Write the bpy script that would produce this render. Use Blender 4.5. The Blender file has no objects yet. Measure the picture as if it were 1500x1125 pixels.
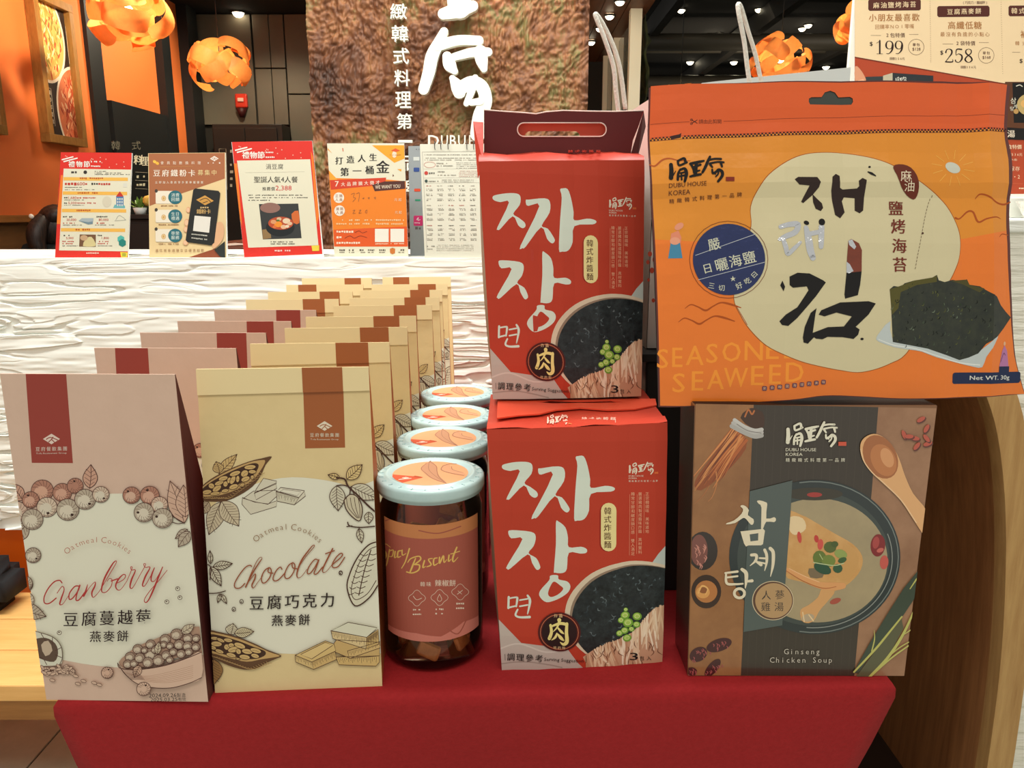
import bpy, bmesh, math, random
import numpy as np
from mathutils import Vector, Matrix
from mathutils.geometry import tessellate_polygon

sc = bpy.context.scene
COL = sc.collection
rnd = random.Random(7)

# ---------------------------------------------------------------- camera
FP = 1145.0                       # focal length in pixels of the 1500 px wide frame
TH = math.atan(.219)              # pitch below the horizon
CS, SN = math.cos(TH), math.sin(TH)
T = .75                           # top of the red display table
CAM = Vector((0, 0, T + .367))
cd = bpy.data.cameras.new('camera')
cd.sensor_width = 36; cd.lens = 36 * FP / 1500; cd.clip_start = .02; cd.clip_end = 100
cam = bpy.data.objects.new('camera', cd); COL.objects.link(cam)
cam.location = CAM; cam.rotation_euler = (math.pi / 2 - TH, 0, 0)
sc.camera = cam
sc.view_settings.view_transform = 'Standard'
sc.view_settings.look = 'None'
sc.view_settings.gamma = 1
sc.view_settings.use_curve_mapping = False
sc.view_settings.exposure = 0.0

def lin(c):
    return tuple((v / 255 / 12.92 if v / 255 <= .04045 else ((v / 255 + .055) / 1.055) ** 2.4) for v in c)

# ---------------------------------------------------------------- light
w = bpy.data.worlds.new('world'); sc.world = w; w.use_nodes = True
w.node_tree.nodes['Background'].inputs[0].default_value = (1, .955, .86, 1)
w.node_tree.nodes['Background'].inputs[1].default_value = .62

def area(name, loc, target, sx, sy, power, col=(1, .9, .75)):
    l = bpy.data.lights.new(name, 'AREA'); l.shape = 'RECTANGLE'; l.size = sx; l.size_y = sy
    l.energy = power; l.color = col
    o = bpy.data.objects.new(name, l); COL.objects.link(o); o.location = loc
    o.rotation_euler = (Vector(target) - Vector(loc)).to_track_quat('-Z', 'Y').to_euler()
    return o

def spot(name, loc, target, power, deg=60, col=(1, .85, .65), size=.05, blend=.6):
    l = bpy.data.lights.new(name, 'SPOT'); l.energy = power; l.color = col
    l.spot_size = math.radians(deg); l.spot_blend = blend; l.shadow_soft_size = size
    o = bpy.data.objects.new(name, l); COL.objects.link(o); o.location = loc
    o.rotation_euler = (Vector(target) - Vector(loc)).to_track_quat('-Z', 'Y').to_euler()
    return o

area('counter_downlight', (-.35, 1.05, 2.75), (-.4, 1.5, .9), 2.2, .25, 64, (1, .99, .95))
area('aisle_downlight', (.1, -.5, 2.75), (.1, .6, .95), 1.6, .5, 16, (1, .93, .82))
spot('pillar_spotlight', (-.1, 2.26, 2.66), (-.15, 2.66, 1.5), 46, 125, (1, .88, .68), .03, .9)
spot('orange_wall_spotlight', (-1.55, 4.2, 2.6), (-2.6, 4.3, 1.2), 125, 140, (1, .84, .62), .06)
spot('orange_wall_spotlight', (-1.9, 5.7, 2.6), (-2.6, 5.7, 2.0), 62, 120, (1, .84, .62), .06)
spot('rear_wall_spotlight', (-1.9, 5.9, 2.6), (-1.9, 6.5, 1.2), 45, 110, (1, .85, .62), .06)

# ---------------------------------------------------------------- placing helpers
def ray(px, py):
    a = (px - 750) / FP; b = (562.5 - py) / FP
    return Vector((a, CS + b * SN, -SN + b * CS))
def on_y(px, py, Y):
    d = ray(px, py); return CAM + d * (Y / d.y)
def on_z(px, py, z):
    d = ray(px, py); return CAM + d * ((z - CAM.z) / d.z)
def on_x(px, py, X):
    d = ray(px, py); return CAM + d * (X / d.x)
def on_plane(px, py, p, n):
    d = ray(px, py); return CAM + d * ((p - CAM).dot(n) / d.dot(n))

# ---------------------------------------------------------------- materials
MATS = {}
def M(name, col=None, rough=.6, metal=0, coat=0, emit=None, es=0, spec=.4, trans=0, alpha=1, noise=None, bump=None, stretch=None, translucent=0):
    """procedural material; noise=(scale, col2, amount), bump=(scale, strength)"""
    if name in MATS: return MATS[name]
    m = bpy.data.materials.new(name); m.use_nodes = True
    nt = m.node_tree; b = nt.nodes['Principled BSDF']
    c = lin(col)
    b.inputs['Base Color'].default_value = (*c, 1)
    b.inputs['Roughness'].default_value = rough
    b.inputs['Metallic'].default_value = metal
    b.inputs['Coat Weight'].default_value = coat
    b.inputs['Coat Roughness'].default_value = .12
    b.inputs['Specular IOR Level'].default_value = spec
    b.inputs['Transmission Weight'].default_value = trans
    b.inputs['Alpha'].default_value = alpha
    if emit:
        b.inputs['Emission Color'].default_value = (*lin(emit), 1); b.inputs['Emission Strength'].default_value = es
    tc = nt.nodes.new('ShaderNodeTexCoord'); mp = nt.nodes.new('ShaderNodeMapping')
    nt.links.new(tc.outputs['Object'], mp.inputs[0])
    if stretch: mp.inputs['Scale'].default_value = stretch
    if noise:
        n = nt.nodes.new('ShaderNodeTexNoise'); n.inputs['Scale'].default_value = noise[0]; n.inputs['Detail'].default_value = 6
        n.inputs['Roughness'].default_value = .65
        r = nt.nodes.new('ShaderNodeValToRGB'); r.color_ramp.elements[0].color = (*c, 1); r.color_ramp.elements[1].color = (*lin(noise[1]), 1)
        k = noise[2]; r.color_ramp.elements[0].position = .5 - k; r.color_ramp.elements[1].position = .5 + k
        nt.links.new(mp.outputs[0], n.inputs['Vector']); nt.links.new(n.outputs['Fac'], r.inputs[0]); nt.links.new(r.outputs[0], b.inputs['Base Color'])
    if bump:
        n2 = nt.nodes.new('ShaderNodeTexNoise'); n2.inputs['Scale'].default_value = bump[0]; n2.inputs['Detail'].default_value = 5
        bp = nt.nodes.new('ShaderNodeBump'); bp.inputs['Strength'].default_value = bump[1]; bp.inputs['Distance'].default_value = .01
        nt.links.new(mp.outputs[0], n2.inputs['Vector']); nt.links.new(n2.outputs['Fac'], bp.inputs['Height']); nt.links.new(bp.outputs[0], b.inputs['Normal'])
    if translucent:
        t = nt.nodes.new('ShaderNodeBsdfTranslucent'); t.inputs[0].default_value = (*c, 1)
        mx = nt.nodes.new('ShaderNodeMixShader'); mx.inputs[0].default_value = translucent
        out = nt.nodes['Material Output']
        nt.links.new(b.outputs[0], mx.inputs[1]); nt.links.new(t.outputs[0], mx.inputs[2]); nt.links.new(mx.outputs[0], out.inputs[0])
    MATS[name] = m
    return m

INK = {}
INKF = [1]
def ink(r, g, b, gloss=0):
    r, g, b = (round(v * INKF[0]) for v in (r, g, b)); k = (r, g, b, gloss)
    if k not in INK:
        INK[k] = M('ink_%d_%d_%d_%d' % k, (r, g, b), rough=.62 if gloss == 0 else .34, spec=.3 if gloss == 0 else .5, coat=0 if gloss < 2 else .6)
    return INK[k]

# ---------------------------------------------------------------- object helpers
def tag(o, label=None, cat=None, group=None, kind=None):
    if label: o['label'] = label
    if cat: o['category'] = cat
    if group: o['group'] = group
    if kind: o['kind'] = kind
    return o
def empty(name, loc, label, cat, group=None):
    o = bpy.data.objects.new(name, None); COL.objects.link(o); o.location = loc; o.empty_display_size = .02
    return tag(o, label, cat, group)
def wpos(o):
    v = Vector((0, 0, 0))
    while o is not None: v += Vector(o.location); o = o.parent
    return v
def mesh_obj(name, verts, faces, mats, parent=None, mi=None, smooth=False, loc=None):
    """verts in world space; local to the parent (no rotations at build time)"""
    if not isinstance(mats, (list, tuple)): mats = [mats]
    org = wpos(parent) if parent else Vector(loc or (0, 0, 0))
    me = bpy.data.meshes.new(name)
    me.from_pydata([tuple(Vector(v) - org) for v in verts], [], faces)
    for m in mats: me.materials.append(m)
    if mi: me.polygons.foreach_set('material_index', mi)
    if smooth: me.polygons.foreach_set('use_smooth', [True] * len(me.polygons))
    me.update()
    o = bpy.data.objects.new(name, me); COL.objects.link(o)
    if parent: o.parent = parent
    else: o.location = org
    return o
def bm_obj(name, bm, mats, parent=None, smooth=False, loc=None, recalc=True):
    if recalc: bmesh.ops.recalc_face_normals(bm, faces=bm.faces)
    if not isinstance(mats, (list, tuple)): mats = [mats]
    org = wpos(parent) if parent else Vector(loc or (0, 0, 0))
    bmesh.ops.translate(bm, vec=-org, verts=bm.verts)
    me = bpy.data.meshes.new(name); bm.to_mesh(me); bm.free()
    for m in mats: me.materials.append(m)
    if smooth: me.polygons.foreach_set('use_smooth', [True] * len(me.polygons))
    o = bpy.data.objects.new(name, me); COL.objects.link(o)
    if parent: o.parent = parent
    else: o.location = org
    return o
def box_bm(bm, lo, hi, mi=0, bevel=0):
    vs = [bm.verts.new((x, y, z)) for x in (lo[0], hi[0]) for y in (lo[1], hi[1]) for z in (lo[2], hi[2])]
    fs = []
    for q in ((0, 1, 3, 2), (4, 6, 7, 5), (0, 4, 5, 1), (2, 3, 7, 6), (0, 2, 6, 4), (1, 5, 7, 3)):
        f = bm.faces.new([vs[i] for i in q]); f.material_index = mi; fs.append(f)
    if bevel:
        es = list({e for f in fs for e in f.edges})
        bmesh.ops.bevel(bm, geom=es, offset=bevel, segments=2, affect='EDGES', profile=.5)
def box(name, lo, hi, mat, parent=None, bevel=0, loc=None):
    bm = bmesh.new(); box_bm(bm, lo, hi, 0, bevel)
    return bm_obj(name, bm, mat, parent, loc=loc)
def slab(name, quad, vec, mat, parent=None, bevel=0):
    """a convex polygon extruded along vec"""
    bm = bmesh.new(); vec = Vector(vec)
    a = [bm.verts.new(p) for p in quad]; b = [bm.verts.new(Vector(p) + vec) for p in quad]
    n = len(a)
    bm.faces.new(a); bm.faces.new(b[::-1])
    for i in range(n): bm.faces.new([a[i], b[i], b[(i + 1) % n], a[(i + 1) % n]])
    if bevel: bmesh.ops.bevel(bm, geom=list(bm.edges), offset=bevel, segments=2, affect='EDGES')
    return bm_obj(name, bm, mat, parent)
def tube_bm(bm, pts, r, n=8, caps=True, mi=0):
    pts = [Vector(p) for p in pts]; rings = []
    rr = r if isinstance(r, (list, tuple)) else [r] * len(pts)
    up = Vector((.13, .27, .95)).normalized()
    for i, p in enumerate(pts):
        d = (pts[min(i + 1, len(pts) - 1)] - pts[max(i - 1, 0)]).normalized()
        if abs(d.dot(up)) > .98: up = Vector((1, .1, 0)).normalized()
        u = d.cross(up).normalized(); v = d.cross(u)
        up = -v
        rings.append([bm.verts.new(p + (u * math.cos(2 * math.pi * k / n) + v * math.sin(2 * math.pi * k / n)) * rr[i]) for k in range(n)])
    for a, b in zip(rings, rings[1:]):
        for k in range(n):
            f = bm.faces.new([a[k], a[(k + 1) % n], b[(k + 1) % n], b[k]]); f.material_index = mi; f.smooth = True
    if caps:
        bm.faces.new(rings[0][::-1]).material_index = mi; bm.faces.new(rings[-1]).material_index = mi
def tube(name, pts, r, mat, parent=None, n=8):
    bm = bmesh.new(); tube_bm(bm, pts, r, n); return bm_obj(name, bm, mat, parent)
def lathe(name, prof, c, mat, parent=None, n=48, mats_of=None):
    """profile [(r, z)] turned about the vertical through c"""
    bm = bmesh.new(); rings = []
    for r, z in prof:
        if r < 1e-6: rings.append([bm.verts.new((c[0], c[1], z))])
        else: rings.append([bm.verts.new((c[0] + r * math.cos(2 * math.pi * k / n), c[1] + r * math.sin(2 * math.pi * k / n), z)) for k in range(n)])
    for i, (a, b) in enumerate(zip(rings, rings[1:])):
        for k in range(n):
            k2 = (k + 1) % n
            if len(a) == 1 and len(b) == 1: continue
            if len(a) == 1: f = bm.faces.new([a[0], b[k2], b[k]])
            elif len(b) == 1: f = bm.faces.new([a[k], a[k2], b[0]])
            else: f = bm.faces.new([a[k], a[k2], b[k2], b[k]])
            f.smooth = True
    return bm_obj(name, bm, mat, parent)
def copy_tree(o, parent=None):
    c = o.copy(); COL.objects.link(c); c.parent = parent
    for ch in list(o.children): copy_tree(ch, c)
    return c

# ---------------------------------------------------------------- print (flat ink on a face of a thing)
GLY = {}
def glyph_mesh(s, bold):
    k = (s, bold)
    if k not in GLY:
        c = bpy.data.curves.new('lettering', 'FONT'); c.body = s; c.resolution_u = 2 if len(s) < 12 else 1; c.offset = bold
        o = bpy.data.objects.new('lettering', c); me = bpy.data.meshes.new_from_object(o)
        vs = [(v.co.x, v.co.y) for v in me.vertices]; fs = [tuple(p.vertices) for p in me.polygons]
        bpy.data.objects.remove(o); bpy.data.curves.remove(c); bpy.data.meshes.remove(me)
        xs = [v[0] for v in vs]; ys = [v[1] for v in vs]
        GLY[k] = (vs, fs, min(xs), max(xs), min(ys), max(ys))
    return GLY[k]
def crom(pts, n=6, closed=False):
    """Catmull-Rom through points of any dimension"""
    P = [tuple(map(float, p)) for p in pts]; m = len(P); out = []
    if m < 3 and not closed: return P
    seg = m if closed else m - 1
    for i in range(seg):
        if closed: a, b, c, d = P[i - 1], P[i], P[(i + 1) % m], P[(i + 2) % m]
        else: a, b, c, d = P[max(i - 1, 0)], P[i], P[i + 1], P[min(i + 2, m - 1)]
        for k in range(n):
            t = k / n
            out.append(tuple(.5 * (2 * q + (r_ - p) * t + (2 * p - 5 * q + 4 * r_ - s) * t * t + (3 * q - p - 3 * r_ + s) * t ** 3) for p, q, r_, s in zip(a, b, c, d)))
    if not closed: out.append(P[-1])
    return out

class Art:
    """ink shapes written in picture units, laid on a surface: surf(x, y) -> (point, normal)"""
    def __init__(s, surf, clip=None, step=1.6e-5, grid=None, base=1e-5, pre=None):
        s.base = base; s.pre = pre; s.grid = grid
        s.surf, s.clip, s.step = surf, clip, step
        s.v, s.f, s.m, s.mats, s.L, s.k = [], [], [], [], 0, 0; s.t = (0, 0, 1)
    def at(s, ox=0, oy=0, k=1): s.t = (ox, oy, k); return s
    def mi(s, mat):
        if isinstance(mat, tuple): mat = ink(*mat)
        if mat not in s.mats: s.mats.append(mat)
        return s.mats.index(mat)
    def up(s): s.L += 1; s.k = 0; return s
    def z(s):
        s.k = (s.k + 1) % 60
        return (s.L + s.k / 75) * s.step
    def add(s, vs, fs, mat, dz=0):
        o = len(s.v); z = s.z(); i = s.mi(mat)
        a, b, c = s.t
        P = [(a + x * c, b + y * c) for x, y in vs]
        if s.pre: P = [s.pre(x, y) for x, y in P]
        s.v += [(x, y, z + dz * j) for j, (x, y) in enumerate(P)]
        s.f += [tuple(a + o for a in f) for f in fs]; s.m += [i] * len(fs)
    def poly(s, pts, mat, smooth=0, holes=()):
        if smooth: pts = crom(pts, smooth, True)
        loops = [[Vector((p[0], p[1], 0)) for p in pts]] + [[Vector((p[0], p[1], 0)) for p in h] for h in holes]
        vs = [(p.x, p.y) for l in loops for p in l]
        s.add(vs, [tuple(t) for t in tessellate_polygon(loops)], mat)
    def rect(s, x0, y0, x1, y1, mat, sl=0, rr=0):
        if rr:
            pts = []
            for cx, cy, a0 in ((x1 - rr, y0 + rr, -90), (x1 - rr, y1 - rr, 0), (x0 + rr, y1 - rr, 90), (x0 + rr, y0 + rr, 180)):
                for k in range(5):
                    a = math.radians(a0 + k * 22.5); pts.append((cx + rr * math.cos(a), cy + rr * math.sin(a)))
        else: pts = [(x0, y0), (x1, y0), (x1, y1), (x0, y1)]
        s.add([(x, y + sl * (x - x0)) for x, y in pts], [tuple(range(len(pts)))], mat)
    def ell(s, cx, cy, rx, ry, mat, rot=0, n=24, a0=0, a1=360):
        c, d = math.cos(math.radians(rot)), math.sin(math.radians(rot)); pts = []
        for k in range(n + (a1 - a0 < 360)):
            a = math.radians(a0 + (a1 - a0) * k / n); x, y = rx * math.cos(a), ry * math.sin(a)
            pts.append((cx + x * c - y * d, cy + x * d + y * c))
        s.add(pts, [tuple(range(len(pts)))], mat)
    def line(s, pts, wd, mat, sm=5, closed=False, cap=True):
        """ribbon through (x, y[, width])"""
        P = [(p[0], p[1], p[2] if len(p) > 2 else wd) for p in pts]
        if sm: P = crom(P, sm, closed)
        if closed: P = P + [P[0]]
        Q = []
        for p in P:
            if not Q or (p[0] - Q[-1][0]) ** 2 + (p[1] - Q[-1][1]) ** 2 > 1e-6: Q.append(p)
        if len(Q) < 2: return
        vs, fs = [], []
        for i, p in enumerate(Q):
            a, b = Q[max(i - 1, 0)], Q[min(i + 1, len(Q) - 1)]
            dx, dy = b[0] - a[0], b[1] - a[1]; l = math.hypot(dx, dy) or 1
            h = max(p[2], .05) / 2
            vs += [(p[0] - dy / l * h, p[1] + dx / l * h), (p[0] + dy / l * h, p[1] - dx / l * h)]
            if i: j = 2 * i; fs.append((j - 2, j - 1, j + 1, j))
        s.add(vs, fs, mat, 2e-8)
        if cap and wd and not closed:
            for p in (Q[0], Q[-1]):
                if p[2] > 1.6: s.ell(p[0], p[1], p[2] / 2, p[2] / 2, mat, n=12)
    def ring(s, cx, cy, rx, ry, wd, mat, rot=0, a0=0, a1=360):
        c, d = math.cos(math.radians(rot)), math.sin(math.radians(rot)); n = 28; pts = []
        for k in range(n + 1):
            a = math.radians(a0 + (a1 - a0) * k / n); x, y = rx * math.cos(a), ry * math.sin(a)
            pts.append((cx + x * c - y * d, cy + x * d + y * c))
        s.line(pts, wd, mat, sm=0, cap=False)
    def text(s, t, x0, y0, x1, y1, mat, bold=0, sl=0, it=0):
        """lettering fitted to the box; sl = slope of the base line, it = slant"""
        if bold > 0:
            q = bold * abs(y1 - y0); s.text(t, x0 + q, y0, x1 + q, y1, mat, 0, sl, it)
        vs, fs, a, b, c, d = glyph_mesh(t, min(bold, 0))
        kx = (x1 - x0) / max(b - a, 1e-6); ky = (y1 - y0) / max(d - c, 1e-6)
        s.add([(x0 + (x - a) * kx + it * (y - c) * ky, y1 - (y - c) * ky + sl * (x - a) * kx) for x, y in vs], fs, mat)
    def row(s, t, x0, yc, x1, size, mat, bold=0, sl=0):
        """characters of one size spread evenly; yc is the centre line at x0"""
        n = len(t); st = (x1 - x0 - size) / max(n - 1, 1)
        for i, ch in enumerate(t):
            if ch == ' ': continue
            s.glyph(ch, x0 + size / 2 + i * st, yc + sl * i * st, size, mat, bold)
    def glyph(s, ch, cx, cy, size, mat, bold=0, rot=0, sx=1):
        if bold > 0:
            for q in (-1, 1): s.glyph(ch, cx + q * bold * size, cy, size, mat, 0, rot, sx)
        vs, fs, a, b, c, d = glyph_mesh(ch, min(bold, 0))
        k = size / .92; r = math.radians(rot); cr, sr = math.cos(r), math.sin(r)
        mx = (a + b) / 2; my = .38 if ord(ch[0]) > 0x2e00 else .35
        o = []
        for x, y in vs:
            u, v = (x - mx) * k * sx, -(y - my) * k
            o.append((cx + u * cr - v * sr, cy + u * sr + v * cr))
        s.add(o, fs, mat)
    def col(s, t, xc, y0, y1, size, mat, bold=0, dx=0):
        n = len(t); st = (y1 - y0 - size) / max(n - 1, 1)
        for i, ch in enumerate(t):
            if ch != ' ': s.glyph(ch, xc + dx * i * st, y0 + size / 2 + i * st, size, mat, bold)
    def small(s, x0, y, x1, h, mat, sl=0, fill=.8):
        """print too small to read: short marks along a line"""
        r = random.Random(int(x0 * 13 + y * 7)); x = x0
        while x < x1 - h * .3:
            l = h * r.uniform(.5, .95)
            if r.random() < fill: s.rect(x, y + sl * (x - x0) - h * r.uniform(.3, .5), min(x + l, x1), y + sl * (x - x0) + h * r.uniform(.2, .45), mat)
            x += l + h * .25
    def build(s, name, parent, label=None, kind=None):
        bm = bmesh.new()
        V = [bm.verts.new(v) for v in s.v]
        for f, m in zip(s.f, s.m):
            try: bm.faces.new([V[i] for i in f]).material_index = m
            except ValueError: pass
        if s.clip:
            cx = sum(p[0] for p in s.clip) / len(s.clip); cy = sum(p[1] for p in s.clip) / len(s.clip)
            for i, p in enumerate(s.clip):
                q = s.clip[(i + 1) % len(s.clip)]
                n = Vector((q[1] - p[1], -(q[0] - p[0]), 0)).normalized()
                if n.dot(Vector((cx - p[0], cy - p[1], 0))) > 0: n = -n
                bmesh.ops.bisect_plane(bm, geom=bm.verts[:] + bm.edges[:] + bm.faces[:], dist=1e-5, plane_co=(p[0], p[1], 0), plane_no=n, clear_outer=True)
        if s.grid:
            for ax, vals in enumerate(s.grid):
                for q in vals:
                    co = (q, 0, 0) if ax == 0 else (0, q, 0); no = (1, 0, 0) if ax == 0 else (0, 1, 0)
                    bmesh.ops.bisect_plane(bm, geom=bm.verts[:] + bm.edges[:] + bm.faces[:], dist=1e-6, plane_co=co, plane_no=no)
                bmesh.ops.triangulate(bm, faces=bm.faces[:])
        org = wpos(parent)
        for v in bm.verts:
            p, n = s.surf(v.co.x, v.co.y)
            v.co = p + n * (v.co.z + s.base) - org
        me = bpy.data.meshes.new(name); bm.to_mesh(me); bm.free()
        for m in s.mats: me.materials.append(m)
        o = bpy.data.objects.new(name, me); COL.objects.link(o); o.parent = parent
        if label: o['label'] = label
        if kind: o['kind'] = kind
        return o

def plane_surf(a, b, c):
    """surface through three points, normal towards the camera"""
    n = (b - a).cross(c - a).normalized()
    if n.dot(CAM - a) < 0: n = -n
    return (lambda x, y: (on_plane(x, y, a, n), n)), n

# ---------------------------------------------------------------- shared marks
def house_logo(A, x0, y0, k, mat, seal, sub=True, tail=None):
    """brush lettering of the house with its lines of small type; k = picture units per drawing unit"""
    S = [[(185, 250, 70), (190, 380, 78), (180, 505, 82)], [(180, 505, 30), (230, 440, 22), (272, 370, 10)],
         [(310, 185, 40), (425, 135, 46), (452, 205, 50), (478, 215, 34)], [(312, 190, 44), (335, 270, 42), (470, 216, 40)],
         [(352, 345, 34), (312, 430, 44), (302, 545, 46)], [(345, 360, 40), (430, 335, 50), (462, 430, 62), (428, 580, 46)],
         [(350, 420, 30), (450, 400, 34)], [(330, 480, 34), (440, 460, 34)], [(370, 420, 26), (372, 545, 34)],
         [(540, 245, 52), (680, 215, 55), (790, 190, 36)], [(540, 245, 40), (590, 340, 46), (600, 420, 40)], [(600, 310, 42), (725, 265, 42)],
         [(650, 230, 60), (625, 465, 60)], [(620, 400, 45), (705, 375, 30)], [(530, 490, 40), (620, 468, 52), (722, 450, 46)],
         [(908, 112, 46), (862, 205, 55), (820, 300, 55), (758, 412, 46)], [(885, 172, 40), (1000, 152, 38), (1112, 155, 42)],
         [(905, 240, 40), (1050, 212, 34), (1160, 220, 36)], [(900, 250, 44), (942, 312, 36)], [(1108, 235, 50), (1125, 302, 38)],
         [(940, 360, 36), (952, 430, 44), (1015, 400, 46), (1062, 362, 50), (1122, 400, 58), (1122, 480, 56), (1045, 585, 46)],
         [(1062, 370, 30), (1050, 440, 30), (1005, 492, 30)], [(960, 420, 40), (1000, 445, 24)]]
    for st in S: A.line([(x0 + x * k, y0 + y * k, wd * k) for x, y, wd in st], 1, mat)
    A.rect(x0 + 1190 * k, y0 + 500 * k, x0 + 1350 * k, y0 + 580 * k, seal)
    if sub:
        A.text('DUBU HOUSE', x0 + 140 * k, y0 + 625 * k, x0 + 745 * k, y0 + 688 * k, mat)
        A.text('KOREA', x0 + 140 * k, y0 + 718 * k, x0 + 475 * k, y0 + 780 * k, mat)
        A.row('精緻韓式料理第一品牌', x0 + 140 * k, y0 + 862 * k, x0 + 1320 * k, 78 * k, mat)

def group_logo(A, cx, cy, r, mat, back, name=True, sl=0):
    """diamond of folded bands over the group's name"""
    A.poly([(cx - r, cy), (cx, cy - r * .62), (cx + r, cy), (cx, cy + r * .62)], mat); A.up()
    A.line([(cx - r * .62, cy + r * .05), (cx - r * .1, cy - r * .18), (cx + r * .75, cy + r * .12)], r * .1, back, cap=False)
    A.line([(cx - r * .35, cy + r * .38), (cx + r * .02, cy + .02 * r), (cx + r * .2, cy - r * .25)], r * .1, back, cap=False)
    A.line([(cx + r * .02, cy + .05 * r), (cx + r * .4, cy + r * .42)], r * .1, back, cap=False)
    A.up()
    if name:
        A.row('豆府餐飲集團', cx - r * 1.85, cy + r * 1.15 - sl * 1.85 * r, cx + r * 1.85, r * .5, mat, sl=sl)
        A.text('Tofu Restaurant Group', cx - r * 1.8, cy + r * 1.6, cx + r * 1.8, cy + r * 1.85, mat, sl=sl)
# ================================================================ setting
def vnoise(x, y, seed):
    """value noise on numpy arrays"""
    g = np.random.RandomState(seed).rand(256, 256)
    xi = np.floor(x).astype(int); yi = np.floor(y).astype(int); fx = x - xi; fy = y - yi
    fx = fx * fx * (3 - 2 * fx); fy = fy * fy * (3 - 2 * fy)
    a = g[xi & 255, yi & 255]; b = g[(xi + 1) & 255, yi & 255]; c = g[xi & 255, (yi + 1) & 255]; d = g[(xi + 1) & 255, (yi + 1) & 255]
    return (a * (1 - fx) + b * fx) * (1 - fy) + (c * (1 - fx) + d * fx) * fy
def relief(name, x0, x1, z0, z1, Y, nx, nz, hfun, mat, parent=None, kind=None):
    """upright sheet facing -Y whose surface is moved forward by hfun(x, z)"""
    xs = np.linspace(x0, x1, nx); zs = np.linspace(z0, z1, nz); X, Z = np.meshgrid(xs, zs)
    H = hfun(X, Z); n = nx * nz
    co = np.stack([X.ravel(), (Y - H).ravel(), Z.ravel()], 1)
    if parent: co = co - np.array(wpos(parent))
    i = (np.arange(nz - 1)[:, None] * nx + np.arange(nx - 1)[None, :]).ravel()
    q = np.stack([i, i + 1, i + nx + 1, i + nx], 1).ravel()
    me = bpy.data.meshes.new(name); me.vertices.add(n); me.vertices.foreach_set('co', co.ravel())
    nf = len(i); me.loops.add(nf * 4); me.loops.foreach_set('vertex_index', q.astype(np.int32))
    me.polygons.add(nf); me.polygons.foreach_set('loop_start', np.arange(0, nf * 4, 4, dtype=np.int32))
    me.polygons.foreach_set('use_smooth', np.ones(nf, bool)); me.update(calc_edges=True); me.materials.append(mat)
    o = bpy.data.objects.new(name, me); COL.objects.link(o)
    if parent: o.parent = parent
    if kind: o['kind'] = kind
    return o

white_plaster = M('white_plaster', (234, 238, 230), rough=.75)
tile_m = M('floor_tile_stone', (196, 198, 180), rough=.35, noise=(5, (150, 156, 140), .25))
orange_wall = M('orange_paint', (226, 116, 52), rough=.7, bump=(40, .08))
black_panel = M('black_panel', (22, 24, 24), rough=.5)
grey_panel = M('grey_wall_panel', (112, 104, 88), rough=.6, noise=(3, (98, 92, 78), .3))
oak = M('oak', (206, 166, 106), rough=.45, noise=(6, (172, 128, 74), .25), stretch=(14, 14, 1.2), bump=(30, .12))
oak_x = M('oak_plank', (246, 196, 122), rough=.45, noise=(6, (228, 172, 96), .25), stretch=(1.2, 14, 14))
lining_m = M('niche_wood', (186, 130, 80), rough=.5, noise=(5, (140, 92, 54), .25), stretch=(14, 14, 1.0))
darkwood = M('dark_brown_wood', (120, 78, 46), rough=.5, noise=(5, (84, 52, 32), .25), stretch=(14, 14, 1.0))
dark_ceil = M('dark_ceiling_paint', (24, 23, 22), rough=.9)

# floor with stone tiles
fl = box('floor', (-2.75, -1.5, -.06), (8, 17, -.004), M('dark_grout', (70, 72, 66), rough=.8)); fl['kind'] = 'structure'
ti = None; k = 0
for ix in range(-5, 9):
    for iy in range(-3, 13):
        x0 = ix * .6 + .2; y0 = iy * .6 + .1
        if x0 < -2.72 or y0 < -1.5: continue
        if ti is None:
            bm = bmesh.new(); box_bm(bm, (.002, .002, -.02), (.598, .598, 0), bevel=.002)
            ti = bm_obj('tile', bm, tile_m, fl); t = ti
        else:
            t = ti.copy(); COL.objects.link(t); t.parent = fl
        t.location = (x0, y0, 0)

H = 2.69
c0 = box('ceiling', (-2.7, 2.5, H), (.75, 7.0, H + .06), dark_ceil); c0['kind'] = 'structure'
c1 = box('ceiling', (.75, 4.0, 3.217), (8, 17, 3.28), dark_ceil); c1['kind'] = 'structure'
for i, (y, z, r_) in enumerate(((7.6, 3.05, .05), (9.2, 2.95, .09), (10.4, 3.1, .04), (11.6, 2.9, .1), (13.2, 3.0, .07), (14.6, 2.95, .12), (15.8, 3.05, .06))):
    tube('duct', [(.8, y, z), (7.9, y, z)], r_, M('ceiling_duct_grey', (58, 54, 46), rough=.5), c1, 10)
for x in (1.5, 2.6, 3.9, 5.2):
    box('beam', (x, 4.6, 3.0), (x + .09, 16.9, 3.2), M('beam_black', (34, 31, 27), rough=.6), c1)
wl = box('wall_left', (-2.7, .3, 0), (-2.6, 7.0, H), orange_wall); wl['kind'] = 'structure'
box('wainscot', (-2.6, 1.2, 0), (-2.57, 5.08, 1.07), M('wainscot_wood', (124, 82, 44), rough=.5, noise=(5, (96, 62, 32), .25), stretch=(12, 1, 12)), wl)
box('rail', (-2.6, 1.2, 1.07), (-2.54, 5.08, 1.105), M('rail_wood', (176, 112, 54), rough=.5, noise=(6, (140, 88, 40), .2), stretch=(12, 1, 12)), wl)
box('column', (-2.6, 5.08, 0), (-2.575, 5.24, H), black_panel, wl)
box('column', (-2.6, 6.07, 0), (-2.54, 6.21, H), black_panel, wl)
box('column', (-2.6, 6.52, 0), (-2.52, 6.72, H), black_panel, wl)
box('menu_panel', (-2.6, 5.27, 0), (-2.56, 6.07, 1.82), black_panel, wl)
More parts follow.
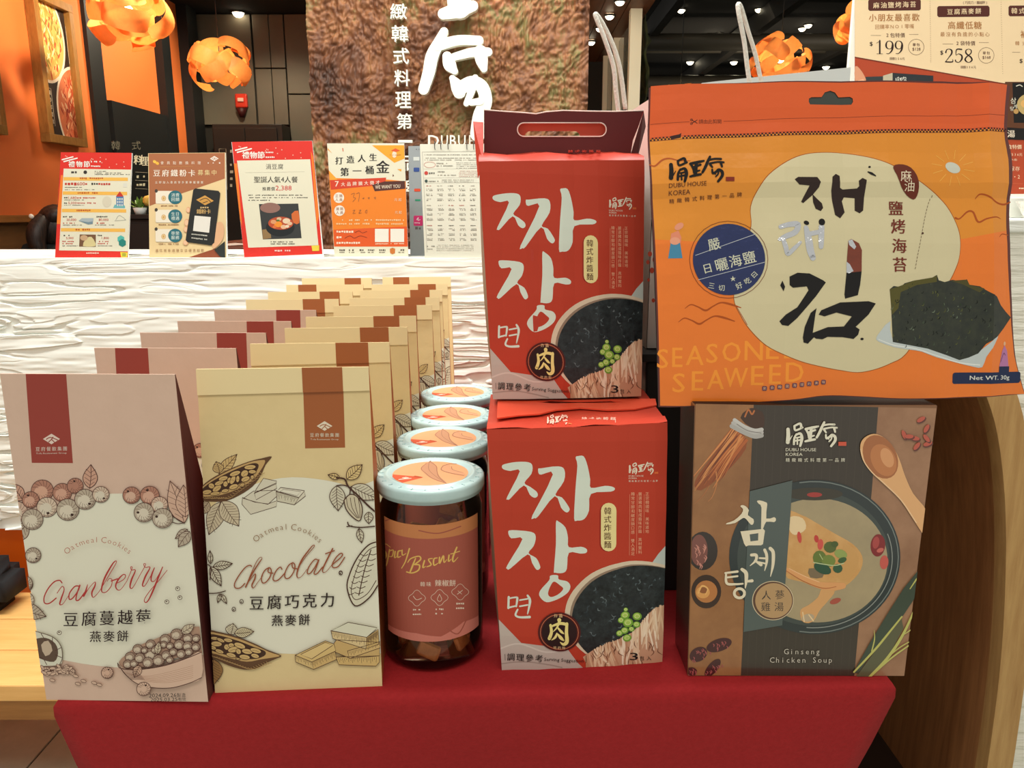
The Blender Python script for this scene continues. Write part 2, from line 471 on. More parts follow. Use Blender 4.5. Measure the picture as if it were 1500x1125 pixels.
wb = box('wall_back', (-2.7, 6.82, 0), (.75, 6.9, H), M('seam_dark', (38, 34, 28), rough=.8)); wb['kind'] = 'structure'
for x0, x1, z0, z1 in ((-2.6, -2.115, 1.83, 2.68), (-2.1, -1.97, 2.275, 2.68), (-1.965, -1.85, 2.275, 2.68), (-2.1, -1.97, 1.83, 2.265), (-1.965, -1.85, 1.83, 2.265),
                       (-1.84, -1.2, 2.075, 2.68), (-1.84, -1.2, .02, 2.065), (-1.19, -.5, .02, 2.68)):
    box('panel', (x0, 6.79, z0), (x1, 6.82, z1), grey_panel, wb, bevel=.004)
wr = box('wall_right', (7.9, 4, 0), (8, 17, 3.28), black_panel); wr['kind'] = 'structure'
wf = box('wall_far', (.7, 16.9, 0), (8, 17, 3.28), black_panel); wf['kind'] = 'structure'

# soffit of warm boards and the row of glazed bays beside it
so = box('ceiling', (-.2, 3.2, 2.34), (.84, 9.6, 2.4), M('soffit_backing', (50, 28, 16), rough=.7)); so['kind'] = 'structure'
for i in range(7):
    box('board', (-.19 + i * .147, 3.2, 2.325), (-.19 + i * .147 + .142, 9.6, 2.34), M('soffit_board', (128, 74, 40), rough=.5, noise=(5, (96, 52, 28), .25), stretch=(14, 1, 14)), so)
wi = empty('window_1', (.75, 5.1, 0), None, None); del_keys = None
wi['kind'] = 'structure'
for i, y in enumerate((5.14, 5.93, 6.58, 7.33, 8.1, 8.9)):
    h = .035 if i == 0 else .018
    box('window_frame', (.72, y - h, 0), (.79, y + h, 2.325), M('window_frame_white', (226, 220, 196), rough=.5), wi)
green_hedge = M('dim_greenery', (30, 40, 22), rough=.7, noise=(18, (74, 78, 44), .12), bump=(20, .8))
ys = (5.14, 5.93, 6.58, 7.33, 8.1, 8.9)
for a, b in zip(ys, ys[1:]):
    box('pane', (.755, a + .02, .02), (.761, b - .02, 2.3), M('pane_glass', (180, 190, 180), rough=.05, alpha=.25), wi)
gw = relief('planting_wall', 0, 3.8, 0, 2.3, 0, 90, 60, lambda X, Z: .05 * vnoise(X * 14, Z * 14, 5) + .02 * vnoise(X * 40, Z * 40, 6), green_hedge)
gw.location = (.86, 8.92, 0); gw.rotation_euler = (0, 0, math.radians(-90))
tag(gw, 'dim green planting behind the tall white mullions', 'plants', kind='stuff')

# pillar faced in rough brown render
def bark(X, Z):
    wx = X + .05 * vnoise(X * 9, Z * 9, 3); wz = Z + .05 * vnoise(X * 8, Z * 8, 4)
    u, v = wx * .8 + wz * .6, wz * .8 - wx * .6
    lump = vnoise(wx * 16, wz * 16, 8); m_ = vnoise(X * 4 + 7, Z * 4, 12)
    str_ = np.abs(2 * vnoise(u * 16, v * 80, 9) - 1); st2 = np.abs(2 * vnoise(wx * 70, wz * 34, 11) - 1)
    return 1.5 * (.007 * lump + .008 * np.abs(2 * vnoise(wx * 48, wz * 48, 14) - 1) + .008 * str_ * m_ + .005 * st2 * (1 - m_) + .006 * vnoise(wx * 130, wz * 130, 10))
rend = bpy.data.materials.new('brown_render'); rend.use_nodes = True
nt = rend.node_tree; b_ = nt.nodes['Principled BSDF']; b_.inputs['Roughness'].default_value = .62
tc = nt.nodes.new('ShaderNodeTexCoord'); mp = nt.nodes.new('ShaderNodeMapping'); mp.inputs['Scale'].default_value = (1, 1, .55)
n1 = nt.nodes.new('ShaderNodeTexNoise'); n1.inputs['Scale'].default_value = 5.5; n1.inputs['Detail'].default_value = 8; n1.inputs['Roughness'].default_value = .7
r1 = nt.nodes.new('ShaderNodeValToRGB'); e = r1.color_ramp.elements
e[0].position = .3; e[0].color = (*lin((58, 36, 24)), 1); e[1].position = .72; e[1].color = (*lin((186, 136, 90)), 1)
for p, c in ((.42, (104, 64, 40)), (.5, (142, 94, 58)), (.57, (118, 112, 66)), (.63, (156, 98, 66))):
    q = e.new(p); q.color = (*lin(c), 1)
nt.links.new(tc.outputs['Object'], mp.inputs[0]); nt.links.new(mp.outputs[0], n1.inputs['Vector']); nt.links.new(n1.outputs['Fac'], r1.inputs[0]); nt.links.new(r1.outputs[0], b_.inputs['Base Color'])
pl = empty('pillar', (-.2, 2.9, 0), 'broad pillar faced in rough brown render carrying the white brush lettering', 'pillar')
box('core', (-.65, 2.69, 0), (.243, 3.15, H), M('pillar_side', (66, 56, 46), rough=.7), pl)
relief('render_face', -.652, .245, .3, H, 2.685, 400, 620, bark, rend, pl)

# raised white letters standing off the pillar
def upright(quadlist, name, parent, mat, Y, th):
    bm = bmesh.new()
    for vs, fs in quadlist:
        vv = [bm.verts.new(v) for v in vs]
        for f in fs:
            try: bm.faces.new([vv[i] for i in f])
            except ValueError: pass
    bmesh.ops.remove_doubles(bm, verts=bm.verts, dist=1e-5)
    r_ = bmesh.ops.extrude_face_region(bm, geom=bm.faces[:])
    bmesh.ops.translate(bm, vec=(0, th, 0), verts=[g for g in r_['geom'] if isinstance(g, bmesh.types.BMVert)])
    return bm_obj(name, bm, mat, parent)
letter_white = M('letter_white', (236, 236, 222), rough=.4)
def ribbon3(pts, Y, kx):
    P = crom(pts, 6); L_, R_ = [], []
    def W(x, y): return on_y(540 + x / 4.892, y / 4.892, Y)
    def nrm(i):
        a, b = P[max(i - 1, 0)], P[min(i + 1, len(P) - 1)]; dx, dy = b[0] - a[0], b[1] - a[1]; l = math.hypot(dx, dy) or 1
        return dx / l, dy / l
    for i, p in enumerate(P):
        dx, dy = nrm(i); h = p[2] / 2 * kx; L_.append((p[0] - dy * h, p[1] + dx * h)); R_.append((p[0] + dy * h, p[1] - dx * h))
    def cap(i, s):
        p = P[i]; dx, dy = nrm(i); h = p[2] / 2 * kx; o = []
        for k in range(1, 8):
            t = math.pi * k / 8; c, d = math.cos(t), math.sin(t) * s
            o.append((p[0] + (-dy * c * s + dx * d) * h, p[1] + (dx * c * s + dy * d) * h))
        return o
    out = L_ + cap(-1 if 0 else len(P) - 1, 1) + R_[::-1] + cap(0, -1)
    tri = tessellate_polygon([[Vector((x, y, 0)) for x, y in out]])
    return [([W(x, y) for x, y in out], [tuple(t) for t in tri])]
sg = empty('calligraphy_sign', (-.12, 2.6, 1.5), 'large raised white brush characters fixed on the brown pillar', 'sign')
brush = [[(535, 98, 74), (640, 72, 100), (745, 42, 72)], [(640, -160, 150), (645, -60, 160), (650, 50, 150)], [(540, 225, 55), (505, 300, 72), (455, 400, 84), (430, 520, 80), (393, 640, 70)],
         [(500, 325, 72), (640, 288, 66), (790, 290, 62)], [(610, 408, 50), (740, 375, 62), (855, 372, 58)], [(562, 402, 62), (582, 465, 84), (615, 508, 46)],
         [(800, 372, 90), (812, 440, 78), (826, 492, 46)], [(600, 560, 42), (632, 612, 84), (650, 660, 84)], [(650, 640, 90), (735, 590, 84), (810, 620, 84), (838, 720, 86), (800, 830, 96), (782, 960, 100)],
         [(764, 556, 42), (738, 650, 48), (700, 742, 38)], [(735, 735, 40), (800, 725, 50)]]
for i, st in enumerate(brush):
    upright(ribbon3(st, 2.6 - .0009 * i, 1.1), 'brush_stroke', sg, letter_white, 2.6, .028)
def raised_text(ch, x0, y0, x1, y1, Y, th, parent, mat, name='sign_character', bold=.008):
    vs, fs, a, b, c, d = glyph_mesh(ch, bold)
    P = [on_y(x0 + (x - a) / (b - a) * (x1 - x0), y1 - (y - c) / max(d - c, 1e-3) * (y1 - y0), Y) for x, y in vs]
    return upright([(P, fs)], name, parent, mat, Y, th)
vt = empty('vertical_sign', (-.42, 2.61, 1.5), 'column of small raised white characters on the brown pillar beside the large brush lettering', 'sign')
for ch, x0, y0, x1, y1 in (('精', 570, -30, 595, -6), ('緻', 571.5, 5, 596, 28), ('韓', 573.5, 37, 597.5, 61), ('式', 576, 70, 599, 94), ('料', 577.5, 102, 600, 126), ('理', 579, 134, 602, 158),
                           ('第', 581, 166, 603.5, 189), ('一', 583, 205, 604, 209), ('品', 585, 228, 605, 250), ('牌', 586, 262, 606.5, 286)):
    raised_text(ch, x0, y0, x1, y1, 2.615, .02, vt, letter_white)
dh = empty('latin_sign', (-.1, 2.61, 1.35), 'thin raised white capitals reading DUBU HOUSE low on the brown pillar', 'sign')
for ch, x0, x1 in (('D', 627, 643), ('U', 646, 656), ('B', 659, 668), ('U', 671, 682), ('H', 687, 699), ('O', 704, 720), ('U', 724, 736), ('S', 740, 750), ('E', 754, 763)):
    raised_text(ch, x0, 198, x1, 214, 2.615, .015, dh, letter_white, 'sign_letter', .006)

# ---------------------------------------------------------------- white counter
ctop = CAM.z - .0907
def cracks(X, Z):
    wz = Z + .03 * vnoise(X * 2.6, Z * 6, 21) + .007 * vnoise(X * 11, Z * 20, 22) + .0015 * vnoise(X * 60, Z * 60, 27)
    a = vnoise(X * 2.4, wz * 26, 23); b = vnoise(X * 7 + 40, wz * 70, 24); c = vnoise(X * 1.7 + 9, wz * 8, 25); d = vnoise(X * 16, wz * 150, 26)
    g1 = np.clip(1 - np.abs(a - .5) / .03, 0, 1); g2 = np.clip(1 - np.abs(b - .5) / .06, 0, 1)
    gate = np.clip((c - .38) * 6, 0, 1); gate2 = np.clip((vnoise(X * 4 + 3, wz * 14, 28) - .5) * 5, 0, 1)
    deep = np.clip((1.03 - Z) * 5, .2, 1)
    led = np.mod(a * 5 + .6 * b, 1); led2 = np.mod(b * 4, 1)
    return .002 * d + (.004 * led * (.1 + gate) + .002 * led2 * gate2 - .012 * g2 ** .5 * gate2 - .045 * g1 ** .6 * gate) * deep * np.clip((ctop - Z) * 60, 0, 1)
cn = empty('service_counter', (-.7, 1.75, .43), 'white counter with a rough horizontally fissured plaster front carrying the tabletop signs', 'counter')
relief('counter_front', -1.75, .045, .434, ctop, 1.62, 560, 1000, cracks, white_plaster, cn)
box('counter_body', (-1.75, 1.622, .434), (.045, 2.0, ctop - .012), white_plaster, cn)
box('counter_top', (-1.75, 1.6195, ctop - .012), (.045, 2.02, ctop), M('counter_top_white', (238, 240, 232), rough=.5, bump=(18, .25), stretch=(1, 8, 8)), cn, bevel=.003)
box('plinth', (-1.75, 1.66, 0), (.045, 1.98, .434), M('orange_laminate', (236, 112, 24), rough=.45), cn)

# right-hand counter block with the arched oak niche
zb = 1.109; Yb = 1.15
nb = empty('niche_counter', (.5, 1.4, 0), 'white counter block with an oak edged arched niche beside the red table', 'counter')
inner = [(.784, 0), (.788, .2), (.784, .42), (.765, .62), (.738, .76), (.705, .85), (.655, .925), (.58, .975), (.47, 1.0)]
inner = inner + [(.94 - x, z) for x, z in inner[-2::-1]]
inner = crom(inner, 4)
def off(P, d):
    out = []
    for i, p in enumerate(P):
        a, b = P[max(i - 1, 0)], P[min(i + 1, len(P) - 1)]; dx, dz = b[0] - a[0], b[1] - a[1]; l = math.hypot(dx, dz)
        out.append((p[0] + dz / l * d, p[1] - dx / l * d))
    return out
outer = off(inner, .042)
outer = [(x, max(z, 0)) for x, z in outer]; outer[0] = (outer[0][0], 0); outer[-1] = (outer[-1][0], 0)
outline = [(.05, 0), outer[-1]] + outer[-2:0:-1] + [outer[0], (1.7, 0), (1.7, zb), (.05, zb)]
vs = [Vector((x, z, 0)) for x, z in outline]
tri = tessellate_polygon([vs])
mesh_obj('block_front', [(v.x, Yb, v.y) for v in vs], [tuple(t) for t in tri], M('white_fissured', (238, 236, 222), rough=.75, bump=(9, .9), stretch=(1, 1, 9)), nb)
box('block_top', (.05, Yb - .005, zb - .02), (1.7, 1.75, zb + .0), MATS['counter_top_white'], nb, bevel=.003)
box('block_side', (.05, Yb + .002, 0), (.07, 1.75, zb - .02), white_plaster, nb)
n = len(inner)
mesh_obj('oak_edge', [(x, Yb - .02, z) for x, z in inner] + [(x, Yb - .02, z) for x, z in outer] + [(x, Yb + .01, z) for x, z in inner] + [(x, Yb + .01, z) for x, z in outer],
         [(i, i + 1, n + i + 1, n + i) for i in range(n - 1)] + [(i, i + 1, 2 * n + i + 1, 2 * n + i) for i in range(n - 1)] + [(n + i, n + i + 1, 3 * n + i + 1, 3 * n + i) for i in range(n - 1)], oak, nb)
mesh_obj('niche_lining', [(x, Yb + .01, z) for x, z in inner] + [(x, Yb + .58, z) for x, z in inner], [(i, i + 1, n + i + 1, n + i) for i in range(n - 1)], lining_m, nb)
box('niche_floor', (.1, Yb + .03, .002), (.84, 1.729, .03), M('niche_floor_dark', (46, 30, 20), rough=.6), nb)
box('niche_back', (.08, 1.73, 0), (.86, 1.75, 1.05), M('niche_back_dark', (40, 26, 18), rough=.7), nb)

# low bench and mat at the left
bn = empty('bench', (-1.1, 1.43, 0), 'low bench of pale yellow wood planks in front of the orange plinth', 'bench')
for i in range(3):
    y0 = 1.245 + i * .118
    box('plank', (-1.75, y0, .262), (-.52, y0 + .115, .295), oak_x, bn, bevel=.003)
box('apron', (-1.75, 1.26, .215), (-.52, 1.28, .262), M('apron_wood', (176, 122, 62), rough=.5, noise=(6, (150, 98, 44), .2), stretch=(1, 14, 14)), bn)
for x in (-1.7, -.6):
    for y in (1.27, 1.53): box('leg', (x, y, 0), (x + .05, y + .05, .262), darkwood, bn, bevel=.002)
bg = empty('black_bag', (-1.16, 1.52, .295), 'black soft bag with a metal zip on the pale wood bench', 'bag')
bm = bmesh.new(); box_bm(bm, (-1.27, 1.46, .296), (-1.05, 1.59, .40)); bmesh.ops.bevel(bm, geom=bm.edges[:], offset=.03, segments=4, affect='EDGES')
bm_obj('body', bm, M('black_fabric', (24, 24, 26), rough=.8), bg, smooth=True)
tube('zip', [(-1.24, 1.458, .365), (-1.17, 1.456, .37), (-1.09, 1.458, .362)], .0025, M('zip_metal', (150, 150, 145), rough=.3, metal=1), bg, 6)
box('strap', (-1.1, 1.44, .31), (-1.085, 1.462, .38), MATS['black_fabric'], bg, bevel=.003)

# ---------------------------------------------------------------- red display table
red_cloth = M('red_cloth', (166, 28, 32), rough=.85, noise=(240, (150, 18, 22), .3), bump=(420, .15))
fl_, fr_ = on_z(75, 1030, T), on_z(1315, 1003, T)
tb = empty('display_table', ((fl_.x + fr_.x) / 2, .8, 0), 'display table under a bright red cloth that carries the packages', 'table')
def cloth(name, P, parent, zb_, inset):
    """tabletop polygon with a rounded fold and a falling skirt"""
    bm = bmesh.new(); N = 40; ring = []
    for i in range(4):
        a, b = Vector(P[i]), Vector(P[(i + 1) % 4])
        for k in range(N): ring.append(a.lerp(b, k / N))
    c = sum((Vector(p) for p in P), Vector()) / 4; rows = []
    for lvl, (dz, o, wob) in enumerate(((0, -.012, 0), (0, -.004, 0), (-.004, 0, 0), (-.012, .002, 0), (-.06, .001, .002), (-.15, -.004, .005), (-.3, -.01, .009), (zb_ - T, -.016, .012))):
        row = []
        for j, p in enumerate(ring):
            d = Vector((p.x - c.x, p.y - c.y, 0)); d.normalize()
            wv = math.sin(j * .55) * wob + math.sin(j * .23 + 1) * wob
            corner = min(j % N, N - j % N); ins = inset * (-dz) / .7 if corner < 4 else inset * .8 * (-dz) / .7
            row.append(bm.verts.new((p.x + d.x * (o + wv - ins), p.y + d.y * (o + wv - ins), T + dz)))
        rows.append(row)
    for a, b in zip(rows, rows[1:]):
        for j in range(len(a)): bm.faces.new([a[j], b[j], b[(j + 1) % len(a)], a[(j + 1) % len(a)]]).smooth = True
    bm.faces.new(rows[0])
    return bm_obj(name, bm, red_cloth, parent)
cl_ = cloth('table_cover', [(fl_.x, fl_.y, T), (fr_.x, fr_.y, T), (fr_.x, 1.11, T), (fl_.x - .01, 1.11, T)], tb, .06, .16)
t2 = empty('rear_table', (-.25, 1.33, 0), 'second red covered table behind, under the rear rows of cookie boxes', 'table')
cloth('table_cover', [(-.46, 1.122, T), (.03, 1.122, T), (.03, 1.59, T), (-.46, 1.59, T)], t2, .06, .05)
for t_, xs_, ys_ in ((tb, (-.3, .22), (.62, 1.02)), (t2, (-.36, -.06), (1.2, 1.5))):
    box('tabletop', (xs_[0] - .03, ys_[0] - .05, T - .04), (xs_[1] + .03, ys_[1] + .05, T - .015), darkwood, t_)
    for x in xs_:
        for y in ys_: box('leg', (x - .015, y - .015, 0), (x + .015, y + .015, T - .04), darkwood, t_)
# ================================================================ drawing vocabulary for the printed pictures
def leaf(A, x0, y0, x1, y1, wd, fill, inkm, lw, veins=5):
    dx, dy = x1 - x0, y1 - y0; l = math.hypot(dx, dy); nx, ny = -dy / l, dx / l
    P = lambda t, s: (x0 + dx * t + nx * s * wd, y0 + dy * t + ny * s * wd)
    prof = ((0, 0), (.15, .32), (.4, .5), (.65, .4), (.88, .14), (1, 0))
    up = [P(t, s) for t, s in prof]; dn = [P(t, -s) for t, s in prof]
    if fill: A.poly(crom(up, 4) + crom(dn[::-1], 4)[1:-1], fill)
    A.up(); A.line(up, lw, inkm); A.line(dn, lw, inkm); A.line([P(0, 0), P(.5, .05), P(1, 0)], lw * .9, inkm)
    for i in range(veins):
        t = .12 + .7 * i / veins; s = .42 * (1 - abs(t - .4))
        for q in (-1, 1): A.line([P(t, 0), P(t + .09, q * s * .55), P(t + .15, q * s)], lw * .6, inkm, sm=2)
def berry(A, cx, cy, r, fill, inkm, lw, dot=None, shade=None):
    A.up(); A.ell(cx, cy, r, r * .97, fill, n=18)
    if shade: A.up(); A.ell(cx - r * .12, cy + r * .16, r * .62, r * .58, shade, n=14)
    A.up(); A.ring(cx, cy, r, r * .97, lw, inkm)
    for i in range(13):
        a = -160 + i * 24; b = math.radians(a)
        A.line([(cx + r * .93 * math.cos(b), cy + r * .93 * math.sin(b)), (cx + r * .72 * math.cos(b + .12), cy + r * .72 * math.sin(b + .12)), (cx + r * .45 * math.cos(b + .3), cy + r * .45 * math.sin(b + .3))], lw * .55, inkm, sm=2)
    A.line([(cx + r * .86 * math.cos(t), cy + r * .86 * math.sin(t)) for t in (.2, .6, 1.0, 1.5, 2.0)], lw * .7, inkm, sm=3)
    if dot is not None:
        d = math.radians(dot); A.up(); A.ell(cx + r * .6 * math.cos(d), cy + r * .6 * math.sin(d), r * .14, r * .12, (60, 38, 30))
def solid(A, faces, fills, inkm, lw, hatch=()):
    """a drawn block: list of outlined faces with hatching"""
    for f, c in zip(faces, fills): A.poly(f, c)
    A.up()
    for f in faces: A.line(list(f) + [f[0]], lw, inkm, sm=0)
    for (f, n, k) in hatch:
        a, b, c, d = faces[f]
        for i in range(1, n):
            t = i / n; p = (a[0] + (b[0] - a[0]) * t, a[1] + (b[1] - a[1]) * t); q = (d[0] + (c[0] - d[0]) * t, d[1] + (c[1] - d[1]) * t)
            e_ = .25 + .6 * ((i * 7) % 5) / 5 * k
            A.line([p, (p[0] + (q[0] - p[0]) * e_, p[1] + (q[1] - p[1]) * e_)], lw * .5, inkm, sm=0)
def bean(A, cx, cy, rx, ry, rot, fill, inkm, lw):
    A.up(); A.ell(cx, cy, rx, ry, fill, rot, n=14); A.up(); A.ring(cx, cy, rx, ry, lw, inkm, rot)
    c, s = math.cos(math.radians(rot)), math.sin(math.radians(rot))
    A.line([(cx - rx * .6 * c - ry * .2 * s, cy - rx * .6 * s + ry * .2 * c), (cx, cy), (cx + rx * .6 * c - ry * .2 * s, cy + rx * .6 * s + ry * .2 * c)], lw * .5, inkm, sm=3)

BR_INK = (74, 46, 34)

# ================================================================ cookie boxes
def cookie_box(name, label, group, BL, BR, TL, TR, lean, depth, front, side, loc_only=False):
    a, b = on_z(*BL, T), on_z(*BR, T)
    ty = (a.y + b.y) / 2 + lean
    m = on_y((TL[0] + TR[0]) / 2, (TL[1] + TR[1]) / 2, ty)
    surf, n = plane_surf(a, b, m)
    c, d = on_plane(*TL, a, n), on_plane(*TR, a, n)
    c.z = d.z = (c.z + d.z) / 2
    root = empty(name, ((a.x + b.x) / 2, (a.y + b.y) / 2, T), label, 'cookie box', group)
    return root, a, b, c, d, surf, n
def box_body(root, a, b, c, d, nn_, depth, front, side):
    hn = Vector((-nn_.x, -nn_.y, 0)).normalized(); back = hn * depth; bm = bmesh.new()
    A0, B0, C0, D0 = [bm.verts.new(v) for v in (a, b, c, d)]
    E0, F0 = bm.verts.new(a + back), bm.verts.new(b + back)
    t = Vector((0, .0012, 0)); C1, D1 = bm.verts.new(c + t), bm.verts.new(d + t)
    ml = bm.verts.new((a + back * .5) * .55 + c * .45 + Vector((.007, 0, 0))); mr = bm.verts.new((b + back * .5) * .55 + d * .45 - Vector((.007, 0, 0)))
    gl = bm.verts.new(a + back * .5 + Vector((.002, 0, 0))); gr = bm.verts.new(b + back * .5 - Vector((.002, 0, 0)))
    def f(vs, i): bm.faces.new(vs).material_index = i
    f([A0, B0, D0, C0], 0); f([F0, E0, C1, D1], 0); f([C0, D0, D1, C1], 0)
    f([A0, gl, ml], 1); f([A0, ml, C0], 1); f([gl, E0, ml], 1); f([E0, C1, ml], 1); f([C0, ml, C1], 1)
    f([B0, mr, gr], 1); f([B0, D0, mr], 1); f([gr, mr, F0], 1); f([F0, mr, D1], 1); f([D0, D1, mr], 1)
    f([A0, gl, E0, F0, gr, B0], 1)
    return bm_obj('body', bm, [front, side], root)
def lerpq(c, d, a, b, u, v):
    """point on the front: u across, v down from the top"""
    return (c.lerp(d, u)).lerp(a.lerp(b, u), v)
def band_and_flap(root, a, b, c, d, n, u0, u1, v1, bandm, flapm):
    if flapm:
        q = [lerpq(c, d, a, b, u, v) + n * .0004 for u, v in ((0, 0), (1, 0), (1, .072), (0, .078))]
        slab('flap', q, n * .0011, flapm, root)
        q = [lerpq(c, d, a, b, u, v) + n * .0015 for u, v in ((u0, -.0005), (u1, -.0005), (u1, .073), (u0, .0745))]
        slab('flap_band', q, n * .0003, bandm, root)
        q = [lerpq(c, d, a, b, u, v) + n * .00002 for u, v in ((u0, .07), (u1, .07), (u1 - .005, v1), (u0 - .005, v1))]
    else:
        q = [lerpq(c, d, a, b, u, v) + n * .00002 for u, v in ((u0, 0), (u1, 0), (u1 - .027, v1), (u0 - .035, v1))]
    slab('band', q, n * .00005, bandm, root)

cream = M('cream_card', (224, 202, 150), rough=.62, noise=(60, (218, 195, 143), .3), bump=(90, .04))
cream2 = M('cream_card_flap', (232, 212, 162), rough=.6)
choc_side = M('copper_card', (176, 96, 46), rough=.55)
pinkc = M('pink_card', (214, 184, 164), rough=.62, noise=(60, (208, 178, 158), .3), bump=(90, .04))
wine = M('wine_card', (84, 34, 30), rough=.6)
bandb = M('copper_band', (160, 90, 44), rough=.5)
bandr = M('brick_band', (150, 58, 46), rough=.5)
PAPER = (226, 224, 204)

CG = 'chocolate oatmeal cookie boxes in the right hand row'
KG = 'oatmeal cookie boxes in the left hand row'
# ---- the front chocolate box
choc, a, b, c, d, surf, nn = cookie_box('cookie_box', 'cream and copper box reading Chocolate with cocoa drawings, front of its row', CG,
                                        (315, 1015), (560, 1005), (288, 543), (540, 535), .034, .09, None, None)
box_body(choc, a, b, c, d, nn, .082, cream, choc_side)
band_and_flap(choc, a, b, c, d, nn, .61, .845, .245, bandb, cream2)
CH = (a, b, c, d, nn)
A = Art(surf, clip=[(288, 560), (541, 560), (560, 1005), (315, 1015)], base=1e-4)
A.poly([(285, 765), (300, 750), (330, 728), (380, 707), (428, 699), (480, 704), (520, 714), (560, 722), (575, 940), (520, 948), (470, 957), (440, 958), (400, 957), (350, 958), (300, 950), (280, 900)], PAPER, smooth=3)
A.up().up()
group_logo(A.at(), 475.5, 624, 11.5, (226, 214, 190), (160, 90, 44), sl=0)
K = BR_INK; F = (196, 160, 104); FD = (98, 68, 44)
A.at(290, 650, 1 / 7.5)
A.up(); leaf(A, 230, 330, 430, 115, 120, (208, 176, 118), K, 7); leaf(A, 240, 320, 200, 195, 120, (208, 176, 118), K, 7)
leaf(A, 250, 640, 120, 1000, 190, (204, 190, 160), K, 7, 7); leaf(A, 260, 630, 450, 905, 210, (204, 190, 160), K, 7, 7); leaf(A, 120, 640, 20, 780, 120, (190, 170, 140), K, 6)
solid(A, [[(490, 590), (620, 640), (770, 660), (870, 625), (860, 690), (580, 775), (485, 665)], [(500, 600), (610, 520), (860, 510), (900, 545), (770, 665), (640, 640)], [(620, 540), (860, 430), (865, 490), (640, 615)], [(640, 500), (720, 380), (865, 410), (860, 440), (620, 545)]],
      [(212, 206, 184)] * 4, K, 6)
solid(A, [[(860, 520), (1110, 590), (1060, 670), (870, 630)], [(1110, 590), (1170, 520), (1180, 575), (1060, 670)], [(910, 480), (1170, 515), (1110, 592), (862, 525)]], [(206, 200, 176), (214, 208, 186), (222, 217, 196)], K, 7, ((0, 16, 1),))
solid(A, [[(940, 500), (1130, 525), (1090, 570), (900, 525)]], [(224, 220, 200)], K, 4)
A.up(); A.poly([(20, 500), (130, 395), (330, 285), (560, 195), (700, 160), (812, 140), (745, 230), (690, 350), (600, 470), (450, 570), (300, 630), (150, 635), (20, 610)], FD, smooth=3)
A.up(); A.poly([(30, 500), (140, 405), (340, 295), (560, 205), (690, 180), (740, 190), (690, 290), (600, 400), (430, 500), (260, 560), (120, 580), (30, 570)], F, smooth=3)
A.up(); A.poly([(45, 500), (160, 410), (350, 310), (560, 225), (650, 215), (665, 260), (600, 350), (430, 455), (260, 525), (120, 560), (45, 545)], (70, 46, 32), smooth=3)
for q in ((100, 530, 52, 26, -8), (150, 462, 34, 30, 20), (210, 490, 54, 30, -35), (190, 545, 55, 20, -8), (235, 430, 52, 24, -20), (280, 380, 52, 26, -15), (305, 440, 26, 32, 10), (300, 515, 40, 20, -10), (345, 400, 22, 34, 15), (385, 395, 26, 52, 25), (395, 470, 52, 28, -18),
          (410, 325, 62, 26, -18), (440, 385, 20, 38, 5), (515, 325, 44, 36, -40), (525, 385, 50, 28, -22), (575, 255, 64, 26, -5), (600, 305, 42, 22, 0), (490, 450, 30, 18, -20), (600, 365, 20, 22, 0)):
    bean(A, *q, (206, 172, 112), K, 6)
A.up()
for i in range(26):
    x = 60 + i * 25; y = 610 - 1.0 * max(0, x - 320) * .75
    A.line([(x, y - 26), (x + 22, y - 8 - i % 3 * 3), (x + 52, y - 18)], 5, (176, 140, 92), sm=2)
# branch, hanging pod and open pod at the right
A.at(470, 660, 1 / 4.6875)
leaf(A, 180, 195, 285, 95, 85, (214, 188, 130), K, 5); leaf(A, 130, 185, 50, 165, 42, (214, 188, 130), K, 5, 3); leaf(A, 110, 240, 120, 412, 105, (206, 200, 176), K, 5, 6)
leaf(A, 210, 245, 400, 330, 105, (206, 200, 176), K, 5, 6); leaf(A, 330, 420, 330, 500, 60, (206, 200, 176), K, 5, 3); leaf(A, 262, 535, 282, 632, 48, (206, 200, 176), K, 5, 3)
A.line([(110, 185), (165, 195), (190, 245), (260, 310), (330, 380), (400, 440)], 12, K); A.line([(190, 245), (150, 235), (110, 240)], 8, K); A.line([(205, 250), (200, 300)], 8, K)
A.line([(185, 490), (200, 515), (270, 525), (370, 518)], 8, K); A.line([(180, 520), (215, 515)], 7, K); A.line([(265, 525), (262, 550)], 6, K)
A.up(); A.poly([(160, 340), (200, 300), (250, 315), (285, 390), (270, 478), (220, 455), (175, 400)], (202, 192, 164), smooth=3)
A.up(); A.line([(160, 340), (200, 300), (250, 315), (285, 390), (270, 478), (220, 455), (175, 400), (160, 340)], 7, K)
for o in (0, 26, 52, 78): A.line([(178 + o, 325 - o * .1), (190 + o, 390), (250 + o * .25, 460)], 4, K)
A.up(); A.poly([(395, 620), (330, 640), (260, 720), (205, 830), (180, 940), (235, 1062), (330, 1010), (400, 900)], (214, 210, 186), smooth=3)
A.up(); A.line([(395, 622), (330, 645), (260, 722), (205, 830), (182, 940), (235, 1062), (330, 1010), (400, 910)], 9, K)
A.line([(385, 655), (330, 680), (275, 750), (235, 850), (210, 960), (240, 1020), (320, 980), (380, 890)], 5, K)
for i in range(8):
    y = 700 + i * 38; x = 320 - i * 14
    A.line([(x - 45 + i * 1.5, y + 8), (x - 20, y + 20), (x + 5, y + 10)], 5, K); A.line([(x + 12, y + 5), (x + 40, y + 14), (x + 70, y + 2)], 5, K)
A.line([(345, 680), (300, 820), (262, 990)], 7, K)
A.ring(138, 838, 11, 11, 4, K)
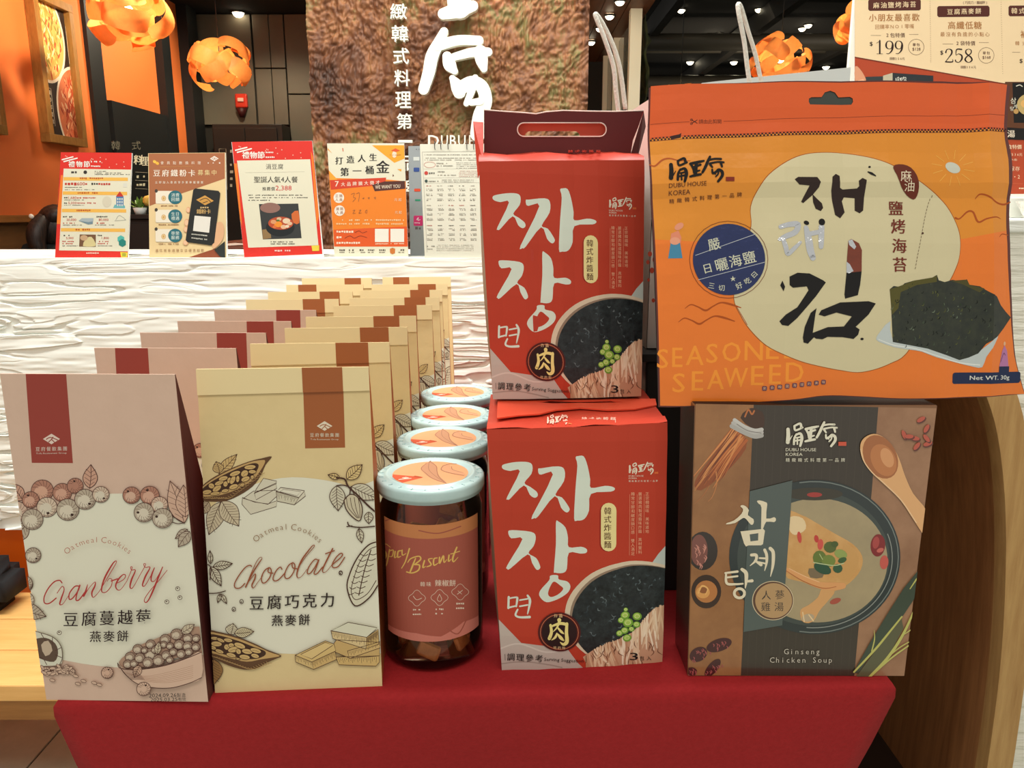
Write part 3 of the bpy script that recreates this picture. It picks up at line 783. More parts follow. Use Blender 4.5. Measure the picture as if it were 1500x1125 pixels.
# left middle leaves
A.at(280, 500, 1 / 2.124)
leaf(A, 70, 700, 130, 690, 26, (206, 200, 176), K, 2.4); leaf(A, 62, 700, 95, 760, 30, (206, 200, 176), K, 2.4); leaf(A, 62, 690, 60, 650, 16, (206, 200, 176), K, 2.2, 2); leaf(A, 95, 785, 112, 815, 14, (206, 200, 176), K, 2, 2); leaf(A, 92, 784, 84, 812, 12, (206, 200, 176), K, 2, 2)
A.line([(40, 690), (62, 700), (60, 740)], 3, K); A.line([(45, 782), (80, 782), (108, 775)], 3, K)
for x, y in ((158, 808), (134, 832), (466, 719)): A.ring(x, y, 5.5, 6.5, 2, K); A.ell(x - 1, y + 2, 2.4, 2, K)
# lettering
A.at(330, 750, 1 / 6.248).up()
arc = 'Oatmeal Cookies'; cxa, cya, ra = 570, 560, 430
for ch, ang in zip(arc, (-41, -34, -27.5, -20.5, -13, -7, -1.5, 0, 8, 15.5, 22.5, 29.5, 34.5, 39, 44.5)):
    if ch == ' ': continue
    r_ = math.radians(ang); A.glyph(ch, cxa + ra * math.sin(r_), cya - ra * math.cos(r_), 76 if ch.isupper() else 70, (140, 100, 60), -.012, ang)
TB = (150, 78, 46)
for st in ([(245, 492), (222, 484), (180, 510), (120, 590), (88, 655), (98, 690), (140, 690), (182, 650)], [(190, 682, 13), (250, 560, 12), (320, 450, 10), (340, 420, 5), (325, 410, 5), (290, 450, 6), (240, 560, 8), (190, 682, 8)],
           [(200, 655, 6), (250, 592, 6), (280, 562, 8), (274, 605, 13), (247, 665, 12), (262, 690, 7), (300, 640, 5), (345, 580, 5)],
           [(402, 505), (365, 530), (335, 590), (342, 640), (372, 640), (412, 590), (425, 530), (404, 505), (396, 545), (440, 556)], [(522, 520), (505, 500), (468, 535), (440, 600), (455, 626), (492, 614), (552, 550)],
           [(620, 460), (582, 485), (547, 560), (556, 602), (592, 596), (630, 540), (640, 480), (616, 460), (620, 505), (660, 515)], [(660, 520, 5), (740, 405, 6), (815, 315, 6), (808, 300, 7), (775, 335, 10), (700, 440, 14), (660, 550, 13), (666, 596, 8), (700, 585, 5), (750, 520, 5)],
           [(856, 438), (822, 430), (772, 490), (752, 548), (775, 560), (820, 505), (860, 430), (832, 510), (815, 558), (842, 560), (892, 500)], [(985, 330, 12), (940, 420, 14), (897, 510, 12), (896, 546, 8), (926, 540, 5), (978, 480, 5)], [(920, 378), (1000, 350)],
           [(978, 480), (1050, 420), (1076, 385), (1055, 375), (1010, 420), (980, 480), (996, 506), (1040, 490), (1095, 410)]):
    A.line([(p[0], p[1], p[2] if len(p) > 2 else 10) for p in st], 10, TB)
A.up(); A.row('豆腐巧克力', 226, 828, 1000, 128, (44, 30, 26), .012, -.045)
A.row('燕麥餅', 428, 988, 775, 100, (44, 30, 26), .014, -.03)
A.at()
# lower pod and chocolate pieces
A.at(290, 880, 1 / 5.556).up()
leaf(A, 270, 270, 290, 180, 100, (214, 205, 176), K, 5); leaf(A, 300, 260, 460, 245, 80, (208, 196, 160), K, 5, 7); leaf(A, 130, 470, 130, 680, 150, (150, 112, 66), K, 5, 7)
A.up(); A.poly([(90, 250), (160, 245), (330, 290), (480, 350), (560, 390), (680, 440), (640, 465), (560, 500), (480, 545), (380, 555), (250, 520), (150, 470), (90, 440)], FD, smooth=3)
A.up(); A.poly([(90, 262), (160, 258), (330, 302), (480, 362), (580, 410), (670, 442), (600, 458), (520, 470), (400, 490), (260, 460), (160, 430), (90, 400)], F, smooth=3)
A.up(); A.poly([(90, 275), (170, 275), (330, 320), (470, 375), (550, 405), (540, 445), (440, 470), (300, 450), (180, 420), (90, 380)], (70, 46, 32), smooth=3)
for q in ((140, 300, 32, 14, 5), (155, 345, 45, 22, 5), (125, 375, 30, 16, 20), (190, 315, 34, 14, 25), (250, 315, 36, 16, 10), (180, 405, 36, 16, 20), (240, 370, 24, 24, 40), (275, 355, 24, 18, 0), (295, 390, 48, 24, -12), (345, 358, 48, 22, 20), (275, 435, 40, 18, 15), (335, 405, 24, 20, 60), (405, 405, 44, 22, 10), (385, 450, 44, 20, 8), (475, 398, 46, 20, 15), (470, 440, 34, 18, 15), (330, 465, 18, 9, 0)):
    bean(A, *q, (206, 174, 116), K, 4.5)
A.up()
for i in range(22):
    x = 120 + i * 21; y = 430 + min(i, 13) * 7.5 - max(0, i - 15) * 8
    A.line([(x, y + 8), (x + 18, y + 20), (x + 44, y + 18)], 4, (176, 140, 92), sm=2)
solid(A, [[(1125, 450), (1475, 440), (1480, 490), (1450, 524), (1150, 512)], [(1130, 310), (1480, 330), (1480, 440), (1240, 460), (1075, 390)], [(1220, 400), (1500, 320), (1500, 370), (1235, 462)], [(1085, 235), (1375, 290), (1370, 385), (1100, 300)], [(1375, 290), (1470, 225), (1475, 345), (1370, 385)], [(1225, 168), (1460, 212), (1375, 290), (1085, 238)]],
      [(206, 174, 112), (198, 166, 108), (206, 174, 116), (214, 190, 140), (206, 174, 112), (216, 214, 190)], K, 5, ())
for f in ([(1130, 460), (1470, 450), (1465, 515), (1150, 505)], [(1095, 248), (1370, 300), (1365, 380), (1105, 298)], [(1380, 295), (1468, 235), (1470, 340), (1375, 380)], [(1235, 405), (1495, 330), (1495, 365), (1240, 455)]):
    for i in range(22):
        t = i / 22; p = (f[0][0] + (f[1][0] - f[0][0]) * t, f[0][1] + (f[1][1] - f[0][1]) * t); q = (f[3][0] + (f[2][0] - f[3][0]) * t, f[3][1] + (f[2][1] - f[3][1]) * t); e_ = .3 + .6 * ((i * 3) % 5) / 5
        A.line([p, (p[0] + (q[0] - p[0]) * e_, p[1] + (q[1] - p[1]) * e_)], 2.6, K, sm=0)
solid(A, [[(795, 435), (930, 490), (945, 550), (800, 490)], [(930, 490), (1115, 405), (1130, 470), (945, 550)], [(1040, 318), (1110, 345), (1125, 400), (930, 490), (795, 435)], [(1040, 330), (1100, 355), (930, 465), (840, 428)]], [(208, 180, 122), (204, 172, 112), (212, 182, 120), (218, 190, 130)], K, 5, ((0, 12, 1), (1, 20, 1)))
A.at()
A.build('front_print', choc, 'printed panel reading Oatmeal Cookies Chocolate with cocoa pods')

# ---- the front cranberry box
cran, a, b, c, d, surf, nn = cookie_box('cookie_box', 'pink and wine red box reading Cranberry with berry drawings, front left corner', KG,
                                        (68, 1025), (305, 1028), (0, 549), (256, 547), .022, .09, None, None)
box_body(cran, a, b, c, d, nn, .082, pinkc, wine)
band_and_flap(cran, a, b, c, d, nn, .148, .38, .262, bandr, None)
CR = (a, b, c, d, nn)
A = Art(surf, clip=[(0, 549), (256, 547), (305, 1028), (68, 1025)], base=1e-4)
A.poly([(0, 775), (60, 752), (110, 733), (165, 723), (215, 727), (262, 742), (300, 775), (310, 940), (270, 962), (220, 974), (180, 978), (120, 972), (60, 958), (20, 940)], PAPER, smooth=3)
A.up().up()
group_logo(A.at(), 75.5, 643, 12.5, (224, 204, 190), (140, 48, 40), sl=-.02)
K = (86, 56, 48); LP, LW, SH = (176, 126, 106), (184, 170, 150), (214, 204, 184)
A.at(0, 660, 1 / 5.625)
leaf(A, 190, 410, 75, 265, 120, (200, 154, 132), K, 6); leaf(A, 740, 310, 750, 115, 120, (200, 156, 134), K, 6, 4); leaf(A, 230, 600, 100, 760, 130, LW, K, 6)
for q in ((350, 330, 92, LP, None, SH if 0 else (210, 164, 140)), (140, 505, 90, (206, 176, 156), None, (214, 196, 176)), (255, 405, 70, LP, -120, (206, 160, 138)), (515, 345, 78, LP, None, (206, 160, 138)), (622, 290, 66, LP, -100, None), (390, 465, 84, (210, 190, 168), 80, SH),
          (270, 565, 88, LW, None, SH), (562, 485, 92, LW, 50, SH), (705, 400, 86, LW, 45, SH), (835, 360, 68, (208, 186, 164), 50, SH)):
    berry(A, q[0], q[1], q[2], q[3], K, 5, q[4], q[5])
berry(A, 278, 860, 64, LW, K, 5, 45, SH); berry(A, 170, 1020, 46, LW, K, 5, None, SH); berry(A, 215, 1100, 62, LW, K, 5, -90, SH)
A.at(150, 660, 1 / 6.614)
leaf(A, 800, 700, 660, 290, 190, (206, 170, 148), K, 6); leaf(A, 810, 640, 790, 330, 170, (206, 170, 148), K, 6); leaf(A, 830, 760, 710, 850, 70, LW, K, 6, 3); leaf(A, 850, 780, 740, 930, 110, LW, K, 6, 3)
A.line([(620, 570), (700, 640), (800, 700)], 10, K); A.line([(680, 690), (740, 705), (800, 695)], 8, K)
for q in ((288, 430, 84, LP, -130, (208, 172, 150)), (465, 430, 92, LP, -115, (208, 166, 144)), (560, 520, 80, (210, 180, 158), None, SH), (410, 595, 96, LW, 180, SH), (590, 650, 98, LW, -165, SH)):
    berry(A, q[0], q[1], q[2], q[3], K, 5.5, q[4], q[5])
A.at(0, 840, 1 / 4.839)
leaf(A, 140, 240, 335, 300, 110, LW, K, 5, 6); berry(A, 190, 185, 60, (206, 194, 172), K, 4.5, 60, SH); berry(A, 185, 65, 54, LW, K, 4.5, -80, SH)
# tipped sack and oats
A.up(); A.poly([(160, 450), (215, 400), (300, 415), (390, 450), (440, 510), (450, 590), (430, 640), (300, 650), (225, 660), (190, 560)], (214, 212, 192), smooth=3)
A.up(); A.poly([(245, 470), (330, 450), (400, 490), (420, 560), (390, 620), (300, 600), (250, 560)], (96, 76, 62), smooth=3)
A.up(); A.poly([(300, 500), (350, 470), (380, 540), (330, 580)], (196, 176, 152), smooth=2)
for q in ([(160, 450), (215, 400), (300, 415), (390, 450), (440, 510), (450, 590), (430, 640)], [(235, 410), (260, 480), (250, 560)], [(300, 420), (330, 470)], [(380, 450), (380, 500)], [(440, 520), (400, 540)], [(445, 590), (400, 570)], [(190, 560), (240, 540)], [(200, 600), (300, 590), (340, 640)]):
    A.line(q, 4.5, K)
r_ = random.Random(3)
for i in range(46):
    t = r_.random(); x = 285 + 250 * t + r_.uniform(-20, 20); y = 640 + 70 * r_.random() * (1 - .3 * t) + 18 * t
    A.up() if i % 8 == 0 else None
    rot = r_.uniform(-40, 60); A.ell(x, y, 22, 10, (206, 176, 154), rot, 8); A.ring(x, y, 22, 10, 3, K, rot)
for x, y in ((560, 775), (600, 755), (675, 768), (712, 782), (545, 720), (380, 750)): A.ell(x, y, 20, 10, (206, 176, 154), 15, 8); A.ring(x, y, 20, 10, 3, K, 15)
berry(A, 768, 697, 42, (208, 172, 150), K, 4.5, -70, None)
# bowl of berries
A.up(); A.poly([(850, 620), (900, 570), (980, 510), (1100, 460), (1260, 400), (1420, 370), (1440, 560), (1300, 580), (1000, 660), (880, 660)], (176, 142, 120), smooth=2)
r_ = random.Random(5)
for q in ((930, 585, 36), (985, 530, 36), (1075, 495, 34), (1180, 460, 38), (1260, 425, 42), (1340, 450, 36), (915, 635, 32), (960, 630, 28), (1000, 590, 36), (1080, 565, 46), (1035, 535, 24), (1170, 495, 26), (1215, 505, 26), (1280, 495, 36), (1340, 505, 34), (1400, 450, 28), (1060, 620, 38), (1135, 605, 40), (1190, 570, 34), (1240, 545, 28), (1295, 560, 32), (1350, 545, 28), (1215, 600, 26), (1400, 510, 30), (1110, 530, 26)):
    berry(A, *q, (172, 148, 128), K, 4.2, None, (206, 190, 168))
leaf(A, 1125, 560, 1140, 470, 46, (200, 186, 160), K, 4, 3); leaf(A, 1300, 410, 1390, 350, 60, (200, 186, 160), K, 4, 3)
A.up(); A.poly([(848, 622), (870, 660), (1000, 668), (1180, 640), (1330, 590), (1440, 545), (1440, 720), (1350, 765), (1220, 795), (1080, 790), (980, 765), (900, 700)], (214, 182, 160), smooth=3)
A.up(); A.line([(848, 622), (870, 660), (1000, 668), (1180, 640), (1330, 590), (1440, 545)], 6, K); A.line([(848, 622), (900, 700), (980, 765), (1080, 795), (1220, 798), (1350, 765), (1440, 725)], 5, K)
for i in range(7): A.line([(900 + i * 22, 690 + i * 10), (1080 + i * 20, 712 + i * 8), (1380, 640 + i * 14)], 2, (176, 132, 110))
for i in range(12): A.line([(880 + i * 10, 668), (905 + i * 9, 700), (950 + i * 8, 740)], 2.4, K, sm=2)
leaf(A, 1005, 640, 965, 725, 62, (206, 172, 148), K, 4.5, 4); berry(A, 1032, 805, 50, (210, 178, 156), K, 4.5, -60, None)
for x, y in ((1272, 97), (1288, 160), (1195, 190), (437, 408)): A.ring(x, y, 15, 14, 4, K); A.ell(x - 2, y - 3, 6, 5, K)
# lettering
A.at(80, 760, 1 / 5.624).up()
cxa, cya, ra = 375, 560, 400
for ch, ang in zip(arc, (-39, -32, -26, -19.5, -12.5, -6.5, -1.5, 0, 7, 14, 20.5, 27, 31.5, 35.5, 40.5)):
    if ch == ' ': continue
    r_ = math.radians(ang); A.glyph(ch, cxa + ra * math.sin(r_), cya - ra * math.cos(r_), 66 if ch.isupper() else 60, (176, 96, 70), -.012, ang)
TR_ = (176, 52, 50)
for st in ([(80, 515), (60, 495), (15, 508), (-35, 565), (-66, 632), (-62, 680), (-22, 682), (32, 640)], [(40, 600, 6), (80, 545, 7), (98, 570, 8), (75, 640, 13), (62, 690, 11), (90, 685, 5), (140, 610, 5)],
           [(222, 542), (185, 545), (142, 600), (140, 648), (168, 640), (212, 580), (228, 530), (204, 600), (195, 655), (222, 652), (265, 595)], [(290, 530, 6), (272, 590, 14), (256, 628, 12), (300, 560, 5), (350, 508, 6), (350, 540, 12), (325, 595, 13), (335, 634, 7), (370, 605, 5), (405, 555, 5)],
           [(405, 555, 5), (470, 445, 6), (525, 350, 6), (515, 338, 8), (485, 375, 12), (430, 475, 14), (405, 560, 12), (412, 592, 8), (445, 588, 7), (484, 540, 7), (490, 490, 6), (468, 480, 5), (450, 502, 5)], [(484, 500), (535, 482)],
           [(520, 522, 6), (582, 490, 6), (602, 455, 7), (580, 448, 8), (540, 490, 13), (520, 540, 12), (536, 572, 8), (566, 565, 5), (612, 500, 5)], [(612, 500, 5), (655, 395, 6), (643, 385, 6), (650, 410, 6), (682, 412, 8), (650, 490, 14), (638, 550, 11), (662, 552, 6), (720, 450, 5)],
           [(720, 450, 5), (765, 368, 6), (750, 360, 6), (762, 388, 6), (802, 388, 8), (765, 460, 14), (740, 532, 11), (762, 536, 6), (812, 450, 5)], [(838, 392, 8), (815, 450, 13), (812, 498, 9), (838, 500, 6), (872, 450, 5), (905, 385, 7)],
           [(905, 385, 8), (870, 470, 13), (830, 570, 14), (790, 655, 10), (765, 676, 8), (756, 650, 6), (800, 582, 6), (880, 490, 5), (942, 412, 5)]):
    A.line([(p[0], p[1], p[2] if len(p) > 2 else 10) for p in st], 10, TR_)
A.up(); A.row('豆腐蔓越莓', 92, 815, 805, 118, (44, 26, 26), .012, -.04)
A.row('燕麥餅', 308, 955, 622, 90, (44, 26, 26), .014, -.02)
A.at(0, 840, 1 / 4.839).up()
A.text('2024.09.26', 1070, 838, 1262, 865, (30, 24, 26), 0, -.02); A.row('製造', 1266, 848, 1328, 28, (30, 24, 26), 0, -.02)
A.text('2025.03.25', 1080, 868, 1270, 893, (30, 24, 26), 0, -.02); A.row('有效', 1274, 877, 1330, 27, (30, 24, 26), 0, -.02)
A.at()
A.build('front_print', cran, 'printed panel reading Oatmeal Cookies Cranberry with berries')

# ---- plain sided variants (the side with no picture) and the rows behind
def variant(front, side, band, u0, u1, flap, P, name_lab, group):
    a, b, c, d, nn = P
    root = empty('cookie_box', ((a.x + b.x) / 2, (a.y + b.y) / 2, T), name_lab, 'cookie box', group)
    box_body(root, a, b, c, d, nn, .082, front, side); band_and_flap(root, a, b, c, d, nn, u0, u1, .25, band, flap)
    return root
def rear(src, proto, label, group, x0, x1, ytop, dy=0):
    a, b, c, d, nn = src
    zt = c.z; d_ = ray((x0 + x1) / 2, ytop); Y = d_.y * (zt - CAM.z) / d_.z
    m = on_y((x0 + x1) / 2, ytop, Y); base = Vector(((a.x + b.x) / 2, (a.y + b.y) / 2, T)); top = (c + d) / 2
    proto['label'] = label; proto['group'] = group
    proto.scale = (.965, 1, 1)
    proto.location = (m.x - (top.x - base.x) + (.0015 if group == CG else -.0015), Y - (top.y - base.y), T)
    return proto
ordn = ['', 'second', 'third', 'fourth', 'fifth', 'sixth', 'seventh', 'eighth', 'ninth']
rows_r = [(359, 574, 502.5), (411, 599, 480), (443, 611, 463.5), (482, 635.5, 447.5), (506, 646, 436), (521, 651, 425), (539, 658, 416.5), (555, 663, 406)]
for i, (x0, x1, y) in enumerate(rows_r):
    lab = 'cream and copper cookie box, %s from the front in the right hand row' % ordn[i + 1]
    if i == 7: p = variant(cream, choc_side, bandb, .155, .39, cream2, CH, lab, CG); p['label'] = 'cream cookie box, copper band at its left end, last in the right row'
    else: p = copy_tree(choc)
    rear(CH, p, p['label'] if i == 7 else lab, CG, x0, x1, y)
p = copy_tree(cran); rear(CR, p, 'pink cookie box with its red band towards the left, second in the left hand row', KG, 135.5, 351, 510)
pb = None
for i, (x0, x1, y) in enumerate(((202, 395, 487.5), (259, 429.5, 470.5), (311.5, 467, 454))):
    lab = 'pink cookie box, %s from the front in the left hand row' % ordn[i + 2]
    if pb is None: pb = variant(pinkc, wine, bandr, .61, .845, None, CR, lab, KG); p = pb
    else: p = copy_tree(pb)
    rear(CR, p, lab, KG, x0, x1, y)
cb = None
for i, (x0, x1, y) in enumerate(((359, 501, 438.5), (391, 521, 427.5), (417, 537, 417), (440, 549, 407.5))):
    lab = 'cream and copper cookie box, %s from the front in the left hand row' % ordn[i + 5]
    if i == 2: p = variant(cream, choc_side, bandb, .155, .39, cream2, CH, 'cream cookie box, copper band at its left end, eighth in the left row', KG); lab = p['label']
    elif cb is None: cb = variant(cream, choc_side, bandb, .61, .845, cream2, CH, lab, KG); p = cb
    else: p = copy_tree(cb)
    rear(CH, p, lab, KG, x0, x1, y)
# ================================================================ noodle packs
RED = (190, 62, 40)
red_pack = M('red_pack_paper', (188, 58, 38), rough=.42, bump=(30, .1))
red_in = M('pack_handle_wine', (92, 18, 18), rough=.5)
pack_side = M('pack_side_taupe', (150, 122, 100), rough=.45)
sauce = M('print_black_sauce', (16, 20, 22), rough=.4, noise=(170, (46, 54, 56), .16))
DK = (34, 26, 24)
def pl1(xs, hs):
    def f(x):
        if x <= xs[0]: return hs[0]
        for i in range(len(xs) - 1):
            if x <= xs[i + 1]: return hs[i] + (hs[i + 1] - hs[i]) * (x - xs[i]) / (xs[i + 1] - xs[i])
        return hs[-1]
    return f
def bulged(surf, F, G_):
    """relief that is flat inside each grid cell: h = F(x) + G(y)"""
    def f(x, y):
        p, n = surf(x, y); return p + n * (F(x) + G_(y)), n
    return f
TLp, TRp, BRp, BLp = (713, 629), (978, 619), (970, 969), (735, 981)
a, b = on_z(*BLp, T), on_z(*BRp, T)
surf, nn = plane_surf(a, b, a + Vector((.002, .002, .2)))
c, d = on_plane(*TLp, a, nn), on_plane(*TRp, a, nn)
NG = 'stacked red noodle packs'
pk = empty('noodle_pack', ((a.x + b.x) / 2, (a.y + b.y) / 2, T), 'red three-portion noodle pack standing on the red cloth, lower of the two', 'noodle pack', NG)
gx = [713 + i * 265 / 14 for i in range(15)]; gy = [619 + i * 362 / 14 for i in range(15)]
PF = pl1(gx, [.0042 * math.sin(math.pi * (i + .3) / 14.6) ** .7 + .0005 * math.sin(i * 2.1) * (0 < i < 14) for i in range(15)])
PG = pl1(gy, [-.0016 + .0022 * math.sin(math.pi * i / 14) ** .5 + .0004 * math.sin(i * 1.7) * (0 < i < 14) for i in range(15)])
fs_ = bulged(surf, PF, PG)
def front_h(u, v, k=1): return k * (PF(713 + 265 * u) + PG(619 + 362 * v)) - .00045
def pack_body(root, a, b, c, d):
    bm = bmesh.new(); dp = Vector((0, .118, 0)); N = 14; K = 14; rings = []
    for i in range(N + 1):
        t = i / N; l, r = a.lerp(c, t), b.lerp(d, t); s_ = math.sin(math.pi * t)
        side = [.003 * s_, -.004 * s_, .003 * s_]
        pts = [l.lerp(r, k / K) + nn * front_h(k / K, 1 - t) for k in range(K + 1)]
        pts += [r + dp * q + Vector((o, 0, 0)) for q, o in zip((.12, .5, .88), side)] + [r + dp, l + dp] + [l + dp * q - Vector((o, 0, 0)) for q, o in zip((.88, .5, .12), side)]
        rings.append([bm.verts.new(p) for p in pts])
    n = len(rings[0])
    for p, q in zip(rings, rings[1:]):
        for k in range(n):
            f = bm.faces.new([p[k], p[(k + 1) % n], q[(k + 1) % n], q[k]]); f.material_index = 0 if k < K or k == K + 4 else 1
    bm.faces.new(rings[0][::-1]).material_index = 1; bm.faces.new(rings[-1]).material_index = 0
    bm_obj('body', bm, [red_pack, pack_side], root)
pack_body(pk, a, b, c, d)
A = Art(fs_, clip=[TLp, TRp, BRp, BLp], grid=(gx, gy), base=4e-5)
A.poly([(713, 629), (978, 619), (970, 969), (735, 981)], RED)
A.at(710, 640, 1 / 4.02).up().up()
HW = (220, 230, 216)
hang = [([(100, 170), (115, 156), (190, 142), (255, 142), (278, 162), (272, 210), (232, 262), (265, 285), (302, 312), (308, 335), (290, 347), (262, 330), (228, 278), (150, 355), (134, 361), (131, 345), (205, 196), (150, 196), (110, 186)], ()),
        ([(312, 178), (330, 176), (430, 165), (465, 185), (462, 250), (412, 328), (450, 345), (490, 400), (492, 420), (475, 431), (445, 405), (408, 338), (310, 455), (290, 465), (277, 450), (398, 213), (330, 213), (314, 205)], ()),
        ([(530, 112), (545, 103), (578, 106), (600, 160), (616, 240), (620, 290), (700, 278), (745, 283), (760, 296), (735, 311), (620, 325), (608, 420), (580, 470), (540, 478), (520, 465), (528, 300), (540, 160)], ()),
        ([(137, 553), (160, 542), (270, 548), (297, 575), (285, 630), (255, 672), (300, 700), (322, 745), (318, 762), (300, 766), (275, 727), (250, 680), (150, 765), (130, 766), (132, 745), (220, 592), (155, 590)], ()),
        ([(415, 492), (430, 486), (470, 520), (485, 580), (490, 635), (560, 632), (595, 648), (592, 668), (560, 672), (490, 668), (478, 760), (455, 785), (410, 785), (403, 770), (415, 620)], ())]
for P, h in hang: A.poly(P, (172, 60, 44) if 0 else HW, smooth=3)
A.poly(crom([(375, 830), (382, 803), (425, 800), (432, 824), (480, 835), (499, 865), (480, 905), (420, 945), (360, 960), (320, 925), (324, 888)], 4, True), HW, holes=[crom([(402, 838), (440, 860), (457, 880), (430, 912), (390, 930), (370, 915), (376, 880)], 4, True)])
for st in ([(140, 935, 13), (138, 1000, 13)], [(140, 944, 9), (185, 936, 10), (190, 946, 13), (184, 990, 9)], [(140, 998, 10), (186, 986, 9)], [(205, 952, 9), (250, 942, 9)], [(205, 988, 9), (250, 978, 9)], [(250, 922, 12), (264, 955, 15), (250, 1030, 7)], [(192, 1008, 10), (180, 1040, 12), (205, 1052, 12), (262, 1048, 15)]):
    A.line(st, 10, HW)
A.up(); A.rect(670, 380, 762, 662, (150, 40, 26), rr=44); A.up(); A.rect(678, 376, 768, 660, (240, 224, 158), rr=44); A.up()
A.col('韓式炸醬麵', 717, 402, 642, 42, (84, 40, 20), .012, dx=0)
A.at()
house_logo(A, 914.7, 672.0, .0361, (236, 222, 200), (226, 110, 60))
for xc, y1, t in ((925.6, 811, '韓常甘醇和鹹度韻口感　雙人滿足'), (936.2, 809, '嚴選豬肉製成醬味炸醬　真材實料'), (946.6, 779, '正宗韓國味　美味道地')):
    A.col(t.replace('　', ' '), xc, 719, y1, 5.2, (238, 176, 140)); A.line([(xc - 4.4, 722), (xc - 5, y1)], .35, (238, 176, 140), sm=0)
A.at(780, 790, 1 / 5.92).up()
A.poly([(1020, 200), (1080, 120), (1160, 40), (1160, 300)], (196, 204, 196))
A.at(700, 570, 1 / 2.617); A.poly([(70, 868), (120, 920), (165, 966), (230, 972), (340, 985), (380, 1040), (440, 1100), (70, 1100)], (196, 182, 172)); A.up()
A.line([(85, 990), (160, 970), (260, 1000), (330, 990)], 6, (214, 202, 192)); A.line([(90, 1050), (200, 1040), (320, 1060)], 5, (168, 152, 142))
A.at(780, 790, 1 / 5.92).up()
A.ell(885, 640, 612, 470, (222, 204, 178), n=64); A.up(); A.ell(905, 655, 590, 455, (150, 128, 108), n=64); A.up(); A.ell(925, 672, 592, 462, sauce, n=64); A.up()
r_ = random.Random(11)
for i in range(150):
    x, y = r_.uniform(370, 1130), r_.uniform(240, 960)
    if ((x - 905) / 540) ** 2 + ((y - 650) / 400) ** 2 > 1: continue
    g = r_.choice(((58, 68, 72), (80, 92, 96), (40, 48, 52), (104, 116, 118))); t = r_.uniform(0, 6.3); l = r_.uniform(8, 26)
    A.line([(x, y, 4), (x + l * math.cos(t), y + l * math.sin(t), r_.uniform(6, 14)), (x + 1.7 * l * math.cos(t + .6), y + 1.7 * l * math.sin(t + .6), 3)], 6, g, sm=3)
A.up(); A.poly([(430, 1000), (520, 940), (640, 880), (760, 835), (860, 790), (940, 700), (1040, 592), (1160, 555), (1160, 1100), (480, 1100)], (206, 160, 128)); A.up()
top_ = [(440, 995), (520, 950), (600, 900), (680, 868), (760, 838), (860, 800), (930, 720), (1000, 640), (1060, 590), (1140, 560)]
for i in range(74):
    t = r_.random() * 9; j = min(int(t), 8); x = top_[j][0] + (top_[j + 1][0] - top_[j][0]) * (t - j); y = top_[j][1] + (top_[j + 1][1] - top_[j][1]) * (t - j) - r_.uniform(0, 14)
    dx = r_.uniform(-40, 60) - (x - 800) * .1; ln = r_.uniform(120, 330); cc = r_.choice(((244, 222, 192), (236, 206, 172), (226, 190, 154), (250, 232, 206), (196, 146, 112)))
    if i % 12 == 0: A.up()
    A.line([(x, y, 7), (x + dx * .3, y + ln * .3, 15), (x + dx, y + ln * .7, 16), (x + dx * 1.6, y + ln, 10)], 13, cc, sm=4)
for i in range(26):
    x, y = r_.uniform(480, 1130), r_.uniform(860, 1070); A.line([(x, y, 3), (x + r_.uniform(-20, 30), y + 30, 8), (x + r_.uniform(-20, 40), y + 60, 2)], 6, (120, 78, 56), sm=3)
A.up()
for x, y, r in ((760, 680, 30), (795, 640, 40), (820, 705, 46), (900, 652, 40), (895, 722, 32), (745, 790, 30), (790, 770, 34), (812, 835, 38), (850, 760, 26), (800, 590, 20)):
    A.up(); A.ell(x, y, r, r * .85, (120, 168, 58), n=14); A.up(); A.ell(x - 3, y - 4, r * .72, r * .6, (176, 208, 98), n=12); A.ring(x, y, r * .5, r * .4, 4, (222, 234, 160))
A.up(); A.ell(225, 780, 183, 170, (84, 26, 22), n=40); A.up(); A.ell(225, 780, 150, 140, (44, 18, 18), n=36); A.up(); A.ring(225, 780, 163, 151, 4, (222, 130, 90))
for st in ([(150, 720, 20), (158, 780, 26), (140, 835, 30)], [(150, 735, 14), (230, 705, 24), (290, 712, 26)], [(225, 675, 34), (222, 700, 20), (205, 740, 14), (175, 775, 6)], [(290, 705, 24), (286, 780, 28), (290, 860, 32), (262, 885, 26), (235, 868, 8)],
           [(215, 745, 14), (242, 775, 22), (262, 790, 10)], [(205, 790, 12), (190, 825, 20), (160, 850, 6)], [(215, 800, 16), (240, 830, 28), (262, 850, 12)]): A.line(st, 20, (240, 222, 140))
A.glyph('炸', 195, 640, 30, (236, 200, 150)); A.glyph('醬', 238, 638, 30, (236, 200, 150))
for ch, x in zip('吃的到', (190, 226, 262)): A.glyph(ch, x, 917, 27, (236, 200, 150))
A.at(700, 570, 1 / 2.617).up()
A.row('調理參考', 111, 1022, 247, 29, DK, .012, .01); A.text('Serving Suggestion', 252, 1020, 402, 1038, DK, 0, .03)
A.line([(103, 1010), (104, 1035)], 1.4, DK, sm=0); A.line([(411, 1012), (412, 1040)], 1.4, DK, sm=0)
A.text('3', 580, 1004, 610, 1033, (26, 20, 20), .03); A.row('包入', 618, 1026, 662, 17, (26, 20, 20))
A.at()
fp = A.build('front_print', pk, 'printed front with white Korean lettering and a bowl of noodles')
def sheet(name, outline, holes, root, mat, th, n):
    """flat sheet: outline and holes are lists of world points"""
    loops = [outline] + holes; P = [p for l in loops for p in l]
    tri = tessellate_polygon([[Vector(p) for p in l] for l in loops])
    bm = bmesh.new(); V = [bm.verts.new(p) for p in P]
    for t in tri:
        try: bm.faces.new([V[i] for i in t])
        except ValueError: pass
    r = bmesh.ops.extrude_face_region(bm, geom=bm.faces[:]); bmesh.ops.translate(bm, vec=n * th, verts=[g for g in r['geom'] if isinstance(g, bmesh.types.BMVert)])
    return bm_obj(name, bm, mat, root)
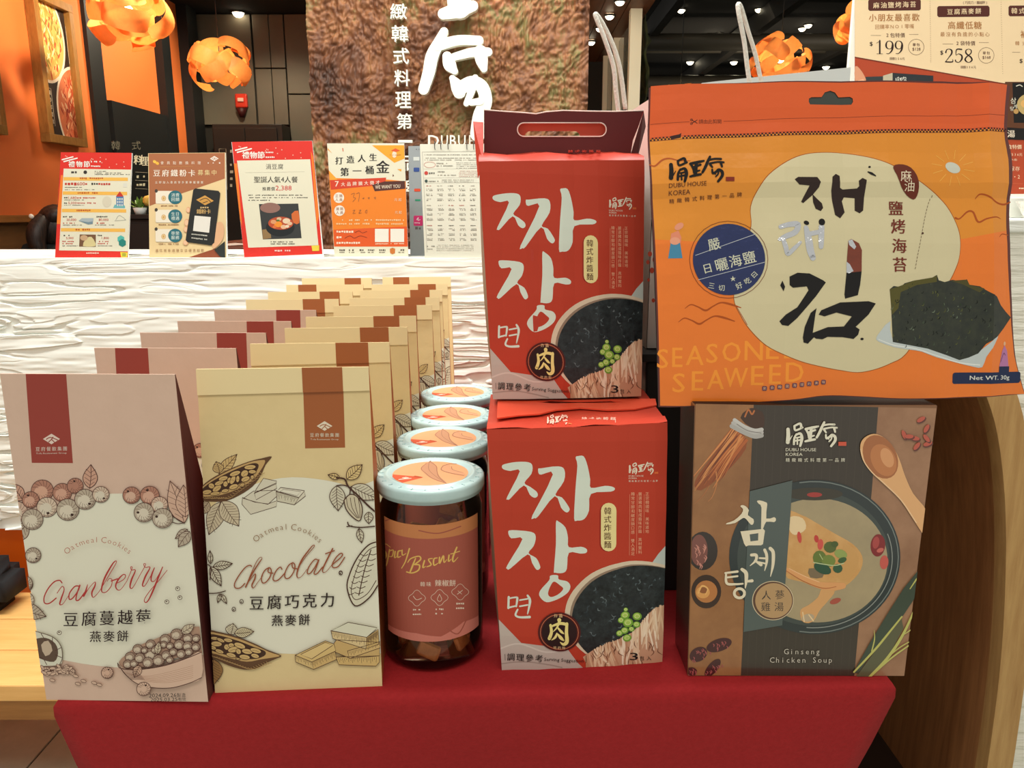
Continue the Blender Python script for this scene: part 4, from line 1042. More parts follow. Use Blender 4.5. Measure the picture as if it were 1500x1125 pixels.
# lower pack: top, and the handle folded flat under the upper pack
zt = c.z
m = lambda p, q, t, dy=0, dz=0: p.lerp(q, t) + Vector((0, dy, dz))
tp = []
bm = bmesh.new(); rows = []
for dy, dz in ((0, 0), (.012, .001), (.03, -.003), (.05, -.002), (.118, -.001)):
    rows.append([bm.verts.new(m(c, d, i / 12, dy, dz + .0012 * math.sin(i * 1.1 + dy * 60)) + (nn * (front_h(i / 12, 0) + .0005) if dy == 0 else Vector())) for i in range(13)])
for p, q in zip(rows, rows[1:]):
    for i in range(12): bm.faces.new([p[i], p[i + 1], q[i + 1], q[i]]).smooth = True
bm_obj('top_fold', bm, red_pack, pk)
hl = [(728, 586), (724, 612), (731, 628), (733, 608), (760, 608), (790, 606), (815, 600), (850, 597), (890, 600), (930, 598), (962, 592), (975, 592), (975, 584), (950, 584), (940, 578), (720, 578)]
zs = zt + .0035
hole = [(783, 588), (800, 585.5), (825, 586), (850, 585), (880, 585.5), (905, 586), (914, 588), (880, 589), (850, 587.5), (825, 588.5), (800, 590)]
sheet('handle', [on_z(x, y, zs) for x, y in ((729, 584), (728, 612), (760, 608), (790, 606), (815, 600), (850, 597), (890, 600), (930, 599), (962, 593), (960, 584))],
      [[on_z(x, y, zs) for x, y in ((784, 588.5), (805, 586), (850, 587), (895, 586), (913, 589), (880, 590.5), (850, 590), (810, 591))]], pk, M('pack_handle_scarlet', (226, 78, 48), rough=.45), .0012, Vector((0, 0, -1)))
sp = (lambda x, y: (on_z(x, y, zt + .0016), Vector((0, 0, 1))))
A = Art(sp, base=1e-4)
A.up(); A.row('韓式炸醬麵', 852, 615, 902, 8, (236, 190, 170)); house_logo(A, 797, 604, .03, (236, 190, 170), (226, 110, 60), sub=False)
A.build('top_print', pk)
# upper pack
base_z = zt + .0055
u0 = on_y(831.5, 585, .66); up = empty('noodle_pack', (u0.x, u0.y + .001, base_z), 'red three-portion noodle pack with raised slotted carry handle, upper of the two', 'noodle pack', NG)
off_ = Vector(up.location) - Vector(pk.location)
A2 = [Vector(up.location) + (p - Vector(pk.location)) * .965 for p in (a, b, c, d)]
pack_body(up, *A2)
q = fp.copy(); COL.objects.link(q); q.parent = up; q.name = 'front_print'; q.scale = (.965, .965, .965)
c2, d2 = A2[2], A2[3]
bm = bmesh.new(); rows = []
for dy, dz in ((0, 0), (.004, .0035), (.022, .007), (.036, .009), (.045, .004), (.07, 0), (.114, 0)):
    rows.append([bm.verts.new(m(c2, d2, i / 12, dy, dz + .0012 * math.sin(i * 1.3 + dy * 60) * (dy > 0)) + (nn * (front_h(i / 12, 0) + .0005) if dy == 0 else Vector())) for i in range(13)])
for p, q in zip(rows, rows[1:]):
    for i in range(12): bm.faces.new([p[i], p[i + 1], q[i + 1], q[i]]).smooth = True
bm_obj('top_fold', bm, red_pack, up)
Yh = c2.y + .038
P = lambda x, y, Y=None: on_y(x, y, Y or Yh)
def rrect(x0, y0, x1, y1, r, Y):
    o = []
    for cx, cy, a0 in ((x1 - r, y0 + r, -90), (x1 - r, y1 - r, 0), (x0 + r, y1 - r, 90), (x0 + r, y0 + r, 180)):
        for k in range(6): t = math.radians(a0 + k * 18); o.append(P(cx + r * math.cos(t), cy + r * math.sin(t), Y))
    return o
fo = [(709, 232), (709, 161), (740, 163.5), (770, 165.5), (785, 167), (800, 164), (825, 162), (860, 163), (900, 163.5), (943, 162), (935, 185), (927, 205), (924, 226)]
sheet('handle', [P(x, y) for x, y in fo], [rrect(758, 180, 888, 200, 9.5, Yh)], up, red_in, .0009, Vector((0, 1, 0)))
sheet('handle', [P(x, y + 1, Yh + .006) for x, y in [(709, 228)] + fo[1:-1] + [(924, 224)]], [rrect(768, 192, 850, 214, 9, Yh + .006)], up, M('pack_handle_scarlet'), .0009, Vector((0, 1, 0)))
ed = M('paper_edge', (232, 206, 196), rough=.6)
tube('handle_rim', [P(x, y) for x, y in fo[1:10]], .0006, ed, up, 5)
rr_ = rrect(758, 180, 888, 200, 9.5, Yh - .0005); tube('slot_rim', rr_ + [rr_[0]], .0006, ed, up, 5)
gu = [P(693, 178, Yh), P(708, 179, Yh), P(708, 240, Yh - .03), P(700, 262, Yh - .03)]
slab('side_gusset', gu, (0, .001, 0), red_pack, up)
slab('side_gusset', [P(943, 163, Yh + .002), P(946, 185, Yh + .02), P(934, 232, Yh + .01), P(924, 226, Yh + .002)], (0, .001, 0), red_in, up)
A = Art(lambda x, y: (on_z(x, y, c2.z + .009), Vector((0, 0, 1))), base=3e-4); A.row('韓式炸醬麵', 832, 223.5, 880, 7, (236, 160, 140)); A.build('top_print', up)

# ================================================================ ginseng chicken soup box
TLp, TRp, BRp, BLp = (1018, 590), (1373, 597), (1325, 991), (1007, 990)
a, b = on_z(*BLp, T), on_z(*BRp, T); a.y = b.y = (a.y + b.y) / 2
surf, nn = plane_surf(a, b, a + Vector((0, .004, .2)))
c, d = on_plane(*TLp, a, nn), on_plane(*TRp, a, nn); c.z = d.z = (c.z + d.z) / 2
gb = empty('soup_box', ((a.x + b.x) / 2, a.y, T), 'glossy dark brown box reading Ginseng Chicken Soup under the orange seaweed bag', 'food box')
bm = bmesh.new(); dp = Vector((0, .05, 0)); V = [bm.verts.new(p) for p in (a, b, d, c, a + dp - Vector((.0, 0, 0)), b + dp, d + dp, c + dp)]
for f, i in (((0, 1, 2, 3), 0), ((5, 4, 7, 6), 0), ((4, 0, 3, 7), 1), ((1, 5, 6, 2), 1), ((3, 2, 6, 7), 2), ((0, 4, 5, 1), 1)): bm.faces.new([V[k] for k in f]).material_index = i
bmesh.ops.bevel(bm, geom=bm.edges[:], offset=.0006, segments=2, affect='EDGES')
box_dark = M('box_black_card', (34, 28, 26), rough=.22, coat=.4)
bm_obj('body', bm, [M('box_brown_card', (134, 94, 62), rough=.2, coat=.4), box_dark, M('box_top_black', (22, 19, 18), rough=.5, spec=.2)], gb)
mat_l = M('print_brown_mat', (172, 122, 78), rough=.24, coat=.4, noise=(26, (140, 96, 60), .25))
mat_r = M('print_brown_mat_right', (176, 134, 102), rough=.24, coat=.4, noise=(26, (146, 106, 78), .25))
G = lambda r, g, b_: (r, g, b_, 2)
A = Art(surf, clip=[(1019, 591.5), (1372, 598), (1324.5, 990), (1008, 989)], base=4e-5)
A.at(990, 570, 1 / 2.027)
A.poly([(40, 30), (250, 30), (210, 860), (20, 860)], mat_l); A.poly([(590, 30), (800, 30), (720, 880), (510, 880)], mat_r); A.up()
A.poly([(232, 30), (603, 30), (582, 300), (556, 560), (528, 870), (192, 870)], G(60, 52, 42)); A.up()
for i in range(14): A.line([(245 + i * 25, 38), (232 + i * 25 - i, 400), (212 + i * 24 - i, 855)], 1.2, G(72, 64, 52), sm=0)
# bundle of roots
A.at(1000, 590, 1 / 5.92).up()
r_ = random.Random(4); A.poly([(430, 210), (560, 330), (500, 470), (330, 640), (160, 760), (100, 720), (140, 620), (280, 430)], G(150, 78, 36), smooth=2); A.up()
for i in range(34):
    t = i / 33; x0, y0 = 430 + 130 * t, 225 + 100 * t; x1, y1 = 90 + 260 * t + r_.uniform(-30, 30), 720 - 60 * t + r_.uniform(-60, 60)
    A.line([(x0, y0, 16), ((x0 + x1) / 2 + r_.uniform(-22, 22), (y0 + y1) / 2, 12), (x1, y1, 3)], 10, G(*r_.choice(((206, 122, 62), (186, 100, 48), (222, 146, 84), (150, 74, 32), (120, 58, 28)))), sm=4)
A.line([(290, 600, 12), (296, 700, 8), (260, 810, 6), (220, 855, 3)], 8, G(200, 128, 72)); A.line([(230, 720, 8), (180, 800, 5), (100, 880, 3)], 6, G(180, 110, 62))
A.up(); A.poly([(500, 130), (560, 60), (620, 45), (690, 80), (710, 150), (690, 230), (600, 220)], G(70, 44, 28), smooth=2); A.line([(540, 120), (570, 60), (600, 100), (620, 70)], 14, G(190, 110, 56))
for o, w_ in ((0, 34), (26, 34), (52, 36)): A.line([(450 - o * .5, 150 + o, w_), (530, 205 + o, w_), (620, 240 + o, w_), (685, 232 + o, w_)], w_, G(206 - o // 2, 204 - o // 2, 200 - o // 2))
A.line([(470, 185), (560, 240), (680, 262)], 6, G(130, 124, 120))
# mushrooms, dates
A.at(1000, 760, 1 / 4.79).up()
A.ell(140, 225, 105, 135, G(52, 42, 36)); A.up(); A.ell(115, 220, 60, 110, G(128, 78, 68)); A.up()
for i in range(16): x, y = r_.uniform(80, 160), r_.uniform(120, 330); A.line([(x, y, 4), (x + 12, y + 14, 8), (x + 4, y + 34, 3)], 6, G(206, 140, 124), sm=2)
A.up(); A.ell(165, 510, 105, 118, G(58, 38, 26)); A.up(); A.ell(165, 510, 78, 78, G(190, 124, 66)); A.up(); A.ell(142, 515, 48, 42, G(226, 164, 92)); A.up(); A.ell(146, 500, 32, 22, G(150, 92, 50)); A.line([(110, 520, 10), (135, 470, 12), (175, 490, 10), (160, 530, 6)], 8, G(240, 186, 112))
for x, y, rx, ry, ro in ((255, 885, 92, 44, -18), (110, 950, 66, 48, -30), (210, 1045, 78, 34, -50), (60, 1070, 40, 30, 0)):
    A.up(); A.ell(x, y, rx, ry, G(70, 26, 28), ro); A.up()
    for i in range(12): u, v = r_.uniform(-.8, .8) * rx, r_.uniform(-.7, .7) * ry; A.line([(x + u, y + v - u * .3, 3), (x + u + 8, y + v + 8 - u * .3, 7), (x + u + 4, y + v + 20 - u * .3, 3)], 5, G(170, 86, 84), sm=2)
# bowl of soup
A.at(990, 570, 1 / 2.027).up()
A.ell(412, 498, 254, 229, G(44, 54, 54), n=72); A.up(); A.ring(410, 498, 250, 224, 3, G(120, 130, 126), 0, -100, 100)
A.ring(408, 500, 234, 208, 2.4, G(150, 156, 150), 0, -20, 95); A.ell(408, 502, 226, 200, G(64, 74, 70), n=72); A.up()
A.ell(420, 508, 208, 184, M('print_broth', (186, 168, 130), rough=.25, coat=.4, noise=(22, (160, 146, 116), .3)), n=64); A.up()
A.at(1080, 690, 1 / 4.5)
A.ell(505, 150, 190, 42, G(60, 56, 44)); A.up(); A.ell(508, 155, 50, 16, G(170, 56, 50)); A.up()
A.poly([(325, 290), (420, 288), (520, 340), (640, 410), (760, 480), (822, 560), (812, 650), (740, 735), (640, 790), (560, 780), (430, 730), (300, 660)], M('print_chicken', (226, 180, 118), rough=.25, coat=.4, noise=(60, (206, 150, 84), .3)), smooth=3); A.up()
A.poly([(700, 470), (790, 540), (790, 640), (720, 720), (660, 700), (700, 600)], G(212, 162, 96), smooth=3); A.poly([(350, 300), (430, 310), (450, 380), (380, 420), (340, 380)], G(240, 214, 168), smooth=3); A.up()
A.poly([(560, 770), (640, 790), (600, 850), (540, 920), (510, 975), (470, 1000), (425, 985), (415, 915), (470, 880), (530, 830)], G(222, 168, 108), smooth=3); A.up(); A.ell(465, 965, 42, 26, G(190, 170, 140), -10); A.line([(430, 930), (440, 990)], 8, G(240, 210, 160)); A.line([(470, 945), (500, 985)], 8, G(240, 210, 160))
A.up(); A.poly([(470, 640), (560, 650), (560, 700), (480, 700)], G(130, 112, 84), smooth=2); A.up()
A.line([(310, 640, 26), (430, 705, 32), (540, 750, 44), (640, 758, 52), (695, 755, 40)], 34, G(230, 166, 106)); A.up(); A.line([(320, 655, 5), (430, 722, 6), (560, 770, 6), (650, 760, 4)], 6, G(186, 112, 62)); A.line([(340, 640, 4), (440, 690, 5), (540, 730, 5)], 6, G(246, 200, 150))
for x, y, rx, ry, ro, cc in ((408, 435, 14, 38, -8, (208, 74, 60)), (520, 445, 15, 25, -10, (200, 60, 52)), (546, 482, 19, 36, 5, (216, 84, 72)), (645, 855, 38, 18, -20, (176, 84, 66)), (925, 488, 48, 74, 5, (134, 34, 36)), (966, 600, 28, 46, 5, (206, 92, 80))): A.ell(x, y, rx, ry, G(*cc), ro)
A.up(); A.ell(912, 470, 22, 40, G(176, 70, 66), 10); A.ell(940, 520, 24, 14, G(206, 104, 92), -20)
for x, y, rx, ry, ro, cc in ((610, 500, 42, 38, 0, (88, 104, 46)), (540, 570, 44, 48, 0, (104, 124, 52)), (600, 590, 46, 40, 0, (120, 140, 62)), (680, 545, 44, 30, 20, (150, 168, 90)), (560, 640, 62, 34, 25, (44, 84, 60)), (660, 640, 32, 30, 0, (52, 92, 62)), (690, 585, 30, 18, -20, (60, 96, 54)), (640, 480, 24, 20, 0, (74, 94, 42))):
    A.up(); A.ell(x, y, rx, ry, G(*cc), ro, 12)
A.up(); A.line([(500, 600), (570, 612), (640, 620), (700, 605)], 6, G(200, 214, 160)); A.line([(540, 545), (560, 580)], 5, G(190, 206, 140))
# banner over the left of the bowl
A.at(990, 570, 1 / 2.027).up(); A.up()
A.poly([(219, 302), (345, 270), (340, 360), (315, 700), (200, 720), (206, 560)], G(84, 96, 92)); A.up()
A.at(1050, 720, 1 / 5.625); CRM = G(238, 226, 196)
for P_ in ([(78, 268), (82, 256), (140, 235), (200, 182), (214, 142), (192, 120), (206, 108), (235, 118), (262, 150), (254, 192), (300, 225), (299, 262), (278, 270), (240, 225), (212, 216), (150, 256)],
           [(328, 78), (350, 70), (400, 85), (413, 106), (405, 220), (470, 208), (485, 228), (470, 249), (405, 246), (382, 296), (362, 302), (366, 130), (345, 100)]): A.poly(P_, CRM, smooth=2)
A.poly([(192, 325), (225, 322), (380, 305), (394, 320), (378, 430), (362, 440), (258, 441), (238, 450), (222, 425)], CRM, holes=[[(268, 350), (340, 340), (338, 400), (275, 408)]])
for st in ([(283, 520, 24), (322, 522, 26), (318, 565, 20), (272, 608, 6)], [(312, 565, 16), (362, 600, 26)], [(350, 545, 14), (398, 548, 16)], [(345, 578, 12), (398, 590, 14)], [(392, 478, 24), (408, 520, 24), (408, 580, 20), (392, 648, 6)], [(438, 466, 28), (462, 500, 28), (460, 600, 24), (440, 696, 6)],
           [(68, 668, 16), (168, 656, 20)], [(72, 706, 16), (168, 694, 16)], [(74, 672, 16), (80, 752, 22), (150, 760, 18), (212, 756, 14)], [(205, 638, 26), (238, 668, 32), (240, 730, 26), (232, 792, 8)], [(238, 738, 16), (288, 732, 26)]): A.line(st, 20, CRM)
A.ring(184, 835, 42, 38, 23, CRM)
A.up(); A.ell(460, 895, 172, 162, G(214, 196, 160), n=40); A.up(); A.ell(460, 895, 165, 156, G(96, 66, 50), n=40); A.up(); A.ell(466, 895, 152, 144, G(190, 154, 108), n=40); A.up()
for ch, x, y in (('人', 405, 850), ('蔘', 516, 846), ('雞', 400, 945), ('湯', 510, 945)): A.glyph(ch, x, y, 74, G(66, 56, 50))
# spoon and goji
A.at(1240, 590, 1 / 5.63).up()
for x, y, ro in ((610, 135, -30), (655, 210, -60), (470, 260, 70), (575, 355, -50), (665, 335, -20), (655, 290, 50), (560, 290, 10), (510, 275, 0)): A.ell(x + 6, y + 8, 42, 20, G(100, 50, 40), ro); A.up(); A.ell(x, y, 38, 17, G(192, 88, 68), ro)
A.up(); A.poly([(108, 370), (125, 305), (178, 264), (240, 255), (310, 288), (372, 350), (430, 460), (478, 600), (545, 745), (660, 900), (640, 1080), (560, 980), (440, 800), (300, 665), (200, 570), (130, 470)], G(232, 178, 122), smooth=3)
A.up(); A.ell(275, 443, 133, 190, G(172, 106, 60), -27); A.up(); A.ell(300, 470, 98, 140, G(196, 126, 74), -27); A.up(); A.ell(330, 450, 50, 84, G(222, 158, 106), -22)
A.up(); A.line([(112, 380), (140, 480), (210, 575), (310, 665), (450, 805), (570, 985)], 9, G(246, 206, 160))
# spring onions
A.at(1220, 820, 1 / 6.246).up()
A.poly([(180, 1030), (330, 760), (500, 480), (640, 260), (800, 60), (800, 260), (640, 500), (500, 680), (350, 850), (230, 1030)], G(58, 72, 56)); A.up()
A.poly([(210, 1060), (380, 830), (620, 520), (640, 620), (500, 880), (330, 1070)], G(92, 92, 64)); A.up()
for st in ([(188, 1020, 16), (380, 815, 20), (500, 670, 18), (625, 515, 14)], [(330, 1065, 22), (500, 885, 26), (640, 670, 24), (740, 450, 14)], [(340, 1065, 8), (520, 900, 14), (700, 770, 12)], [(480, 900, 6), (600, 800, 10), (710, 735, 8)], [(640, 680, 6), (700, 640, 10), (720, 620, 6)], [(700, 260, 8), (760, 170, 14)], [(372, 640, 4), (376, 720, 10), (350, 830, 12)]):
    A.line(st, 14, G(196, 194, 104))
A.at().up()
house_logo(A, 1140, 610, .0733, G(236, 232, 210), G(214, 84, 56))
A.at(990, 570, 1 / 2.027)
for t, x0, y, x1 in (('Ginseng', 319, 777, 428), ('Chicken Soup', 277, 802, 465)):
    n_ = len(t); st_ = (x1 - x0) / n_
    for i, ch in enumerate(t):
        if ch != ' ': A.glyph(ch, x0 + st_ * (i + .5), y + i * .0, 21, G(222, 216, 200), -.008)
A.at()
A.build('front_print', gb, 'printed front with a bowl of chicken soup, spoon and ginseng')
# ================================================================ orange seaweed bag
zb2 = gb_top = c.z
a_ = on_z(1000, 594, zb2 + .0012); a_ = Vector((0, .592, zb2 + .0012))
lean = Vector((0, .035, .24)); sp0, nb_ = plane_surf(a_, a_ + Vector((.1, 0, 0)), a_ + lean)
gx = [948 + i * 556 / 26 for i in range(27)]; gy = [118 + i * 482 / 22 for i in range(23)]
r_ = random.Random(21)
Fx = [.009 * math.sin(math.pi * min(max((x - 948) / 556, 0), 1)) ** .7 for x in gx]
for i, x in enumerate(gx): Fx[i] += .0012 * math.sin(x * .045) + (.0028 * math.exp(-((x - 1442) / 16) ** 2) - .0022 * math.exp(-((x - 1405) / 16) ** 2)) + r_.uniform(-.0003, .0003)
Gy = [0 if y < 200 else .006 * math.sin(math.pi * min((y - 200) / 395, 1)) ** .8 for y in gy]
for i, y in enumerate(gy): Gy[i] += .0026 * math.exp(-((y - 262) / 12) ** 2) - .0012 * math.exp(-((y - 300) / 22) ** 2) + r_.uniform(-.0002, .0002)
SF, SG = pl1(gx, Fx), pl1(gy, Gy); sb_s = bulged(sp0, SF, SG)
sw = empty('seaweed_bag', sp0(1225, 590)[0], 'large flat orange seaweed bag with a hang hole, standing on the soup box', 'snack bag')
foilc = dict(rough=.3, coat=.35)
hdr = M('foil_vermilion', (224, 92, 30), bump=(25, .12), **foilc); amb = M('foil_amber', (226, 142, 34), bump=(22, .18), **foilc); org = M('foil_orange', (238, 124, 34), bump=(22, .18), **foilc)
trim_ = M('foil_maroon', (92, 34, 26), **foilc)
cr_m = M('foil_cream', (214, 204, 164), rough=.38, coat=.3, bump=(18, .12))
edgeL = [(951, 128), (950, 165), (949, 203), (951, 260), (954, 330), (957, 400), (960, 480), (964, 596)]
edgeR = [(1478, 127), (1474, 160), (1472, 200), (1477, 232), (1474, 275), (1469, 330), (1470, 400), (1474, 470), (1481, 520), (1492, 555), (1501, 577)]
bot = [(1501, 577), (1440, 580), (1370, 583), (1310, 583), (1250, 580), (1200, 579), (1150, 585), (1050, 592), (964, 597)]
edgeL2 = crom(edgeL, 4); edgeR2 = crom(edgeR, 4); bot2 = crom(bot, 4)
topE = [(951, 128), (1080, 125), (1180, 124), (1300, 123.5), (1400, 123), (1478, 127)]
def ins(E, d): return [(x + d, y) for x, y in E]
def yat(E, y): return pl1([p[1] for p in E], [p[0] for p in E])(y)
hang_hole = [(1180, 158), (1178, 154), (1178.5, 149.5), (1182, 147.5), (1197, 147), (1202, 140), (1210, 137.5), (1217, 140), (1222, 147), (1238, 146.5), (1242, 149), (1242.5, 154), (1240, 158)]
A = Art(sb_s, grid=(gx, gy), step=2.2e-5, base=0)
full = edgeL2[::-1] + crom(topE, 3)[1:-1] + edgeR2 + bot2[1:-1]
A.poly(full, trim_, holes=[hang_hole]); A.up()
def region(y0, y1, m_, dl=2.5, dr=-6, sl=0):
    n = 12; L_ = [(yat(edgeL, y0 + (y1 - y0) * i / n) + dl, y0 + (y1 - y0) * i / n) for i in range(n + 1)]
    R_ = [(yat(edgeR, y0 + (y1 - y0) * i / n + sl) + dr, y0 + (y1 - y0) * i / n + sl) for i in range(n + 1)]
    return L_[::-1] + R_, m_
P_, _ = region(126, 204, None, sl=-12); P_ = [(x, max(y, 125.5)) for x, y in P_]
A.poly(P_, hdr, holes=[hang_hole])
P_, _ = region(204, 376, None, sl=-12); A.poly(P_, amb)
wave_ = [(958, 352), (985, 355), (1010, 356), (1060, 352), (1200, 350), (1400, 352), (1463, 340)]
A.up(); n = 12
L_ = [(yat(edgeL, 352 + 242 * i / n) + 2.5, 352 + 242 * i / n) for i in range(n + 1)]; R_ = [(yat(edgeR, 340 + 237 * i / n) - 6 + 5 * i / n, 340 + 237 * i / n) for i in range(n + 1)]
A.poly(L_[::-1] + [(1010, 356), (1200, 350), (1400, 352)] + R_ + [(x, y - 1.2) for x, y in bot2[2:-2]], org); A.up()
# checks, tear line
NCH = 206
for i in range(NCH):
    x = 952 + i * 2.515; y = 204.5 - 12.3 * (x - 951) / 519 + (.0 if i % 2 else 2.5) - 2.6
    if 981 < x < 996: continue
    A.rect(x, y, x + 2.6, y + 2.6, (46, 20, 22))
A.line([(952, 207.2), (1470, 194.8)], .7, (110, 40, 24), sm=0); A.line([(952, 202.4), (1470, 189.6)], .4, (150, 60, 30), sm=0)
A.poly([(981, 201), (993, 199), (996, 197), (995, 204), (981, 206.5)], (52, 24, 24))
A.line([(953, 182), (1008, 181)], .6, (130, 50, 24), sm=0); A.line([(1057, 180.5), (1472, 170.5)], .6, (130, 50, 24), sm=0)
A.line([(1010, 178), (1019, 183.5)], 1, (60, 26, 20), sm=0); A.line([(1010, 184), (1019, 178.5)], 1, (60, 26, 20), sm=0); A.ring(1010.5, 178.4, 1.6, 1.6, .6, (60, 26, 20)); A.ring(1010.5, 183.8, 1.6, 1.6, .6, (60, 26, 20))
A.row('請由此剪開', 1021, 181, 1054, 6.4, (90, 34, 22))
# ghost lettering
gh = (250, 156, 58)
for ch, x0, x1, y in (('S', 961, 976, 526), ('E', 982, 996, 524), ('A', 1001, 1026, 521), ('S', 1030, 1046, 518), ('O', 1053, 1079, 516), ('N', 1085, 1110, 514), ('E', 1115, 1132, 512), ('D', 1140, 1160, 511)):
    A.text(ch, x0, y - 15, x1, y + 13, gh, .02)
for ch, x0, x1, y in (('S', 983, 1000, 561), ('E', 1010, 1026, 558), ('A', 1032, 1056, 556), ('W', 1056, 1090, 553), ('E', 1095, 1112, 550), ('E', 1120, 1136, 548), ('D', 1143, 1168, 545)):
    A.text(ch, x0, y - 15, x1, y + 13, gh, .02)
# cream panel
A.up(); blob = [(1094, 334), (1094, 306), (1105, 280), (1120, 259.5), (1146, 241), (1172, 231), (1203, 228), (1233, 230), (1269.6, 237.6), (1298, 249), (1329, 267), (1360, 288), (1380, 311), (1392, 337), (1395, 357), (1393, 380), (1385, 400), (1374, 420), (1345, 470), (1315, 517), (1292, 531), (1269, 540), (1246, 544), (1223, 541), (1206, 538), (1171, 530), (1143, 519.5), (1115, 505), (1092, 482), (1079, 462), (1069, 438), (1075, 400), (1085, 360)]
A.poly([(x + (1 if x > 1230 else -1) * .9, y + (.9 if y > 385 else -.9)) for x, y in crom(blob, 4, True)], (170, 92, 30)); A.up(); A.poly(crom(blob, 4, True), cr_m); A.up()
# waves and sun
wv = (176, 82, 26)
A.at(1200, 110, 1 / 3.88)
for st in ([(848, 715, 3), (870, 690, 8), (910, 700, 9), (960, 735, 9), (1010, 745, 10), (1055, 730, 8)], [(735, 822, 12), (760, 825, 7), (805, 786, 9), (835, 790, 10), (858, 845, 10), (900, 828, 8), (955, 818, 6), (985, 828, 2)], [(970, 930, 2), (990, 913, 5), (1030, 918, 4)]): A.line(st, 8, wv)
A.ell(722, 540, 45, 30, (206, 210, 196), 18)
for t in range(12): u = t * math.pi / 6 + .2; A.line([(722 + 66 * math.cos(u), 540 + 52 * math.sin(u)), (722 + 122 * math.cos(u), 540 + 104 * math.sin(u))], 2.2, (246, 196, 96), sm=0)
A.at(940, 110, 1 / 3.88); A.line([(40, 512, 5), (70, 522, 9), (110, 490, 10), (150, 482, 8), (200, 496, 6), (262, 500, 3)], 8, wv)
A.at(940, 360, 1 / 4.327)
for y0 in (0, 84):
    x0 = -38 * (y0 > 0)
    A.line([(255 + x0, 400 + y0, 3), (290 + x0, 376 + y0, 7), (335 + x0, 390 + y0, 8), (382 + x0, 412 + y0, 12), (425 + x0, 388 + y0, 8), (475 + x0, 364 + y0, 9), (530 + x0, 372 + y0, 13), (600 + x0, 395 + y0, 6)], 8, wv)
A.line([(575, 390, 4), (640, 500, 4)], 3, wv)
# folk figures simplified, net weight
A.at().up()
A.poly([(975.5, 380), (979, 358), (992, 358), (995.5, 380)], (72, 140, 176)); A.poly([(978, 358), (980, 344), (990, 340), (994, 350), (993, 358)], (226, 140, 110)); A.up(); A.ell(985, 355, 7, 5.5, (232, 160, 130)); A.ell(991, 334, 7, 4.5, (226, 150, 120), -35)
A.poly([(1453, 538), (1457, 514), (1461, 505), (1466, 514), (1470, 538)], (184, 124, 172)); A.up(); A.ell(1461, 503, 2, 3, (230, 180, 140)); A.line([(1455, 530), (1460, 517), (1463, 520)], .8, (70, 40, 80))
A.rect(1387, 545, 1491, 561.5, (36, 48, 82), sl=-.01, rr=3.5); A.rect(1453, 536, 1471, 545, (36, 48, 82)); A.up()
A.text('Net WT. 30g', 1412, 549.5, 1472, 557.5, (226, 228, 220), .03, -.01)
# nori on its dish
A.at(1200, 360, 1 / 4.327).up()
A.poly([(308, 582), (330, 545), (392, 478), (410, 600), (640, 640), (850, 700), (940, 690), (1076, 560), (1050, 625), (1005, 700), (985, 766), (935, 763), (840, 740), (700, 704), (600, 668), (520, 655), (420, 640), (322, 605)], (196, 206, 206), smooth=2); A.up()
A.line([(322, 592, 5), (420, 628, 7), (560, 650, 7), (700, 694, 7), (850, 738, 8), (970, 752, 8)], 6, (226, 232, 228))
nori = M('print_nori', (26, 34, 26), rough=.3, coat=.3, noise=(150, (44, 50, 34), .16))
A.up(); A.poly([(385, 282), (410, 262), (455, 268), (480, 245), (540, 228), (600, 222), (662, 208), (690, 192), (702, 225), (740, 236), (790, 222), (850, 232), (884, 218), (900, 252), (960, 262), (1000, 290), (1060, 326), (1090, 380), (1130, 420), (1170, 455), (1120, 520), (1070, 575), (1000, 620), (960, 680), (905, 706), (850, 722), (760, 690), (640, 650), (520, 628), (410, 608), (402, 500), (395, 400)], nori); A.up()
r_ = random.Random(8)
A.poly([(385, 282), (450, 262), (540, 228), (662, 208), (690, 195), (690, 235), (560, 255), (455, 300), (440, 400), (400, 440)], (88, 84, 40)); A.poly([(780, 228), (884, 220), (900, 252), (985, 275), (960, 300), (860, 250)], (80, 76, 40)); A.up()
for i in range(150):
    x, y = r_.uniform(400, 1060), r_.uniform(240, 690)
    if y > 640 and x < 700 or x + y > 1600 or (x > 900 and y < 300): continue
    l = r_.uniform(4, 18); t = r_.uniform(.8, 2.2); g = r_.choice(((70, 82, 66), (110, 124, 104), (50, 62, 44), (16, 22, 18), (20, 26, 20), (90, 94, 50)))
    A.line([(x, y, 2), (x + l * math.cos(t), y + l * math.sin(t), r_.uniform(3, 8)), (x + 1.5 * l * math.cos(t + .5), y + 1.5 * l * math.sin(t + .5), 2)], 5, g, sm=2)
# writing on the panel
A.at(1120, 230, 1 / 4.02).up()
bk = M('foil_black', (14, 11, 10), rough=.14, coat=.15, spec=.3); sv = M('foil_silver', (214, 218, 224), rough=.16, metal=.85, bump=(60, .5)); cp = M('foil_copper', (120, 48, 24), rough=.14, coat=.5, bump=(60, .4)); nb2 = M('foil_brown', (40, 22, 15), rough=.14, coat=.2, spec=.3)
A.poly([(138, 152), (158, 138), (270, 138), (290, 165), (280, 197), (243, 242), (190, 287), (178, 280), (225, 187), (165, 182)], nb2); A.poly([(245, 236), (300, 288), (306, 315), (292, 333), (262, 320), (248, 282)], nb2)
A.poly([(360, 135), (380, 118), (402, 130), (405, 198), (420, 208), (500, 203), (512, 190), (508, 160), (530, 143), (553, 155), (545, 230), (535, 330), (515, 346), (488, 330), (490, 258), (430, 252), (418, 275), (432, 340), (405, 374), (376, 355), (362, 280), (354, 215)], nb2)
